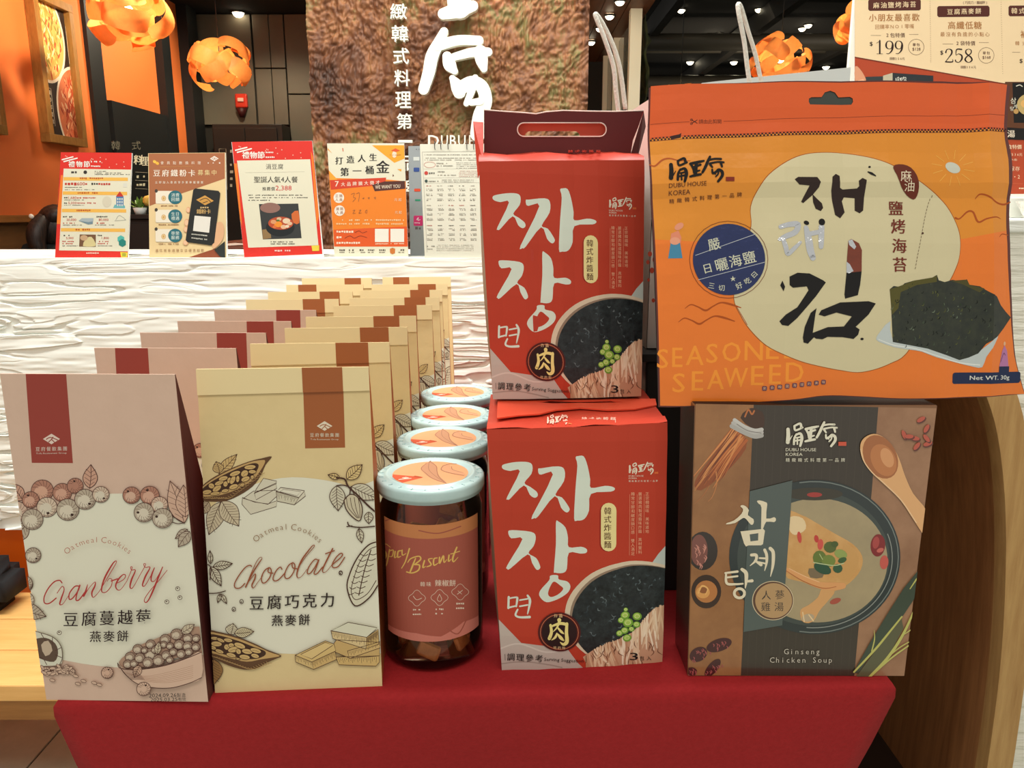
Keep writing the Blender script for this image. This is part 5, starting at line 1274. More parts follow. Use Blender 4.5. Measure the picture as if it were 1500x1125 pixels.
for st in ([(58, 425, 26), (105, 412, 30), (155, 412, 34), (140, 455, 32), (85, 480, 30), (50, 498, 20)], [(72, 505, 24), (85, 545, 28), (96, 582, 24), (130, 552, 24), (168, 515, 16)], [(202, 430, 26), (215, 500, 42), (225, 560, 42), (240, 604, 34)], [(293, 425, 34), (290, 480, 34), (288, 540, 28)], [(215, 468, 28), (290, 452, 26)]): A.line(st, 24, sv)
A.up(); A.ell(205, 402, 16, 12, bk, 20); A.ell(296, 397, 19, 20, bk)
A.poly([(105, 712), (150, 690), (220, 694), (300, 733), (316, 745), (260, 822), (200, 892), (150, 950), (100, 995), (65, 990), (50, 968), (85, 930), (150, 888), (215, 790), (205, 768), (125, 776), (106, 760)], bk)
A.poly([(436, 690), (520, 680), (512, 760), (500, 818), (430, 838), (426, 815)], bk); A.poly([(447, 505), (465, 495), (505, 520), (522, 560), (520, 682), (436, 690), (440, 600)], cp); A.up(); A.poly([(447, 505), (468, 497), (490, 540), (480, 555), (452, 530)], sv); A.poly([(437, 625), (455, 640), (475, 680), (450, 692), (436, 688)], sv)
A.poly([(185, 1060), (195, 1000), (228, 920), (262, 893), (255, 930), (242, 1035), (330, 1002), (425, 998), (468, 940), (380, 918), (310, 940), (275, 930), (290, 905), (400, 860), (560, 853), (600, 866), (560, 930), (490, 1000), (512, 1015), (505, 1045), (480, 1070), (420, 1060), (330, 1058), (300, 1072), (262, 1068), (250, 1060), (215, 1097), (190, 1090)], bk)
A.poly([(53, 762), (65, 735), (80, 770), (72, 796)], bk); A.ell(572, 79, 7, 6, bk); A.line([(562, 108, 6), (582, 118, 14), (604, 132, 6)], 10, bk); A.ell(527, 1070, 9, 7, bk)
A.at(1200, 110, 1 / 3.88).up()
A.poly([(372, 548), (385, 530), (430, 527), (475, 545), (508, 590), (519, 650), (512, 700), (490, 722), (450, 698), (415, 650), (392, 590)], (104, 42, 26), smooth=2); A.up()
A.glyph('麻', 444, 592, 62, (232, 220, 190)); A.glyph('油', 463, 648, 60, (232, 220, 190))
for ch, x, y in (('鹽', 386, 772), ('烤', 396, 874), ('海', 400, 982), ('苔', 402, 1086)): A.glyph(ch, x, y, 80, (116, 44, 30), .02)
for i in range(22):
    t = i / 22; x = 602 - 112 * t ** .7; y = 697 + 420 * t; A.line([(x, y), (x - 3 + .5 * t, y + 11)], 2.4, (80, 50, 36), sm=0)
A.ell(537, 910, 6, 6, (80, 50, 36))
# blue badge
A.at(940, 360, 1 / 4.327).up()
A.ring(522, 96, 240, 240, 3, (120, 60, 30)); A.ell(524, 95, 222, 222, M('foil_navy', (34, 48, 98), rough=.18, metal=.35, coat=.5, bump=(45, .5)), n=48); A.up()
A.line([(318, 70, 3), (690, -62, 3)], 3, (200, 206, 210), sm=0); A.line([(335, 222, 3), (742, 114, 3)], 3, (200, 206, 210), sm=0)
for ch, x, y, sz, ro in (('嚴', 432, 0, 74, -14), ('選', 520, -26, 60, -14), ('日', 392, 150, 60, -14), ('曬', 480, 126, 78, -14), ('海', 565, 104, 76, -14), ('鹽', 650, 84, 76, -14), ('三', 417, 258, 38, 10), ('切', 480, 272, 38, 0), ('好', 588, 258, 40, -25), ('吃', 640, 228, 38, -32), ('曰', 680, 190, 36, -45), ('★', 550, 216, 36, -5)):
    if ch != '選': A.glyph(ch, x, y, sz, (212, 214, 190), .008, ro)
# logo and small print
A.at().up(); house_logo(A, 966, 224.5, .077, bk, (130, 40, 24), sub=False)
A.text('DUBU HOUSE', 977, 271.5, 1030, 278, (90, 46, 24), 0, -.05); A.text('KOREA', 977, 282, 1007, 289, (90, 46, 24), 0, -.05); A.row('精緻韓式料理第一品牌', 978, 297, 1081, 6.6, (90, 46, 24), .01, -.09)
for i, ch in enumerate('來自韓國海域的美味'):
    x, y = 1114 + i * 10.5, 567.5 - i * 1.15; A.rect(x - 3.2, y - 3.2, x + 3.2, y + 3.2, (88, 60, 90), rr=1.4)
A.up()
for i, ch in enumerate('來自韓國海域的美味'):
    x, y = 1114 + i * 10.5, 567.5 - i * 1.15; A.glyph(ch, x, y, 4.6, (238, 190, 150))
A.build('front_foil', sw, 'printed orange foil front with brush lettering and a nori picture')
# back half of the pouch, its dark grey painting shade behind the hang hole
bmB = bmesh.new(); P2 = full; loops = [[Vector((x, y, 0)) for x, y in P2]]
tri = tessellate_polygon(loops); V = [bmB.verts.new((x, y, 0)) for x, y in P2]
for t in tri: bmB.faces.new([V[i] for i in t])
for ax, vals in enumerate((gx, gy)):
    for q in vals: bmesh.ops.bisect_plane(bmB, geom=bmB.verts[:] + bmB.edges[:] + bmB.faces[:], dist=1e-6, plane_co=(q, 0, 0) if ax == 0 else (0, q, 0), plane_no=(1, 0, 0) if ax == 0 else (0, 1, 0))
for v in bmB.verts:
    x, y = v.co.x, v.co.y; p, n_ = sb_s(x, y); u = min(max((x - 951) / 520, 0), 1); w_ = min(max((y - 200) / 385, 0), 1)
    v.co = p - n_ * (.0006 + .02 * math.sin(math.pi * u) ** .6 * math.sin(math.pi * w_) ** .6)
bm_obj('back_foil', bmB, M('foil_back_shade', (60, 66, 60), rough=.4), sw, smooth=True)

# ================================================================ biscuit jars
R = .042; jz = T + .159
lid_m = M('jar_lid_clear', (196, 220, 218), rough=.25, spec=.6, coat=.4, noise=(40, (176, 206, 206), .3))
glass = bpy.data.materials.new('jar_plastic'); glass.use_nodes = True
nt = glass.node_tree; nt.nodes.clear(); o_ = nt.nodes.new('ShaderNodeOutputMaterial'); mx = nt.nodes.new('ShaderNodeMixShader'); tr = nt.nodes.new('ShaderNodeBsdfTransparent'); gl = nt.nodes.new('ShaderNodeBsdfGlossy'); fr = nt.nodes.new('ShaderNodeFresnel')
gl.inputs['Roughness'].default_value = .06; fr.inputs[0].default_value = 1.45; tr.inputs[0].default_value = (.97, .96, .94, 1)
nt.links.new(fr.outputs[0], mx.inputs[0]); nt.links.new(tr.outputs[0], mx.inputs[1]); nt.links.new(gl.outputs[0], mx.inputs[2]); nt.links.new(mx.outputs[0], o_.inputs[0])
def jar(cx, cy, label, full_label):
    root = empty('biscuit_jar', (cx, cy, T), label, 'jar', 'spicy biscuit jars')
    lathe('body', [(0, T + .001), (.036, T + .001), (.041, T + .006), (R, T + .016), (R, T + .132), (R - .002, T + .139), (R - .006, T + .143), (R - .006, T + .153), (0, T + .1535)], (cx, cy), glass, root)
    lid = lathe('lid', [(0, jz - .0012), (.0325, jz - .0012), (.0345, jz + .0008), (.037, jz + .0008), (.038, jz - .001), (.0415, jz - .0008), (.0436, jz - .0015), (.0442, jz - .004), (.0442, jz - .0085), (.0438, jz - .0105), (.0428, jz - .011), (.0428, jz - .013), (.041, jz - .0133), (.0, jz - .0133)], (cx, cy), lid_m, root)
    for k in range(24):
        t = k * math.pi / 12; tube('rib', [(cx + .0385 * math.cos(t), cy + .0385 * math.sin(t), jz - .0006), (cx + .042 * math.cos(t), cy + .042 * math.sin(t), jz - .0006)], .00035, lid_m, lid, 4)
    S = lambda x, y: (Vector((cx + x / 1000, cy + y / 1000, jz - .0011)), Vector((0, 0, 1)))
    A = Art(S, step=2e-5, base=2e-5); A.ell(0, 0, 31, 31, (226, 158, 112), n=48); A.up(); A.poly([(-31 * math.cos(.0), 0), (-27, 15), (-18, 25), (-6, 30), (-2, 12), (-14, 2)], (226, 158, 112)); A.up()
    lg = (200, 84, 50); A.poly([(-30.5, -3), (-30, -9), (-27, -15), (-21, -22), (-12, -6), (-5, -10)], lg); A.up(); A.poly([(-30.5, -3), (-28, -13), (-20, -23.5), (-5, -11)], lg); A.up()
    group_logo(A, -19, -11.5, 3.2, (240, 224, 208), lg, name=False); A.rect(-24, -16.5, -14, -15.3, (240, 224, 208), sl=.3)
    pm = (152, 104, 78)
    A.poly([(-6, 26), (-2, 30), (3, 18), (5, 4), (9, -10), (15, -24), (3, -14), (-6, 2), (-9, 14)], (190, 138, 104), smooth=3); A.up(); A.line([(-6, 26), (-9, 12), (-4, 0), (3, -13), (15, -25)], .7, pm); A.line([(-3, 29), (3, 18), (5, 4), (8, -10), (15, -25)], .7, pm); A.line([(-4, 26), (-2, 8), (5, -8), (13, -22)], .5, pm); A.line([(-4, 27), (-3, 34)], 1.2, pm)
    A.poly([(9, 19), (14, 22), (16, 12), (24, 4), (29, -3), (26, -6), (14, 2), (8, 10)], (206, 150, 112), smooth=3); A.up(); A.line([(9, 20), (8, 9), (15, 1), (28, -6)], .8, pm); A.line([(16, 17), (18, 8), (27, 1)], .6, pm); A.line([(9, 19), (14, 24), (20, 24)], 1.2, pm)
    A.build('lid_label', root, 'round orange paper label with drawn chillies')
    # wrap label: written in picture units, wrapped on the wall of the jar
    Rl = R + .0003
    def pre(x, y):
        d_ = ray(x, y); o = CAM - Vector((cx, cy, 0)); aa = d_.x ** 2 + d_.y ** 2; bb = o.x * d_.x + o.y * d_.y; cc = o.x ** 2 + o.y ** 2 - Rl ** 2; q = bb * bb - aa * cc
        if q < 0: t = -bb / aa; p = o + d_ * t; return (math.atan2(p.x, -p.y) * Rl * 1000, p.z * 1000)
        t = (-bb - math.sqrt(q)) / aa; p = o + d_ * t; return (math.atan2(p.x, -p.y) * Rl * 1000, p.z * 1000)
    st = 3.0; cols = [i * st for i in range(-28, 29)]
    def S2(x, z):
        i = math.floor(x / st); f = x / st - i
        P0, P1 = [Vector((cx + Rl * math.sin(j * st / 1000 / Rl), cy - Rl * math.cos(j * st / 1000 / Rl), z / 1000)) for j in (i, i + 1)]
        p = P0.lerp(P1, f); n = Vector((math.sin(x / 1000 / Rl), -math.cos(x / 1000 / Rl), 0)); return p, n
    x0, x1, z0, z1 = -42, 50, (T + .030) * 1000, (T + .130) * 1000
    A = Art(S2, grid=(cols, ()), step=-1.2e-5 if 0 else 1.2e-5, base=0, clip=[(x0, z0), (x1, z0), (x1, z1), (x0, z1)] if full_label else None)
    A.add([(x0, z0), (x1, z0), (x1, z1), (x0, z1)], [(0, 1, 2, 3)], (168, 88, 72)); A.up()
    A.add([(x0, z1 - 11), (x1, z1 - 12), (x1, z1), (x0, z1)], [(0, 1, 2, 3)], (198, 128, 80)); A.poly([(x0, z0), (x1, z0), (x1, z0 + 9), (30, z0 + 12), (10, z0 + 4), (-10, z0 + 7), (x0, z0 + 5)], (204, 124, 108)); A.up()
    if full_label:
        A.pre = pre; gd = (226, 186, 100)
        A.at(540, 540, 1 / 2.4456)
        for s_ in ([(78, 640, 2), (60, 628, 3), (52, 645, 5), (64, 665, 6), (54, 685, 5), (38, 682, 3)], [(75, 648, 4), (66, 695, 5), (58, 712, 3)], [(72, 655, 3), (88, 650, 4), (84, 672, 4), (70, 672, 2)], [(95, 655, 5), (93, 676, 5), (100, 674, 2)], [(118, 652, 3), (106, 655, 5), (104, 675, 5), (116, 672, 2)], [(120, 650, 4), (121, 668, 4), (134, 662, 2)], [(146, 645, 5), (132, 690, 4), (118, 715, 3)],
                   [(168, 680, 4), (158, 705, 6), (148, 730, 5)], [(140, 694, 3), (152, 680, 4), (180, 672, 4), (186, 684, 5), (164, 702, 4)], [(164, 702, 4), (182, 704, 5), (178, 722, 5), (156, 732, 4), (136, 728, 4)], [(200, 688, 5), (194, 712, 5), (204, 708, 2)], [(228, 680, 3), (214, 684, 4), (224, 702, 5), (208, 710, 3)], [(246, 678, 3), (234, 682, 5), (234, 704, 5), (250, 696, 2)], [(254, 676, 5), (254, 698, 5), (268, 670, 5), (270, 694, 4), (280, 684, 2)], [(288, 668, 5), (286, 690, 5), (296, 682, 2)], [(316, 640, 5), (302, 676, 6), (304, 692, 4), (320, 676, 2)], [(294, 664, 3), (326, 654, 3)]):
            A.line([(x, y, w_ * 1.05) for x, y, w_ in s_], 3, gd)
        wt = (226, 206, 186)
        A.row('韓味', 185, 772, 224, 17, wt); A.row('辣椒餅', 238, 768, 312, 23, wt, .01)
        for x, y in ((173, 822), (254, 820), (328, 800)):
            A.line([(x + (27 + 4 * math.cos(4 * t)) * math.cos(t), y + (25 + 4 * math.cos(4 * t)) * math.sin(t)) for t in [k * math.pi / 12 for k in range(25)]], 1.4, wt, sm=0)
            A.small(x - 14, y + 42, x + 14, 7, wt); A.small(x - 15, y + 58, x + 15, 7, wt)
        A.line([(160, 815), (172, 828), (190, 822)], 2, wt); A.line([(254, 808), (246, 826), (254, 834), (262, 826), (254, 808)], 1.6, wt); A.line([(318, 808), (336, 794)], 2, wt); A.line([(320, 796), (334, 808)], 1.6, wt)
        for s_ in ([(60, 545), (110, 530), (160, 550), (230, 535), (300, 545)], [(180, 580), (250, 590), (330, 565)], [(280, 930), (320, 950), (350, 900)]): A.line(s_, 4, (162, 86, 70))
    A.build('wrap_label', root, 'brown red paper label' + (' with gold script reading Spicy Biscuit' if full_label else ''))
    return root
jar(-.067, .612, 'clear jar of spicy biscuits with a pale blue lid, front of the four', True)
for x, y, l in ((-.065, .714, 'biscuit jar with a pale blue lid, second from the front'), (-.064, .805, 'biscuit jar with a pale blue lid, third from the front'), (-.0645, .909, 'biscuit jar with a pale blue lid, rearmost behind the others')): jar(x, y, l, False)
# biscuits in the front jar
bi_m = M('biscuit_brown', (224, 144, 76), rough=.6, noise=(120, (170, 98, 46), .3)); r_ = random.Random(9); first = None
for k in range(46):
    z = T + .006 + (k // 7) * .017 + r_.uniform(0, .006); t = (k % 7) * math.tau / 7 + r_.uniform(-.3, .3); rr = .0265
    if k % 7 == 6: rr = .004
    if first is None:
        bm = bmesh.new(); bmesh.ops.create_cube(bm, size=1); bmesh.ops.scale(bm, vec=(.019, .0045, .0125), verts=bm.verts); bmesh.ops.bevel(bm, geom=bm.edges[:], offset=.0015, segments=1, affect='EDGES')
        first = bm_obj('biscuit', bm, bi_m); o = first
    else: o = first.copy(); COL.objects.link(o)
    o.location = (-.067 + rr * math.sin(t), .612 - rr * math.cos(t), z + .004); o.rotation_euler = (r_.uniform(-.5, .5), r_.uniform(-.4, .4), t + r_.uniform(-.2, .2))
    tag(o, 'rough brown spicy biscuit packed inside the front jar', 'biscuit', 'biscuits inside the front jar')
# ================================================================ dark riser and white paper bag behind the packs
rs = empty('display_riser', (.24, .83, T), 'black display riser in the shade behind the noodle packs and soup box', 'stand')
blk = M('riser_black', (26, 24, 23), rough=.6)
box('body', (.125, .715, T), (.335, .93, T + .232), blk, rs, bevel=.002); box('top', (.12, .71, T + .232), (.34, .935, T + .24), blk, rs, bevel=.001)
kraft = M('white_paper', (228, 214, 206), rough=.7, bump=(12, .3)); inn = M('paper_inside_grey', (196, 200, 196), rough=.7)
zb_ = T + .2405
pb_ = empty('paper_bag', (.24, .8, zb_), 'white paper carrier bag with white cord handles behind the seaweed bag', 'bag')
tl, tr = on_y(912, 158, .735), on_y(1240, 138, .735)
lb, rb = Vector((.128, .735, zb_)), Vector((.33, .735, zb_)); D = Vector((0, .15, 0))
lt = Vector((.1285, .735, on_y(950, 139, .735).z)); rt = Vector((.327, .735, lt.z + .006))
pt = on_y(913, 160, .80)
slab('front_panel', [lb, rb, rt, Vector((.23, .735, lt.z + .002)), lt], (0, .0006, 0), kraft, pb_)
slab('back_panel', [lb + D, rb + D, rt + D, lt + D], (0, .0006, 0), inn, pb_)
slab('side_panel', [lb, lb + D * .5 - Vector((.004, 0, 0)), lt + D * .5 - Vector((.014, 0, .006)), lt], (.0006, 0, 0), kraft, pb_)
slab('side_panel', [lb + D * .5 - Vector((.004, 0, 0)), lb + D, lt + D, lt + D * .5 - Vector((.014, 0, .006))], (.0006, 0, 0), kraft, pb_)
slab('side_panel', [rb, rb + D, rt + D, rt], (-.0006, 0, 0), kraft, pb_)
slab('base', [lb, rb, rb + D, lb + D], (0, 0, .0006), kraft, pb_)
cord = M('white_cord', (240, 238, 226), rough=.8, bump=(900, .5), stretch=(1, 1, .4))
def cordh(pts): tube('cord_handle', [Vector(p) for p in crom([tuple(q) for q in pts], 8)], .0022, cord, pb_, 8)
Yc = .80
cordh([on_y(906, 165, Yc), on_y(902, 130, Yc), on_y(898, 95, Yc), on_y(885, 55, Yc), on_y(872, 22, Yc + .003), on_y(880, 30, Yc + .006), on_y(896, 62, Yc + .01), on_y(908, 100, Yc + .012), on_y(916, 160, Yc + .014)])
cordh([on_y(1101, 140, Yc), on_y(1095, 100, Yc), on_y(1090, 60, Yc), on_y(1083, 24, Yc), on_y(1081, 7, Yc + .003), on_y(1086, 12, Yc + .006), on_y(1096, 46, Yc + .01), on_y(1107, 82, Yc + .012), on_y(1119, 140, Yc + .014)])
A = Art(lambda x, y: (on_y(x, y, .735), Vector((0, -1, 0))), base=2e-4)
for x, y, r in ((952, 372, 3), (949, 384, 2.4), (955, 396, 3.2), (950, 410, 2), (957, 440, 2.4), (960, 380, 4), (970, 400, 3)): A.ell(x, y, r, r * 1.3, (214, 84, 60))
A.build('front_print', pb_)
bl = empty('gift_box', (.3, 1.02, T), 'pale grey white box whose slanted lid shows above the seaweed bag', 'box')
p0, p1, p2, p3 = on_y(1030, 122, 1.0), on_y(1048, 119.5, 1.0), on_y(1243, 99, 1.0), on_y(1243, 128, 1.0)
bz = T
slab('body', [Vector((p0.x, 1.0, bz)), Vector((p2.x, 1.0, bz)), Vector((p2.x, 1.0, p3.z - .004)), Vector((p0.x, 1.0, p0.z - .012))], (0, .09, 0), M('box_pale_side', (206, 210, 206), rough=.6), bl)
slab('lid', [Vector((p0.x - .002, .998, p0.z - .012)), Vector((p2.x + .002, .998, p3.z - .004)), p2 + Vector((.002, -.002, 0)), p1 + Vector((0, -.002, 0)), p0 + Vector((-.002, -.002, 0))], (0, .096, 0), M('box_pale', (222, 228, 226), rough=.5), bl)

# ================================================================ price poster on its white box
st_ = empty('poster_base', (.9, 1.33, zb), 'low white box carrying the price poster on the niche counter', 'box')
box('body', (.4, 1.27, zb), (1.45, 1.42, zb + .033), M('base_white', (228, 230, 222), rough=.5), st_, bevel=.003)
Yp = 1.3; z0p = zb + .0335
po = empty('price_poster', (.95, Yp, z0p), 'large cream and brick red price poster standing behind the seaweed bag', 'poster')
xl = on_y(1246, 60, Yp).x
box('board', (xl, Yp, z0p), (xl + .95, Yp + .008, z0p + .62), M('foam_board', (244, 242, 230), rough=.6), po, bevel=.001)
SP = lambda x, y: (on_y(x, y, Yp - .0002), Vector((0, -1, 0)))
A = Art(SP, step=6e-5, base=1e-4)
xr = 750 + FP * (xl + .94) / Yp * 1.02
BRK = (178, 72, 42); CRE = (240, 214, 172)
A.poly([(1252, -190), (1980, -190), (1980, 284), (1252, 284)], BRK); A.up()
A.poly([(1252, -190), (1980, -190), (1980, 200), (1465, 122.5), (1252, 85)], (120, 48, 30)); A.up(); A.poly([(1252, -190), (1980, -190), (1980, 200), (1465, 121), (1252, 83)], CRE); A.up()
A.at(1240, 0, 1 / 5.769); DB = (84, 40, 32); GB = (170, 112, 58)
def cap_(x0, y0, x1, y1, s=12): A.poly([(x0 + s, y0), (x1 - s, y0 - 4), (x1, y0 + s), (x1, y1 - s - 4), (x1 - s, y1 - 4), (x0 + s, y1), (x0, y1 - s), (x0, y0 + s)], DB)
cap_(183, -5, 627, 92); cap_(766, 52, 1208, 145); cap_(1368, 48, 1800, 138); A.up()
A.row('麻油鹽烤海苔', 226, 46, 586, 50, CRE, .015, -.03); A.row('豆腐燕麥餅', 850, 100, 1136, 48, CRE, .015, -.03); A.row('韓式炸醬麵', 1392, 92, 1700, 50, CRE, .015)
A.row('小朋友最喜歡', 190, 150, 614, 62, GB, .014, -.01); A.row('回購率NO1零嘴', 240, 228, 570, 38, GB, 0, -.02); A.row('高纖低糖', 856, 214, 1140, 64, GB, .014); A.row('最沒有負擔的小點心', 792, 290, 1208, 38, GB); A.row('(巧克力/蔓越莓)', 975, 22, 1196, 26, DB)
A.row('2包特價', 326, 298, 492, 38, DB, .008); A.row('2袋特價', 918, 366, 1086, 38, DB, .008)
for x0, x1, y in ((204, 290, 300), (528, 606, 291), (812, 900, 372), (1118, 1200, 360), (1400, 1466, 442)): A.line([(x0, y), (x1, y)], 2.4, DB, sm=0)
def num(t, x, y, h):
    """tall high-contrast figures"""
    k = h / 120
    for ch in t:
        S = {'1': [[(8, 22, 4), (36, 4, 5), (36, 6, 14), (36, 114, 14)], [(10, 117, 4), (62, 117, 4)]],
             '9': [[(66, 38, 16), (56, 66, 8), (36, 74, 5), (14, 62, 12), (8, 36, 15), (18, 10, 8), (38, 3, 5), (60, 14, 10), (68, 44, 16), (60, 86, 14), (34, 114, 6), (12, 114, 5)]],
             '2': [[(10, 32, 13), (18, 10, 8), (38, 3, 6), (60, 14, 13), (60, 42, 13), (34, 78, 7), (8, 112, 6)], [(8, 113, 10), (66, 113, 10), (69, 92, 4)]],
             '5': [[(62, 6, 12), (20, 7, 10), (14, 54, 5), (36, 44, 6), (62, 58, 13), (64, 88, 14), (40, 116, 6), (12, 110, 8), (10, 98, 10)]],
             '8': [[(38, 58, 12), (16, 38, 13), (16, 14, 9), (38, 3, 5), (60, 14, 9), (58, 38, 9), (38, 56, 9), (14, 78, 11), (10, 100, 14), (38, 118, 5), (66, 100, 13), (60, 76, 13), (38, 58, 11)]]}[ch]
        for s_ in S: A.line([(x + a_ * k, y + b_ * k, max(w_ * k, 3)) for a_, b_, w_ in s_], 5, (40, 20, 20), sm=5)
        x += 84 * k
num('199', 246, 344, 114); num('258', 828, 412, 118)
for x, y in ((208, 370), (804, 444), (1474, 514)): A.glyph('$', x, y, 44, (40, 20, 20), .01, 0, 1.2)
for x, y, t in ((588, 398, '$128'), (1180, 468, '$168')):
    A.ring(x, y, 66, 66, 3, DB); A.row('單包', x - 30, y - 20, x + 30, 26, DB, .02); A.text(t, x - 32, y + 5, x + 36, y + 34, DB, .02)
A.row('原價256元', 362, 496, 492, 24, DB); A.row('原價336元', 962, 568, 1094, 24, DB)
for i in range(34):
    for x0, x1, y0, y1 in ((704, 712, 0, 540), (1304, 1320, 0, 640)): t = i / 34; A.ell(x0 + (x1 - x0) * t, y0 + (y1 - y0) * t, 3, 3, (170, 140, 110), n=6)
A.row('補氣養身', 1470, 290, 1760, 62, GB, .014); A.row('韓式經典風味', 1424, 366, 1760, 36, GB)
# pictures along the foot of the poster
A.poly([(160, 650), (310, 645), (310, 720), (160, 720)], (52, 60, 62)); A.poly([(308, 640), (388, 616), (388, 720), (308, 720)], (196, 186, 160)); A.poly([(388, 616), (732, 640), (732, 720), (388, 720)], (44, 50, 54)); A.up()
A.poly([(72, 560), (110, 580), (150, 640), (165, 690), (130, 710), (72, 690)], (222, 158, 122), smooth=2); A.up(); A.poly([(80, 690), (140, 668), (150, 700), (90, 715)], (236, 180, 146), smooth=2)
house_logo(A, 400, 640, .09, (220, 222, 210), (200, 80, 50), sub=False)
A.at()
A.at(1440, 100, 1 / 3.75).up()
A.poly([(120, 75), (240, 75), (400, 75), (400, 340), (118, 330)], (96, 58, 36)); A.up(); A.poly([(160, 80), (400, 80), (400, 300), (168, 300)], (22, 22, 22)); A.poly([(128, 325), (215, 330), (400, 335), (400, 400), (130, 392)], (26, 22, 22)); A.up()
A.glyph('삼', 165, 178, 34, (230, 226, 206)); A.glyph('계', 176, 210, 24, (230, 226, 206)); A.glyph('탕', 158, 222, 24, (230, 226, 206)); A.ell(250, 200, 65, 60, (196, 170, 110), n=20); A.up(); A.ell(235, 195, 30, 24, (226, 180, 110)); A.ell(180, 237, 14, 14, (190, 150, 90)); A.line([(182, 98), (200, 92), (214, 100)], 5, (220, 216, 200))
A.glyph('湯', 153, 360, 40, (236, 222, 200), .02); A.row('盒特價', 133, 432, 210, 24, (240, 214, 180), .02); A.row('價536元', 136, 474, 214, 17, (240, 214, 180)); A.row('(1入/盒)', 138, 502, 190, 12, (240, 214, 180)); A.row('保存', 146, 552, 200, 25, (240, 214, 180)); A.row('・2', 160, 596, 208, 26, (240, 214, 180))
A.line([(140, 632), (400, 640)], 1.2, (210, 120, 80), sm=0); A.small(196, 660, 330, 12, (240, 214, 180))
A.ell(360, 520, 60, 60, (224, 196, 120)); A.at()
A.build('poster_print', po, 'printed prices of 199 and 258 on cream above a brick red band')
dl = empty('paper_dish', (.95, 1.2, zb), 'white folded paper tray printed with fine grey lines, right edge', 'tray')
mesh_obj('tray', [(.80, 1.175, zb + .001), (1.02, 1.175, zb + .001), (1.02, 1.25, zb + .001), (.80, 1.25, zb + .001), (.79, 1.165, zb + .02), (1.03, 1.165, zb + .02), (1.03, 1.26, zb + .026), (.79, 1.26, zb + .026)], [(0, 1, 2, 3), (0, 1, 5, 4), (1, 2, 6, 5), (2, 3, 7, 6), (3, 0, 4, 7)], M('tray_white', (232, 232, 222), rough=.6, noise=(90, (196, 196, 190), .1)), dl)

# ================================================================ signs on the counter
acr = M('acrylic_edge', (226, 232, 226), rough=.15, coat=.5)
SY = 1.64
def sign(label, TLq, TRq, BRq, BLq, lean=.03, cat='sign', board=None, Y=SY):
    p0 = Vector((0, Y, ctop)); s_, n_ = plane_surf(p0, p0 + Vector((.1, 0, 0)), p0 + Vector((0, lean, .22)))
    q = [s_(*p)[0] for p in (TLq, TRq, BRq, BLq)]; q[2] = q[2] + (q[2] - q[1]) * ((ctop + .0002 - q[2].z) / (q[2].z - q[1].z)); q[3] = q[3] + (q[3] - q[0]) * ((ctop + .0002 - q[3].z) / (q[3].z - q[0].z))
    root = empty('sign_holder', ((q[2].x + q[3].x) / 2, Y, ctop), label, cat)
    slab('panel', [v - n_ * .0003 for v in q], -n_ * .004, board or acr, root)
    w_ = (q[2] - q[3]) * .96; m_ = (q[2] + q[3]) / 2
    slab('foot', [m_ - w_ / 2 + Vector((0, .004, .0005)), m_ + w_ / 2 + Vector((0, .004, .0005)), m_ + w_ / 2 + Vector((0, .07, .0005)), m_ - w_ / 2 + Vector((0, .07, .0005))], (0, 0, .003), acr, root)
    A = Art(s_, step=8e-5, base=1e-4, clip=[TLq, TRq, BRq, BLq]); return root, A
INKF[0] = .84
PR, PO, PW, PT = (226, 48, 34), (244, 130, 40), (234, 232, 206), (60, 56, 50)
def festive(A, at, wide):
    """red header with the festival lettering; the little characters are left out"""
    A.at(*at)
    A.row('禮物節', wide[0], wide[1], wide[2], wide[3], (246, 244, 232), .03)
    A.line([(wide[0] - 60, wide[1] - 42), (wide[0] + 40, wide[1] - 68)], 12, (246, 244, 232), sm=0); A.line([(wide[0] - 44, wide[1] - 24), (wide[0] + 80, wide[1] - 56)], 12, (246, 244, 232), sm=0)
    A.small(wide[2] + 10, wide[1] - 22, wide[2] + 110, 16, (246, 244, 232)); A.small(wide[2] + 10, wide[1] + 20, wide[2] + 100, 16, (246, 244, 232))
    r_ = random.Random(2)
    for k in range(12): A.ell(wide[0] - 50 + r_.random() * 600, wide[1] - 80 + r_.random() * 110, 6, 6, (250, 170, 150), n=6)
# 1
rt_, A = sign('red framed festival offer sign, leftmost on the counter', (89, 223), (193, 224), (187, 380), (80.5, 380))
A.at(75, 210, .1555).poly([(90, 80), (760, 86), (730, 1095), (30, 1090)], PR); A.up()
A.poly([(92, 300), (112, 300), (90, 760), (50, 760)], PO); A.poly([(757, 250), (775, 250), (760, 900), (735, 900)], PO); A.up()
A.poly([(118, 238), (757, 248), (725, 1018), (75, 1008)], PW); A.up(); festive(A, (75, 210, .1555), (165, 196, 365, 58))
YB = (246, 190, 84)
for y in (334, 468, 632, 814):
    t = (y - 238) / 770; x0 = 122 - 40 * t; A.rect(x0, y - 16, x0 + 606, y + 16, YB, sl=.008)
A.up()
for y, x0, x1 in ((330, 270, 490), (468, 250, 490), (632, 240, 370), (814, 230, 365)): A.small(x0, y, x1, 20, (190, 90, 40))
A.small(130, 275, 255, 30, PT); A.ell(322, 272, 17, 17, (50, 46, 44)); A.small(410, 265, 530, 9, PT); A.small(410, 280, 660, 9, PT); A.small(410, 294, 740, 9, PT)
rd = (196, 62, 50); A.small(130, 384, 240, 30, rd); A.text('600', 244, 366, 318, 396, rd, .03); A.small(322, 384, 350, 26, rd); A.small(380, 384, 440, 26, PT); A.small(445, 384, 610, 24, rd); A.rect(680, 376, 715, 414, (226, 226, 210)); A.small(130, 415, 290, 9, PT); A.small(130, 437, 410, 9, PT)
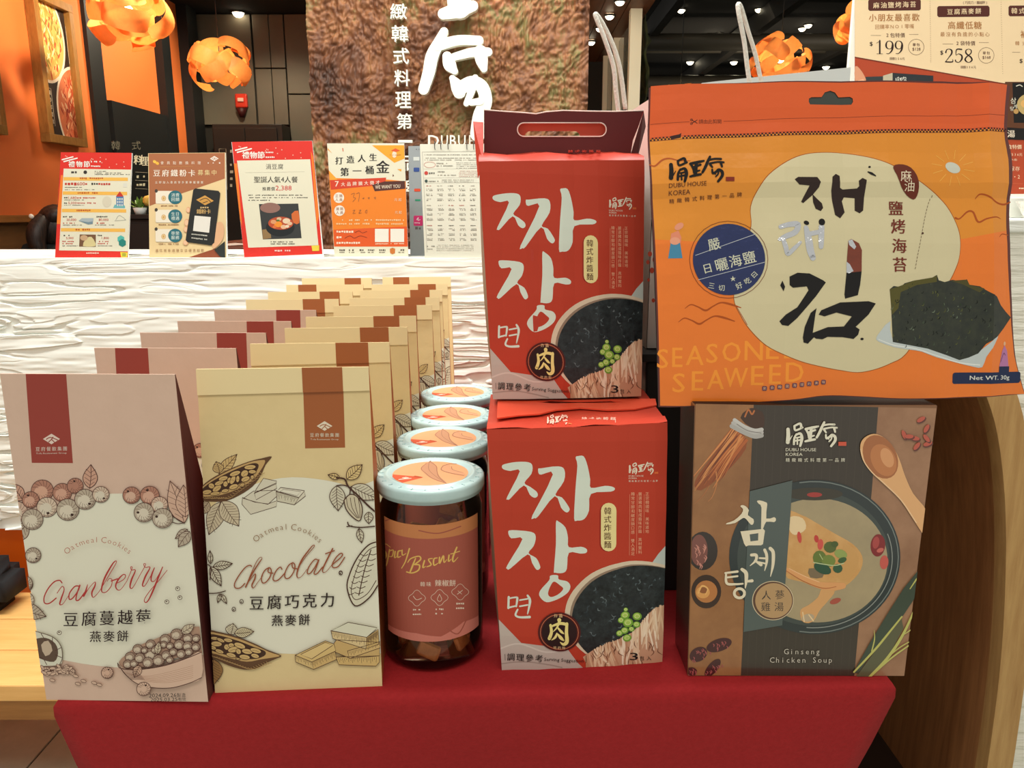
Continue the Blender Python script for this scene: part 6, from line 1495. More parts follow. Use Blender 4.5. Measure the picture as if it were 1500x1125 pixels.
for y, t in ((514, '1,680'), (563, '5,000')): A.small(122, y, 160, 16, PT); A.text(t, 162, y - 13, 240, y + 13, rd, .01); A.small(244, y, 420, 14, rd); A.small(124, y + 20, 310, 8, PT)
A.ell(526, 550, 44, 52, (222, 216, 190)); A.rect(614, 500, 682, 606, (60, 120, 176)); A.poly([(610, 502), (648, 452), (684, 502)], (200, 56, 44)); A.poly([(585, 608), (600, 575), (640, 590), (695, 585), (697, 610)], (110, 184, 186)); A.up()
for i in range(3):
    for j in range(3): A.rect(622 + i * 20, 515 + j * 28, 634 + i * 20, 535 + j * 28, (220, 226, 214))
for x, t in ((112, '30,000'), (415, '80,000')): A.small(x, 692, x + 115, 16, PT); A.text(t, x + 34, 709, x + 126, 734, rd, .01); A.small(x, 752, x + 110, 14, rd); A.small(x, 770, x + 180, 8, PT)
A.poly([(258, 730), (290, 705), (400, 705), (392, 760), (350, 765)], (170, 186, 190)); A.poly([(258, 730), (350, 742), (392, 735), (392, 760), (350, 765)], (120, 146, 158)); A.line([(610, 720), (640, 680), (680, 700), (705, 722)], 3, (140, 150, 140)); A.line([(600, 730), (705, 722)], 3, (140, 150, 140))
for x, t in ((106, '5,000'), (440, '1,800')): A.small(x, 868, x + 72, 16, PT); A.text(t, x + 36, 882, x + 105, 905, rd, .01); A.small(x, 925, x + 115, 14, rd); A.small(x, 945, x + 100, 14, rd); A.small(x, 966, x + 150, 8, PT)
A.poly([(270, 858), (422, 860), (420, 975), (264, 972)], (120, 86, 60)); A.up(); A.poly([(330, 900), (380, 880), (418, 940), (410, 970), (300, 968)], (222, 208, 150), smooth=2); A.ell(310, 890, 36, 26, (206, 170, 130))
for cx, cy, r, c_ in ((658, 902, 36, (84, 190, 180)), (672, 938, 38, (34, 134, 124))): A.up(); A.poly([(cx + r * math.cos(k * math.pi / 3 + .5), cy + r * math.sin(k * math.pi / 3 + .5)) for k in range(6)], c_)
A.small(332, 1034, 466, 18, (248, 200, 180)); A.poly([(652, 1024), (724, 1028), (716, 1074), (660, 1072)], (238, 214, 70)); A.rect(670, 1034, 706, 1066, (170, 170, 60)); A.at(); A.build('poster', rt_)
# 2
rt_, A = sign('tan and cream sign with a printed hand holding a dark phone', (217, 224.5), (330, 223.5), (333, 379.5), (219, 380))
A.at(210, 215, .1512).poly([(46, 62), (795, 55), (805, 1085), (58, 1090)], (240, 214, 160)); A.up(); A.poly([(52, 66), (788, 60), (790, 308), (380, 450), (60, 575)], (176, 110, 70)); A.poly([(400, 1085), (700, 985), (790, 1090)], (150, 76, 44)); A.up()
A.ell(110, 145, 18, 14, (250, 200, 80), 30); A.ell(135, 160, 18, 14, (250, 190, 70), 30); A.row('會員點數換料理', 168, 156, 556, 30, (248, 232, 210)); group_logo(A, 688, 115, 42, (250, 240, 226), (176, 110, 70), name=False); A.small(625, 158, 748, 16, (250, 240, 226))
A.line([(160, 196), (480, 190)], 2, (230, 170, 90), sm=0); A.row('豆府鐵粉卡', 98, 255, 502, 66, (252, 240, 220), .02); A.row('募集中', 528, 250, 712, 52, (250, 224, 160)); A.row('立即加入會員享多重專屬優惠', 115, 345, 580, 24, (250, 236, 214), .01)
for k, (y, t) in enumerate(((490, '消費回饋'), (673, '生日禮遇'), (860, '尊榮服務'))):
    A.rect(120, y - 62, 300, y + 62, (246, 238, 216), rr=14); A.up(); A.ell(126, y - 62, 15, 17, (70, 64, 56)); A.ell(198, y + 10, 22, 26, (216, 172, 100)); A.ring(198, y + 10, 13, 17, 5, (246, 226, 180)); A.up(); A.ell(310, y, 68, 66, (40, 112, 124), n=26); A.up()
    for i, ch in enumerate(t): A.glyph(ch, 290 + 42 * (i % 2), y - 22 + 42 * (i // 2), 36, (220, 236, 226), .01)
    A.small(150, y + 82, 345, 12, (150, 100, 60))
for cx, cy, rx, ry in ((438, 612, 22, 28), (424, 735, 26, 36), (416, 800, 24, 30), (412, 930, 26, 26)): A.ell(cx, cy, rx, ry, (232, 176, 130)); A.up(); A.ell(cx - 4, cy, rx * .7, ry * .75, (246, 204, 164))
A.poly([(700, 760), (760, 730), (785, 800), (770, 900), (700, 980), (670, 960)], (236, 186, 140), smooth=3); A.poly([(690, 1000), (792, 915), (796, 1088), (740, 1060)], (40, 48, 44)); A.up()
A.poly([(486, 420), (505, 404), (730, 428), (748, 450), (690, 930), (660, 956), (430, 925), (412, 905)], (36, 38, 36)); A.up(); A.poly([(515, 515), (600, 472), (685, 525), (600, 568)], (214, 160, 76)); A.up(); A.line([(550, 520), (610, 500), (655, 535)], 6, (36, 38, 36)); A.line([(580, 545), (625, 530)], 6, (36, 38, 36)); A.small(555, 590, 635, 22, (206, 176, 120)); A.row('鐵粉卡', 520, 628, 656, 44, (214, 176, 110), .02)
A.poly([(500, 668), (656, 682), (640, 834), (484, 815)], (240, 238, 226)); A.small(470, 848, 640, 14, (220, 220, 206), sl=.1); A.small(470, 885, 620, 14, (220, 220, 206), sl=.1); A.row('邊吃美食邊賺生日優惠點數', 120, 1005, 590, 28, (150, 100, 56)); A.at(); A.build('poster', rt_)
# 3
rt_, A = sign('red framed set meal sign tilted to one side, showing a soup pot picture', (339, 208), (457, 206), (474, 374), (358, 378))
A.at(330, 200, .1645).poly([(58, 48), (775, 38), (865, 1045), (170, 1075)], PR); A.up(); A.poly([(75, 240), (105, 240), (150, 800), (120, 700)], PO); A.poly([(762, 130), (782, 180), (835, 700), (815, 800)], PO); A.up(); A.poly([(105, 215), (756, 203), (830, 968), (205, 990)], PW); A.up(); festive(A, (330, 200, .1645), (152, 165, 350, 62))
A.row('涓豆腐', 360, 268, 516, 48, PT); A.line([(180, 322), (708, 314)], 1.6, (170, 166, 150), sm=0); A.row('聖誕人氣', 256, 384, 492, 56, (50, 46, 42), .01); A.text('4', 496, 362, 524, 404, (50, 46, 42), .02); A.row('人餐', 528, 384, 646, 56, (50, 46, 42), .01)
A.row('推薦價', 330, 466, 442, 34, (50, 46, 42), .01); A.text('2,388', 448, 438, 590, 486, (206, 42, 48), .02)
for y, x0, x1 in ((523, 205, 690), (545, 205, 735), (568, 205, 425)): A.small(x0, y, x1, 11, PT)
A.poly([(300, 602), (650, 597), (680, 905), (335, 916)], (52, 56, 56)); A.up(); A.ell(400, 635, 90, 46, (150, 112, 100)); A.poly([(330, 830), (400, 820), (410, 905), (336, 914)], (150, 120, 76)); A.poly([(590, 690), (650, 660), (660, 770), (610, 770)], (214, 110, 50), smooth=2); A.ell(490, 810, 128, 80, (24, 30, 32)); A.up(); A.ell(495, 772, 112, 58, (190, 80, 44)); A.up()
for x, y, r, c_ in ((472, 782, 36, (244, 150, 44)), (545, 752, 34, (238, 214, 180)), (430, 760, 26, (226, 160, 110)), (520, 805, 26, (236, 190, 150)), (575, 775, 22, (232, 196, 160)), (480, 735, 22, (222, 190, 150)), (440, 805, 18, (226, 120, 60)), (552, 800, 18, (240, 220, 190))): A.ell(x, y, r, r * .72, c_, n=14)
A.ell(470, 748, 16, 9, (90, 120, 50)); A.small(405, 938, 605, 10, PT); A.small(405, 956, 620, 10, PT); A.small(440, 1018, 600, 22, (250, 200, 190)); A.poly([(768, 972), (836, 968), (836, 1018), (776, 1020)], (238, 214, 70)); A.at(); A.build('poster', rt_)
# 4
rt_, A = sign('orange and white recruiting sign reading WE WANT YOU', (479, 210), (592, 210), (598, 376), (490, 376))
A.at(470, 200, .1645).poly([(52, 60), (745, 66), (780, 1065), (118, 1068)], PW); A.up(); A.poly([(455, 78), (745, 78), (748, 195), (655, 235)], (250, 170, 44)); A.poly([(70, 300), (130, 370), (560, 380), (770, 400), (778, 980), (118, 980)], (244, 136, 34)); A.poly([(75, 305), (150, 385), (80, 388)], (250, 170, 50)); A.up()
A.poly([(80, 388), (582, 366), (570, 430), (90, 474)], (216, 66, 36)); A.poly([(570, 400), (748, 395), (752, 465), (480, 488), (456, 430)], (84, 44, 34)); A.poly([(115, 830), (775, 800), (778, 980), (118, 980)], (232, 92, 30)); A.up()
A.row('打造人生', 130, 215, 498, 66, (36, 32, 30), .03, -.1); A.row('第一桶', 175, 315, 470, 74, (36, 32, 30), .035, -.08); A.glyph('金', 552, 272, 112, (36, 32, 30), .03); A.text('7', 126, 398, 158, 446, (250, 236, 214), .04); A.row('大品牌擴大徵才', 180, 425, 525, 36, (250, 236, 214), .01, -.05); A.text('WE WANT YOU', 484, 436, 706, 468, (244, 226, 200), .02, -.05)
A.ell(655, 160, 20, 30, (244, 226, 200)); A.poly([(625, 125), (665, 105), (706, 125), (665, 138)], (226, 90, 40)); A.small(615, 165, 715, 9, (180, 110, 30)); A.poly([(60, 100), (100, 150), (62, 118)], (250, 170, 50)); A.line([(195, 105), (198, 130)], 7, (214, 90, 40), sm=0); A.poly([(640, 335), (652, 347), (640, 360)], (110, 40, 30)); A.poly([(680, 290), (718, 290), (716, 312)], (250, 170, 50))
for y, t in ((545, '正職人員'), (660, '兼職人員')):
    A.ell(160 + (y - 545) * .06, y, 47, 47, (246, 240, 224)); A.up()
    for i, ch in enumerate(t): A.glyph(ch, 143 + (y - 545) * .06 + 36 * (i % 2), y - 16 + 34 * (i // 2), 28, (150, 70, 30))
hw = (120, 84, 60)
for s_ in ([(270, 515), (300, 505), (290, 540), (310, 550), (285, 580)], [(315, 510), (345, 505), (335, 580)], [(375, 550), (385, 545), (380, 555), (372, 550)], [(420, 548), (432, 542), (430, 556), (420, 548)], [(475, 545), (488, 540), (486, 556), (475, 545)], [(285, 660), (305, 655), (285, 685), (308, 682)], [(340, 658), (358, 655), (338, 683), (362, 680)], [(400, 660), (412, 655), (410, 680), (396, 675), (400, 660)]): A.line(s_, 3, hw)
A.row('元起', 655, 562, 718, 26, (250, 226, 190)); A.row('元起', 660, 675, 720, 26, (250, 226, 190))
for y in (745, 778):
    for x0, x1 in ((138, 235), (252, 345), (372, 458), (490, 740)): A.small(x0, y, x1, 18, (250, 206, 150))
for y, x1 in ((848, 300), (898, 192), (948, 355)): A.small(140, y, x1, 22, (252, 232, 206), fill=1)
A.line([(305, 855), (340, 840), (370, 858), (410, 845)], 4, (120, 50, 30)); A.line([(215, 905), (260, 885), (300, 905), (350, 885), (410, 900)], 4, (120, 50, 30))
A.rect(482, 822, 604, 940, (246, 244, 230)); A.rect(620, 822, 742, 940, (246, 244, 230)); A.small(486, 956, 600, 12, (250, 220, 190)); A.small(622, 954, 740, 12, (250, 220, 190))
for x in (165, 250, 345, 420, 520, 690): A.small(x, 1012, x + 56, 18, (90, 80, 70)); A.small(x, 1032, x + 50, 10, (120, 110, 96))
A.up(); A.poly([(615, 1000), (638, 990), (662, 1000), (660, 1038), (638, 1048), (617, 1038)], (206, 120, 50)); A.at(); A.build('poster', rt_)
# 5 grey payment board and the white flip menu
rt_, A = sign('grey payment board with coloured badges behind the white flip menu', (598, 214), (640, 213), (645, 374), (601, 374), Y=1.71, board=M('grey_board', (134, 140, 142), rough=.45))
A.at(590, 190, .1734); A.rect(90, 230, 140, 262, (222, 226, 220)); A.rect(92, 320, 140, 355, (50, 80, 150), rr=6); A.rect(96, 498, 150, 522, (226, 76, 40), rr=8); A.rect(104, 588, 150, 602, (40, 160, 120)); A.rect(92, 726, 170, 812, (224, 50, 120), rr=10); A.small(85, 165, 140, 14, (90, 94, 96)); A.small(105, 835, 156, 30, (110, 100, 98)); A.up(); A.line([(118, 760), (132, 742), (128, 765), (146, 760)], 6, (240, 220, 230)); A.small(100, 788, 160, 12, (240, 220, 230)); A.at(); A.build('poster', rt_)
fb_, A = sign('white flip menu on metal rings beside the red noodle pack', (615, 211), (716, 211), (716, 375), (622, 375), cat='menu', board=M('menu_paper', (198, 198, 182), rough=.6), Y=1.625)
fb_.name = 'flip_menu'
A.at(590, 190, .1734); gy_ = (150, 148, 136); r_ = random.Random(6)
A.line([(165, 188), (700, 182)], 2, gy_, sm=0); A.line([(165, 190), (205, 1035)], 2, gy_, sm=0)
for y in (212, 240, 256): A.small(185, y, 700, 8, gy_)
A.ring(228, 296, 48, 24, 2.4, (214, 100, 90)); A.small(285, 285, 380, 12, gy_); A.small(285, 306, 425, 12, gy_)
for y in (280, 295, 310, 325): A.small(452, y, 640, 6, gy_)
A.ell(198, 366, 16, 16, (206, 70, 60)); A.small(220, 368, 285, 18, (120, 118, 108)); A.small(296, 356, 370, 12, gy_); A.small(296, 384, 450, 10, gy_)
for y in (350, 365, 380, 395): A.small(475, y, 640, 6, (200, 150, 140))
for y in (332, 408, 452): A.line([(175, y), (700, y - 6)], 1.2, gy_, sm=0)
A.ell(198, 434, 13, 13, (60, 80, 76)); A.small(218, 436, 310, 12, gy_); A.small(330, 425, 600, 7, gy_); A.small(330, 440, 600, 7, gy_)
for y0, n_ in ((475, 3), (640, 3), (810, 3)):
    for ix in range(5):
        x = 198 + ix * 92 + (y0 - 475) * .02; A.small(x, y0, x + 44, 8, r_.choice((gy_, (60, 58, 52), (180, 60, 50))))
        for k in range(n_): A.small(x, y0 + 26 + k * 42, x + 50, 6, gy_); A.small(x + 2, y0 + 38 + k * 42, x + 54, 9, (120, 118, 108))
for y in (975, 990, 1005, 1020): A.small(285, y, 600, 5, gy_)
A.small(205, 985, 270, 12, gy_); A.small(208, 1008, 262, 9, gy_); A.at(); A.build('page_print', fb_)
s_, n_ = plane_surf(Vector((0, 1.625, ctop)), Vector((.1, 1.625, ctop)), Vector((0, 1.655, ctop + .22)))
for x in (637, 646, 656.5, 684, 694):
    c_ = s_(x, 211)[0]; bm = bmesh.new(); tube_bm(bm, [c_ + Vector((0, .006 * math.cos(t), .008 * math.sin(t) - .002)) for t in [k * math.pi / 8 for k in range(16)]] + [c_ + Vector((0, .006, -.002))], .0009, 6)
    bm_obj('ring', bm, M('ring_metal', (90, 88, 84), rough=.3, metal=1), fb_)

INKF[0] = 1
# ================================================================ framed food pictures on the orange wall
frame_m = M('frame_wood', (170, 122, 58), rough=.5, noise=(8, (140, 96, 42), .2), stretch=(10, 10, 2))
def wall_frame(y0, y1, z0, z1, label, pic):
    root = empty('framed_picture', (-2.6, (y0 + y1) / 2, z0), label, 'picture'); X0, X1, t = -2.599, -2.545, .045
    for a_, b_ in (((y0, z0), (y1, z0 + t)), ((y0, z1 - t), (y1, z1)), ((y0, z0 + t), (y0 + t, z1 - t)), ((y1 - t, z0 + t), (y1, z1 - t))):
        box('frame_rail', (X0, a_[0], a_[1]), (X1, b_[0], b_[1]), frame_m, root, bevel=.002)
    box('backing', (X0, y0 + t, z0 + t), (X0 + .02, y1 - t, z1 - t), black_panel, root)
    if pic:
        S = lambda x, y: (Vector((X0 + .0202, y0 + t + x / 1000, z1 - t - y / 1000)), Vector((1, 0, 0)))
        W_, H_ = (y1 - y0 - 2 * t) * 1000, (z1 - z0 - 2 * t) * 1000
        A = Art(S, clip=[(0, 0), (W_, 0), (W_, H_), (0, H_)], step=2e-4, base=2e-4)
        A.rect(0, 0, W_, H_, M('print_dark_plank', (62, 48, 40), rough=.5, noise=(14, (40, 30, 26), .2))); A.up()
        r_ = random.Random(12)
        for cx, cy, rx, ry, base_, cols_ in ((70, 170, 190, 235, (232, 178, 92), ((250, 214, 130), (240, 160, 70), (206, 80, 40), (252, 230, 170), (150, 130, 50))), (330, 560, 200, 250, (216, 120, 76), ((244, 170, 120), (206, 84, 50), (160, 50, 30), (250, 206, 160), (230, 130, 84)))):
            A.ell(cx, cy, rx + 16, ry + 16, (240, 228, 204), n=48); A.up(); A.ell(cx, cy, rx, ry, base_, n=48); A.up()
            for i in range(230):
                t_ = r_.uniform(0, 6.28); q = math.sqrt(r_.random()) * .93; x, y = cx + rx * q * math.cos(t_), cy + ry * q * math.sin(t_); u = r_.uniform(-1, 1); l = r_.uniform(8, 26)
                if i % 50 == 0: A.up()
                A.line([(x - l * u, y - l, 5), (x, y, 13), (x + l * u, y + l, 5)], 9, r_.choice(cols_), sm=2)
        A.up(); A.col('韓式海鮮煎餅', 318, 90, 270, 26, (224, 214, 190), .01); A.line([(298, 80), (338, 80), (338, 280), (298, 280), (298, 80)], 3, (224, 214, 190), sm=0); A.col('辣炒年糕雞', 52, 460, 640, 26, (224, 214, 190), .01); A.line([(32, 450), (72, 450), (72, 650), (32, 650), (32, 450)], 3, (224, 214, 190), sm=0)
        A.build('picture', root, 'photograph of two food bowls on dark wood')
    return root
wall_frame(4.50, 4.89, 1.50, 2.29, 'oak framed picture of two bowls of food on the orange wall', True)
wall_frame(3.62, 4.13, 1.50, 2.29, 'oak framed picture cut off at the left edge of the photo', True)
# writing on the dark menu panel and the rear cabinet
A = Art(lambda x, y: (on_x(x, y, -2.558), Vector((1, 0, 0))), step=3e-4, base=3e-4)
A.row('韓式', 163, 213, 206, 13, (110, 106, 92)); A.glyph('料', 203, 234, 14, (214, 210, 186), .02); A.glyph('理', 211, 236, 14, (214, 210, 186), .02); A.small(200, 259, 212, 5, (200, 196, 170)); A.small(200, 271, 214, 5, (200, 196, 170))
for y in (252, 264, 276): A.line([(198, y), (216, y + 1)], .6, (150, 146, 130), sm=0)
A.build('menu_writing', wl)
rc = empty('rear_cabinet', (-2.1, 6.6, 0), 'black cabinet with faint menu lettering below the grey wall panels', 'cabinet')
box('body', (-2.40, 6.55, 0), (-1.84, 6.78, 1.81), M('cabinet_black', (34, 28, 24), rough=.4), rc, bevel=.004)
for x in (-2.39, -2.13): box('door', (x, 6.535, .05), (x + .25, 6.55, 1.78), MATS['cabinet_black'], rc, bevel=.003)
A = Art(lambda x, y: (on_y(x, y, 6.534), Vector((0, -1, 0))), step=3e-4, base=3e-4); A.line([(321, 218), (331, 218), (333, 278), (324, 278), (321, 218)], 1, (130, 120, 100), sm=0)
for i in range(6): A.small(323, 226 + i * 8, 331, 4, (130, 120, 100)); A.small(337, 222 + i * 10, 342, 5, (170, 164, 146))
A.build('menu_writing', rc)
al = empty('fire_alarm', (on_y(355, 150, 6.79).x, 6.79, on_y(355, 150, 6.79).z), 'small red fire alarm sounder on the grey panelled rear wall', 'alarm')
p_ = Vector(al.location)
box('base', p_ + Vector((-.05, -.035, -.045)), p_ + Vector((.05, -.0005, .065)), M('alarm_red', (220, 60, 40), rough=.35), al, bevel=.012)
box('strobe', p_ + Vector((-.025, -.05, .0)), p_ + Vector((.025, -.034, .03)), M('strobe_clear', (244, 200, 180), rough=.2), al, bevel=.006)
bm = bmesh.new(); bmesh.ops.create_cone(bm, cap_ends=True, segments=20, radius1=.018, radius2=.045, depth=.07, matrix=Matrix.Translation(p_ + Vector((0, -.03, -.085)))); bm_obj('dark_cone', bm, M('alarm_dark', (70, 22, 20), rough=.5), al, smooth=True)  # dark cone under the red base, narrowing downward

# ================================================================ bentwood pendant lamps
ven = M('wood_veneer', (248, 172, 96), rough=.5, noise=(9, (240, 154, 78), .25), stretch=(1, 1, 6), translucent=.28)
def petal(rc, span, wd, parent):
    """one veneer strip: part of a cylinder of radius rc whose middle is at distance 1 from the lamp's centre"""
    bm = bmesh.new(); nu, nv = 16, 4; g = []
    for i in range(nu + 1):
        s_ = -1 + 2 * i / nu; hw = wd * (1 - .45 * abs(s_) ** 6); a_ = s_ * span; row = []
        for j in range(nv + 1):
            v = -1 + 2 * j / nv; row.append(bm.verts.new((rc * math.sin(a_) + .0 * v, v * hw, rc * math.cos(a_) - rc + 1 - .03 * v * v)))
        g.append(row)
    for p, q in zip(g, g[1:]):
        for j in range(nv): bm.faces.new([p[j], p[j + 1], q[j + 1], q[j]]).smooth = True
    return bm_obj('veneer_strip', bm, ven, parent)
PROTO = {}
def pendant(px, py, Y, wpx, seed, ceil, label, watts):
    C_ = on_y(px, py, Y); Rr = wpx / FP * Y / 2 * .98 / 1.32
    root = empty('pendant_lamp', C_, label, 'lamp', 'bentwood pendant lamps'); r_ = random.Random(seed)
    tube('cord', [C_ + Vector((0, 0, Rr * .4)), Vector((C_.x, C_.y, ceil))], .003, black_panel, root, 6)
    bm = bmesh.new(); bmesh.ops.create_icosphere(bm, subdivisions=2, radius=.028, matrix=Matrix.Translation(C_)); bm_obj('bulb', bm, M('bulb_glow', (255, 236, 190), emit=(255, 226, 170), es=30), root, smooth=True)
    N = 18; ga = math.pi * (3 - math.sqrt(5))
    for i in range(N):
        z = .86 - 1.72 * (i + .5) / N; rr = math.sqrt(1 - z * z); t = i * ga + seed; d_ = Vector((rr * math.cos(t), rr * math.sin(t), z * .8)).normalized()
        k = (i % 3,)
        if k not in PROTO:
            o = petal((.5, .62, .42)[i % 3], (1.25, 1.1, 1.4)[i % 3], (.3, .26, .28)[i % 3], None); PROTO[k] = o; me = o.data
            bpy.data.objects.remove(o); PROTO[k] = me
        o = bpy.data.objects.new('veneer_strip', PROTO[k]); COL.objects.link(o); o.parent = root
        xa = Vector((0, 0, 1)).cross(d_).normalized(); ya = d_.cross(xa); q = Matrix((xa, ya, d_)).transposed(); tw = Matrix.Rotation(r_.choice((-.6, -.35, .35, .6, 1.2)) + r_.uniform(-.1, .1), 4, 'Z'); wob = Matrix.Rotation(r_.uniform(-.35, .35), 4, 'Y')
        o.matrix_local = Matrix.Diagonal((1, 1, .72, 1)) @ q.to_4x4() @ tw @ wob @ Matrix.Scale(Rr * (1.0 if i % 2 else 1.18), 4)
    l = bpy.data.lights.new('bulb_light', 'POINT'); l.energy = watts * .5; l.color = (1, .76, .45); l.shadow_soft_size = .03
    o = bpy.data.objects.new('bulb_light', l); COL.objects.link(o); o.location = C_
pendant(187, 16, 4.3, 140, 1, H, 'orange bentwood pendant lamp, largest, beside the framed picture', 26)
pendant(322, 93, 5.3, 106, 2.4, H, 'orange bentwood pendant lamp before the grey panelled wall', 20)
pendant(1143, 86, 5.6, 98, 4.1, 3.217, 'orange bentwood pendant lamp behind the white cord handle', 22)
pendant(1262, 34, 5.0, 86, 5.2, 3.217, 'orange bentwood pendant lamp half hidden behind the price poster', 20)
pendant(996, 152, 6.6, 78, 6.6, 3.217, 'orange bentwood pendant lamp peeping over the seaweed bag', 20)

# ================================================================ ceiling downlights
glow = M('downlight_glow', (255, 244, 214), emit=(255, 240, 205), es=9)
def downlight(px, py, zc, r, lab, grp, wl_=0):
    p = on_z(px, py, zc - .012); root = empty('downlight', p, lab, 'ceiling light', grp)
    lathe('trim_ring', [(r * .9, zc - .002), (r * 1.2, zc - .002), (r * 1.2, zc - .012), (r * .95, zc - .014), (r * .9, zc - .01)], (p.x, p.y), M('downlight_trim', (60, 58, 54), rough=.5), root, 20)
    lathe('lens', [(0, zc - .012 - r * .7), (r * .45, zc - .012 - r * .6), (r * .75, zc - .012 - r * .35), (r * .9, zc - .012), (r * .9, zc - .004)], (p.x, p.y), glow, root, 20)
SL = (('single', 998, 15, 'above the left cord handle'), ('single', 1112, 14, 'above the right cord handle'), ('left one of a close pair', 937, 53, 'beside the white mullions'), ('right one of a close pair', 951, 52, 'beside the white mullions'),
      ('left one of a close pair', 1039, 51, 'between the cord handles'), ('right one of a close pair', 1053, 50, 'between the cord handles'), ('lower one of a slanting pair', 1175, 42, 'above the orange lamp'), ('upper one of a slanting pair', 1184, 37, 'above the orange lamp'),
      ('leftmost of three', 1011, 91, 'in the row left of the orange lamp'), ('middle one of three', 1035, 91, 'in the row left of the orange lamp'), ('rightmost of three', 1075, 91, 'in the row left of the orange lamp'), ('single', 1210, 98, 'right of the orange lamp'), ('faint distant', 940, 129, 'just above the paper bag'))
for a_, x, y, b_ in SL:
    downlight(x, y, 3.217, .045 if y < 60 else .055, 'white hall ceiling spotlight, %s %s' % (a_, b_), 'spotlights in the dark hall ceiling')
for x, y, a_ in ((908, 3, 'topmost'), (893, 24, 'second from the top'), (879, 42, 'third from the top'), (866, 62, 'lowest')): downlight(x, y, 2.325, .03, 'small spotlight in the brown boarded soffit, %s of four' % a_, 'spotlights in the brown soffit')
downlight(349, 19, H, .05, 'single round spotlight in the ceiling above the red alarm', None)
spot('bay_fill', (.2, 3.9, 2.1), (.78, 6.4, 1.3), 45, 70)  # unseen fill added to brighten the white window posts
area('hall_fill_lights', (3.4, 8.5, 3.1), (3.2, 11, 0), 3, 5, 60, (1, .86, .66)); spot('hall_ceiling_fill', (2.6, 9.5, 1.6), (2.8, 11.5, 3.2), 120, 150, (1, .84, .62), .3)  # added fills without fittings, lifting the dark hall and its ducts

# ================================================================ people and things beyond the counter
def figure(name, joints, bones, rad, mat, parent, sub=2):
    me = bpy.data.meshes.new(name); me.from_pydata([Vector(j) - wpos(parent) for j in joints], bones, []); o = bpy.data.objects.new(name, me); COL.objects.link(o); o.parent = parent
    md = o.modifiers.new('skin', 'SKIN'); me.skin_vertices.new() if not me.skin_vertices else None
    for i, r in enumerate(rad): me.skin_vertices[0].data[i].radius = r if isinstance(r, tuple) else (r, r)
    me.skin_vertices[0].data[0].use_root = True
    s_ = o.modifiers.new('sub', 'SUBSURF'); s_.levels = sub; s_.render_levels = sub; me.materials.append(mat)
    return o
X, Yq = -2.33, 4.0
pe = empty('person', (X, Yq, 0), 'person seen from behind with tied back dark hair and a dark top', 'person')
cloth_m = M('dark_top', (30, 34, 32), rough=.85); skin_m = M('skin', (206, 150, 120), rough=.55); hair_m = M('dark_hair', (22, 15, 14), rough=.5, noise=(120, (52, 36, 28), .12), stretch=(1, 1, .15), bump=(120, .15))
J = [(X, Yq, .50), (X, Yq + .03, .70), (X, Yq + .05, .86), (X, Yq + .06, .95), (X - .12, Yq + .05, .915), (X + .12, Yq + .05, .915), (X - .15, Yq + .08, .64), (X + .15, Yq + .08, .64), (X - .12, Yq + .3, .60), (X + .12, Yq + .3, .60),
     (X - .09, Yq + .02, .46), (X + .09, Yq + .02, .46), (X - .1, Yq + .42, .46), (X + .1, Yq + .42, .46), (X - .1, Yq + .44, .12), (X + .1, Yq + .44, .12), (X - .1, Yq + .56, .06), (X + .1, Yq + .56, .06)]
figure('clothed_body', J, [(0, 1), (1, 2), (2, 3), (2, 4), (2, 5), (4, 6), (5, 7), (6, 8), (7, 9), (0, 10), (0, 11), (10, 12), (11, 13), (12, 14), (13, 15), (14, 16), (15, 17)],
       [(.16, .12), (.15, .11), (.16, .11), .06, .07, .07, .05, .05, .035, .035, .09, .09, .065, .065, .045, .045, .04, .04], cloth_m, pe)
def blob(name, c_, s_, mat, parent, rot=0, amp=0, f=20):
    bm = bmesh.new(); bmesh.ops.create_icosphere(bm, subdivisions=4, radius=1)
    for v in bm.verts:
        k = 1 + amp * math.sin(f * v.co.x + 3 * v.co.z) * math.cos(f * .7 * v.co.y + v.co.z * 4); v.co = Vector((v.co.x * s_[0], v.co.y * s_[1], v.co.z * s_[2])) * k
    bmesh.ops.rotate(bm, verts=bm.verts, matrix=Matrix.Rotation(rot, 3, 'X')); bmesh.ops.translate(bm, vec=Vector(c_), verts=bm.verts)
    return bm_obj(name, bm, mat, parent, smooth=True)
hz = 1.03
head = blob('head', (X, Yq + .1, hz), (.074, .09, .105), skin_m, pe, -.25)
for q in (-1, 1): blob('ear', (X + q * .075, Yq + .1, hz - .01), (.012, .02, .03), skin_m, head)
blob('nose', (X, Yq + .195, hz - .03), (.012, .02, .022), skin_m, head); blob('mouth', (X, Yq + .18, hz - .062), (.024, .008, .007), M('lips', (170, 80, 74), rough=.5), head)
for q in (-1, 1): blob('eye', (X + q * .03, Yq + .18, hz), (.011, .006, .007), black_panel, head)
blob('hair', (X, Yq + .075, hz + .018), (.092, .095, .112), hair_m, pe, -.2, .012, 24)
blob('hair_bun', (X + .03, Yq + .02, hz + .075), (.056, .05, .042), hair_m, pe, .2, .02, 16)
bm = bmesh.new(); tube_bm(bm, crom([(X - .01, Yq + .0, hz + .06), (X - .03, Yq - .035, hz + .01), (X - .035, Yq - .05, hz - .05), (X - .02, Yq - .055, hz - .1), (X - .03, Yq - .05, hz - .14)], 5), [.036 + .02 * math.sin(i * .18) - .0012 * i for i in range(21)], 12); bm_obj('ponytail', bm, hair_m, pe)
blob('hair_clip', (X - .045, Yq - .05, hz + .07), (.012, .008, .012), M('clip_white', (232, 228, 216), rough=.3), pe, .3)
for q in (-1, 1): blob('hand', (X + q * .115, Yq + .36, .60), (.035, .05, .016), skin_m, pe)
so_ = empty('stool', (X, Yq + .02, 0), 'dark stool under the seated person', 'stool')
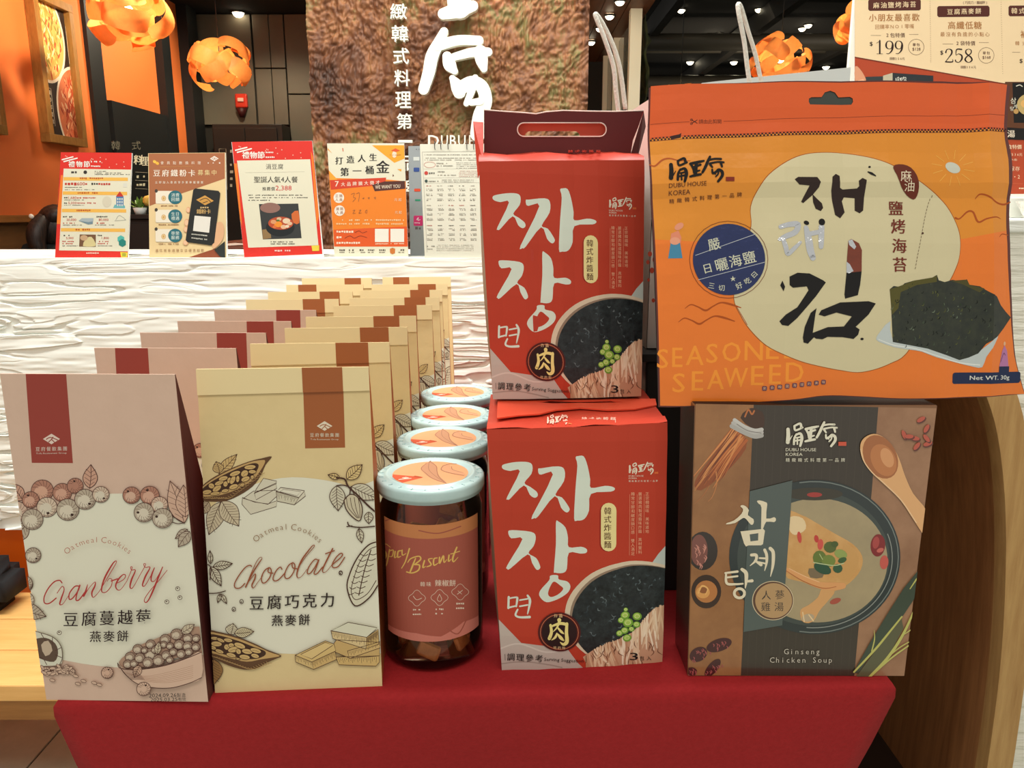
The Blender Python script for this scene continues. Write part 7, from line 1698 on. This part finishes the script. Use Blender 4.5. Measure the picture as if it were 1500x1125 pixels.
lathe('seat', [(0, .33), (.16, .33), (.17, .345), (.17, .365), (.15, .375), (0, .375)], (X, Yq + .02), darkwood, so_, 28)
for k in range(4): t = k * math.pi / 2 + .8; tube('leg', [(X + .12 * math.cos(t), Yq + .02 + .12 * math.sin(t), .335), (X + .16 * math.cos(t), Yq + .02 + .16 * math.sin(t), 0)], .014, darkwood, so_, 8)
dt = empty('bar_table', (-1.15, 3.75, 0), 'red brown wooden table behind the phone sign', 'table')
tw_ = M('table_red_brown', (120, 60, 40), rough=.4, noise=(6, (92, 44, 30), .25), stretch=(12, 1.2, 12))
for i in range(4): box('plank', (-1.42 + i * .135, 3.2, .95), (-1.42 + i * .135 + .132, 4.4, .98), tw_, dt, bevel=.003)
for x in (-1.38, -.95):
    for y in (3.26, 4.3): box('leg', (x, y, 0), (x + .05, y + .05, .95), darkwood, dt)
nk = empty('napkin', (-1.2, 3.45, .98), 'white paper sheet lying on the red brown table', 'paper'); A_ = on_z(334, 368, .981)
mesh_obj('sheet', [(-1.30, 3.4, .9815), (-1.20, 3.34, .9815), (-1.14, 3.52, .9815), (-1.25, 3.58, .984)], [(0, 1, 2, 3)], MATS['white_paper'], nk)
bc = empty('dark_cabinet', (-1.72, 3.72, 0), 'low dark cabinet carrying a small plant behind the leftmost sign', 'cabinet')
box('body', (-1.765, 3.6, 0), (-1.44, 3.95, 1.09), M('cabinet_brown_black', (30, 24, 20), rough=.5), bc, bevel=.003); box('top', (-1.77, 3.58, 1.09), (-1.42, 3.97, 1.11), MATS['cabinet_brown_black'], bc, bevel=.002)
for x in (-1.755, -1.6): box('door', (x, 3.588, .04), (x + .15, 3.6, 1.07), MATS['cabinet_brown_black'], bc, bevel=.002)
pt_ = empty('potted_plant', (-1.70, 3.66, 1.11), 'small green plant with a yellow flower head in a white pot', 'plant')
lathe('pot', [(0, 1.111), (.022, 1.111), (.03, 1.14), (.028, 1.14), (.02, 1.13), (0, 1.13)], (-1.70, 3.66), MATS['base_white'], pt_, 20)
gm = M('leaf_green', (120, 158, 70), rough=.5); r_ = random.Random(3)
for k in range(14):
    t = k * 2.4; el = .3 + .9 * (k % 3) / 2; c_ = Vector((-1.70, 3.66, 1.135)); d_ = Vector((math.cos(t) * math.cos(el), math.sin(t) * math.cos(el), math.sin(el))); s_ = Vector((-math.sin(t), math.cos(t), 0)) * .011
    mesh_obj('leaf', [c_, c_ + d_ * .03 + s_, c_ + d_ * .06, c_ + d_ * .03 - s_], [(0, 1, 2, 3)], gm, pt_)
blob('flower_head', (-1.655, 3.655, 1.17), (.024, .024, .024), M('flower_yellow', (226, 180, 80), rough=.8, bump=(60, .5)), pt_, 0, .08, 18)
tube('stem', [(-1.69, 3.66, 1.13), (-1.655, 3.655, 1.15)], .002, gm, pt_, 6)
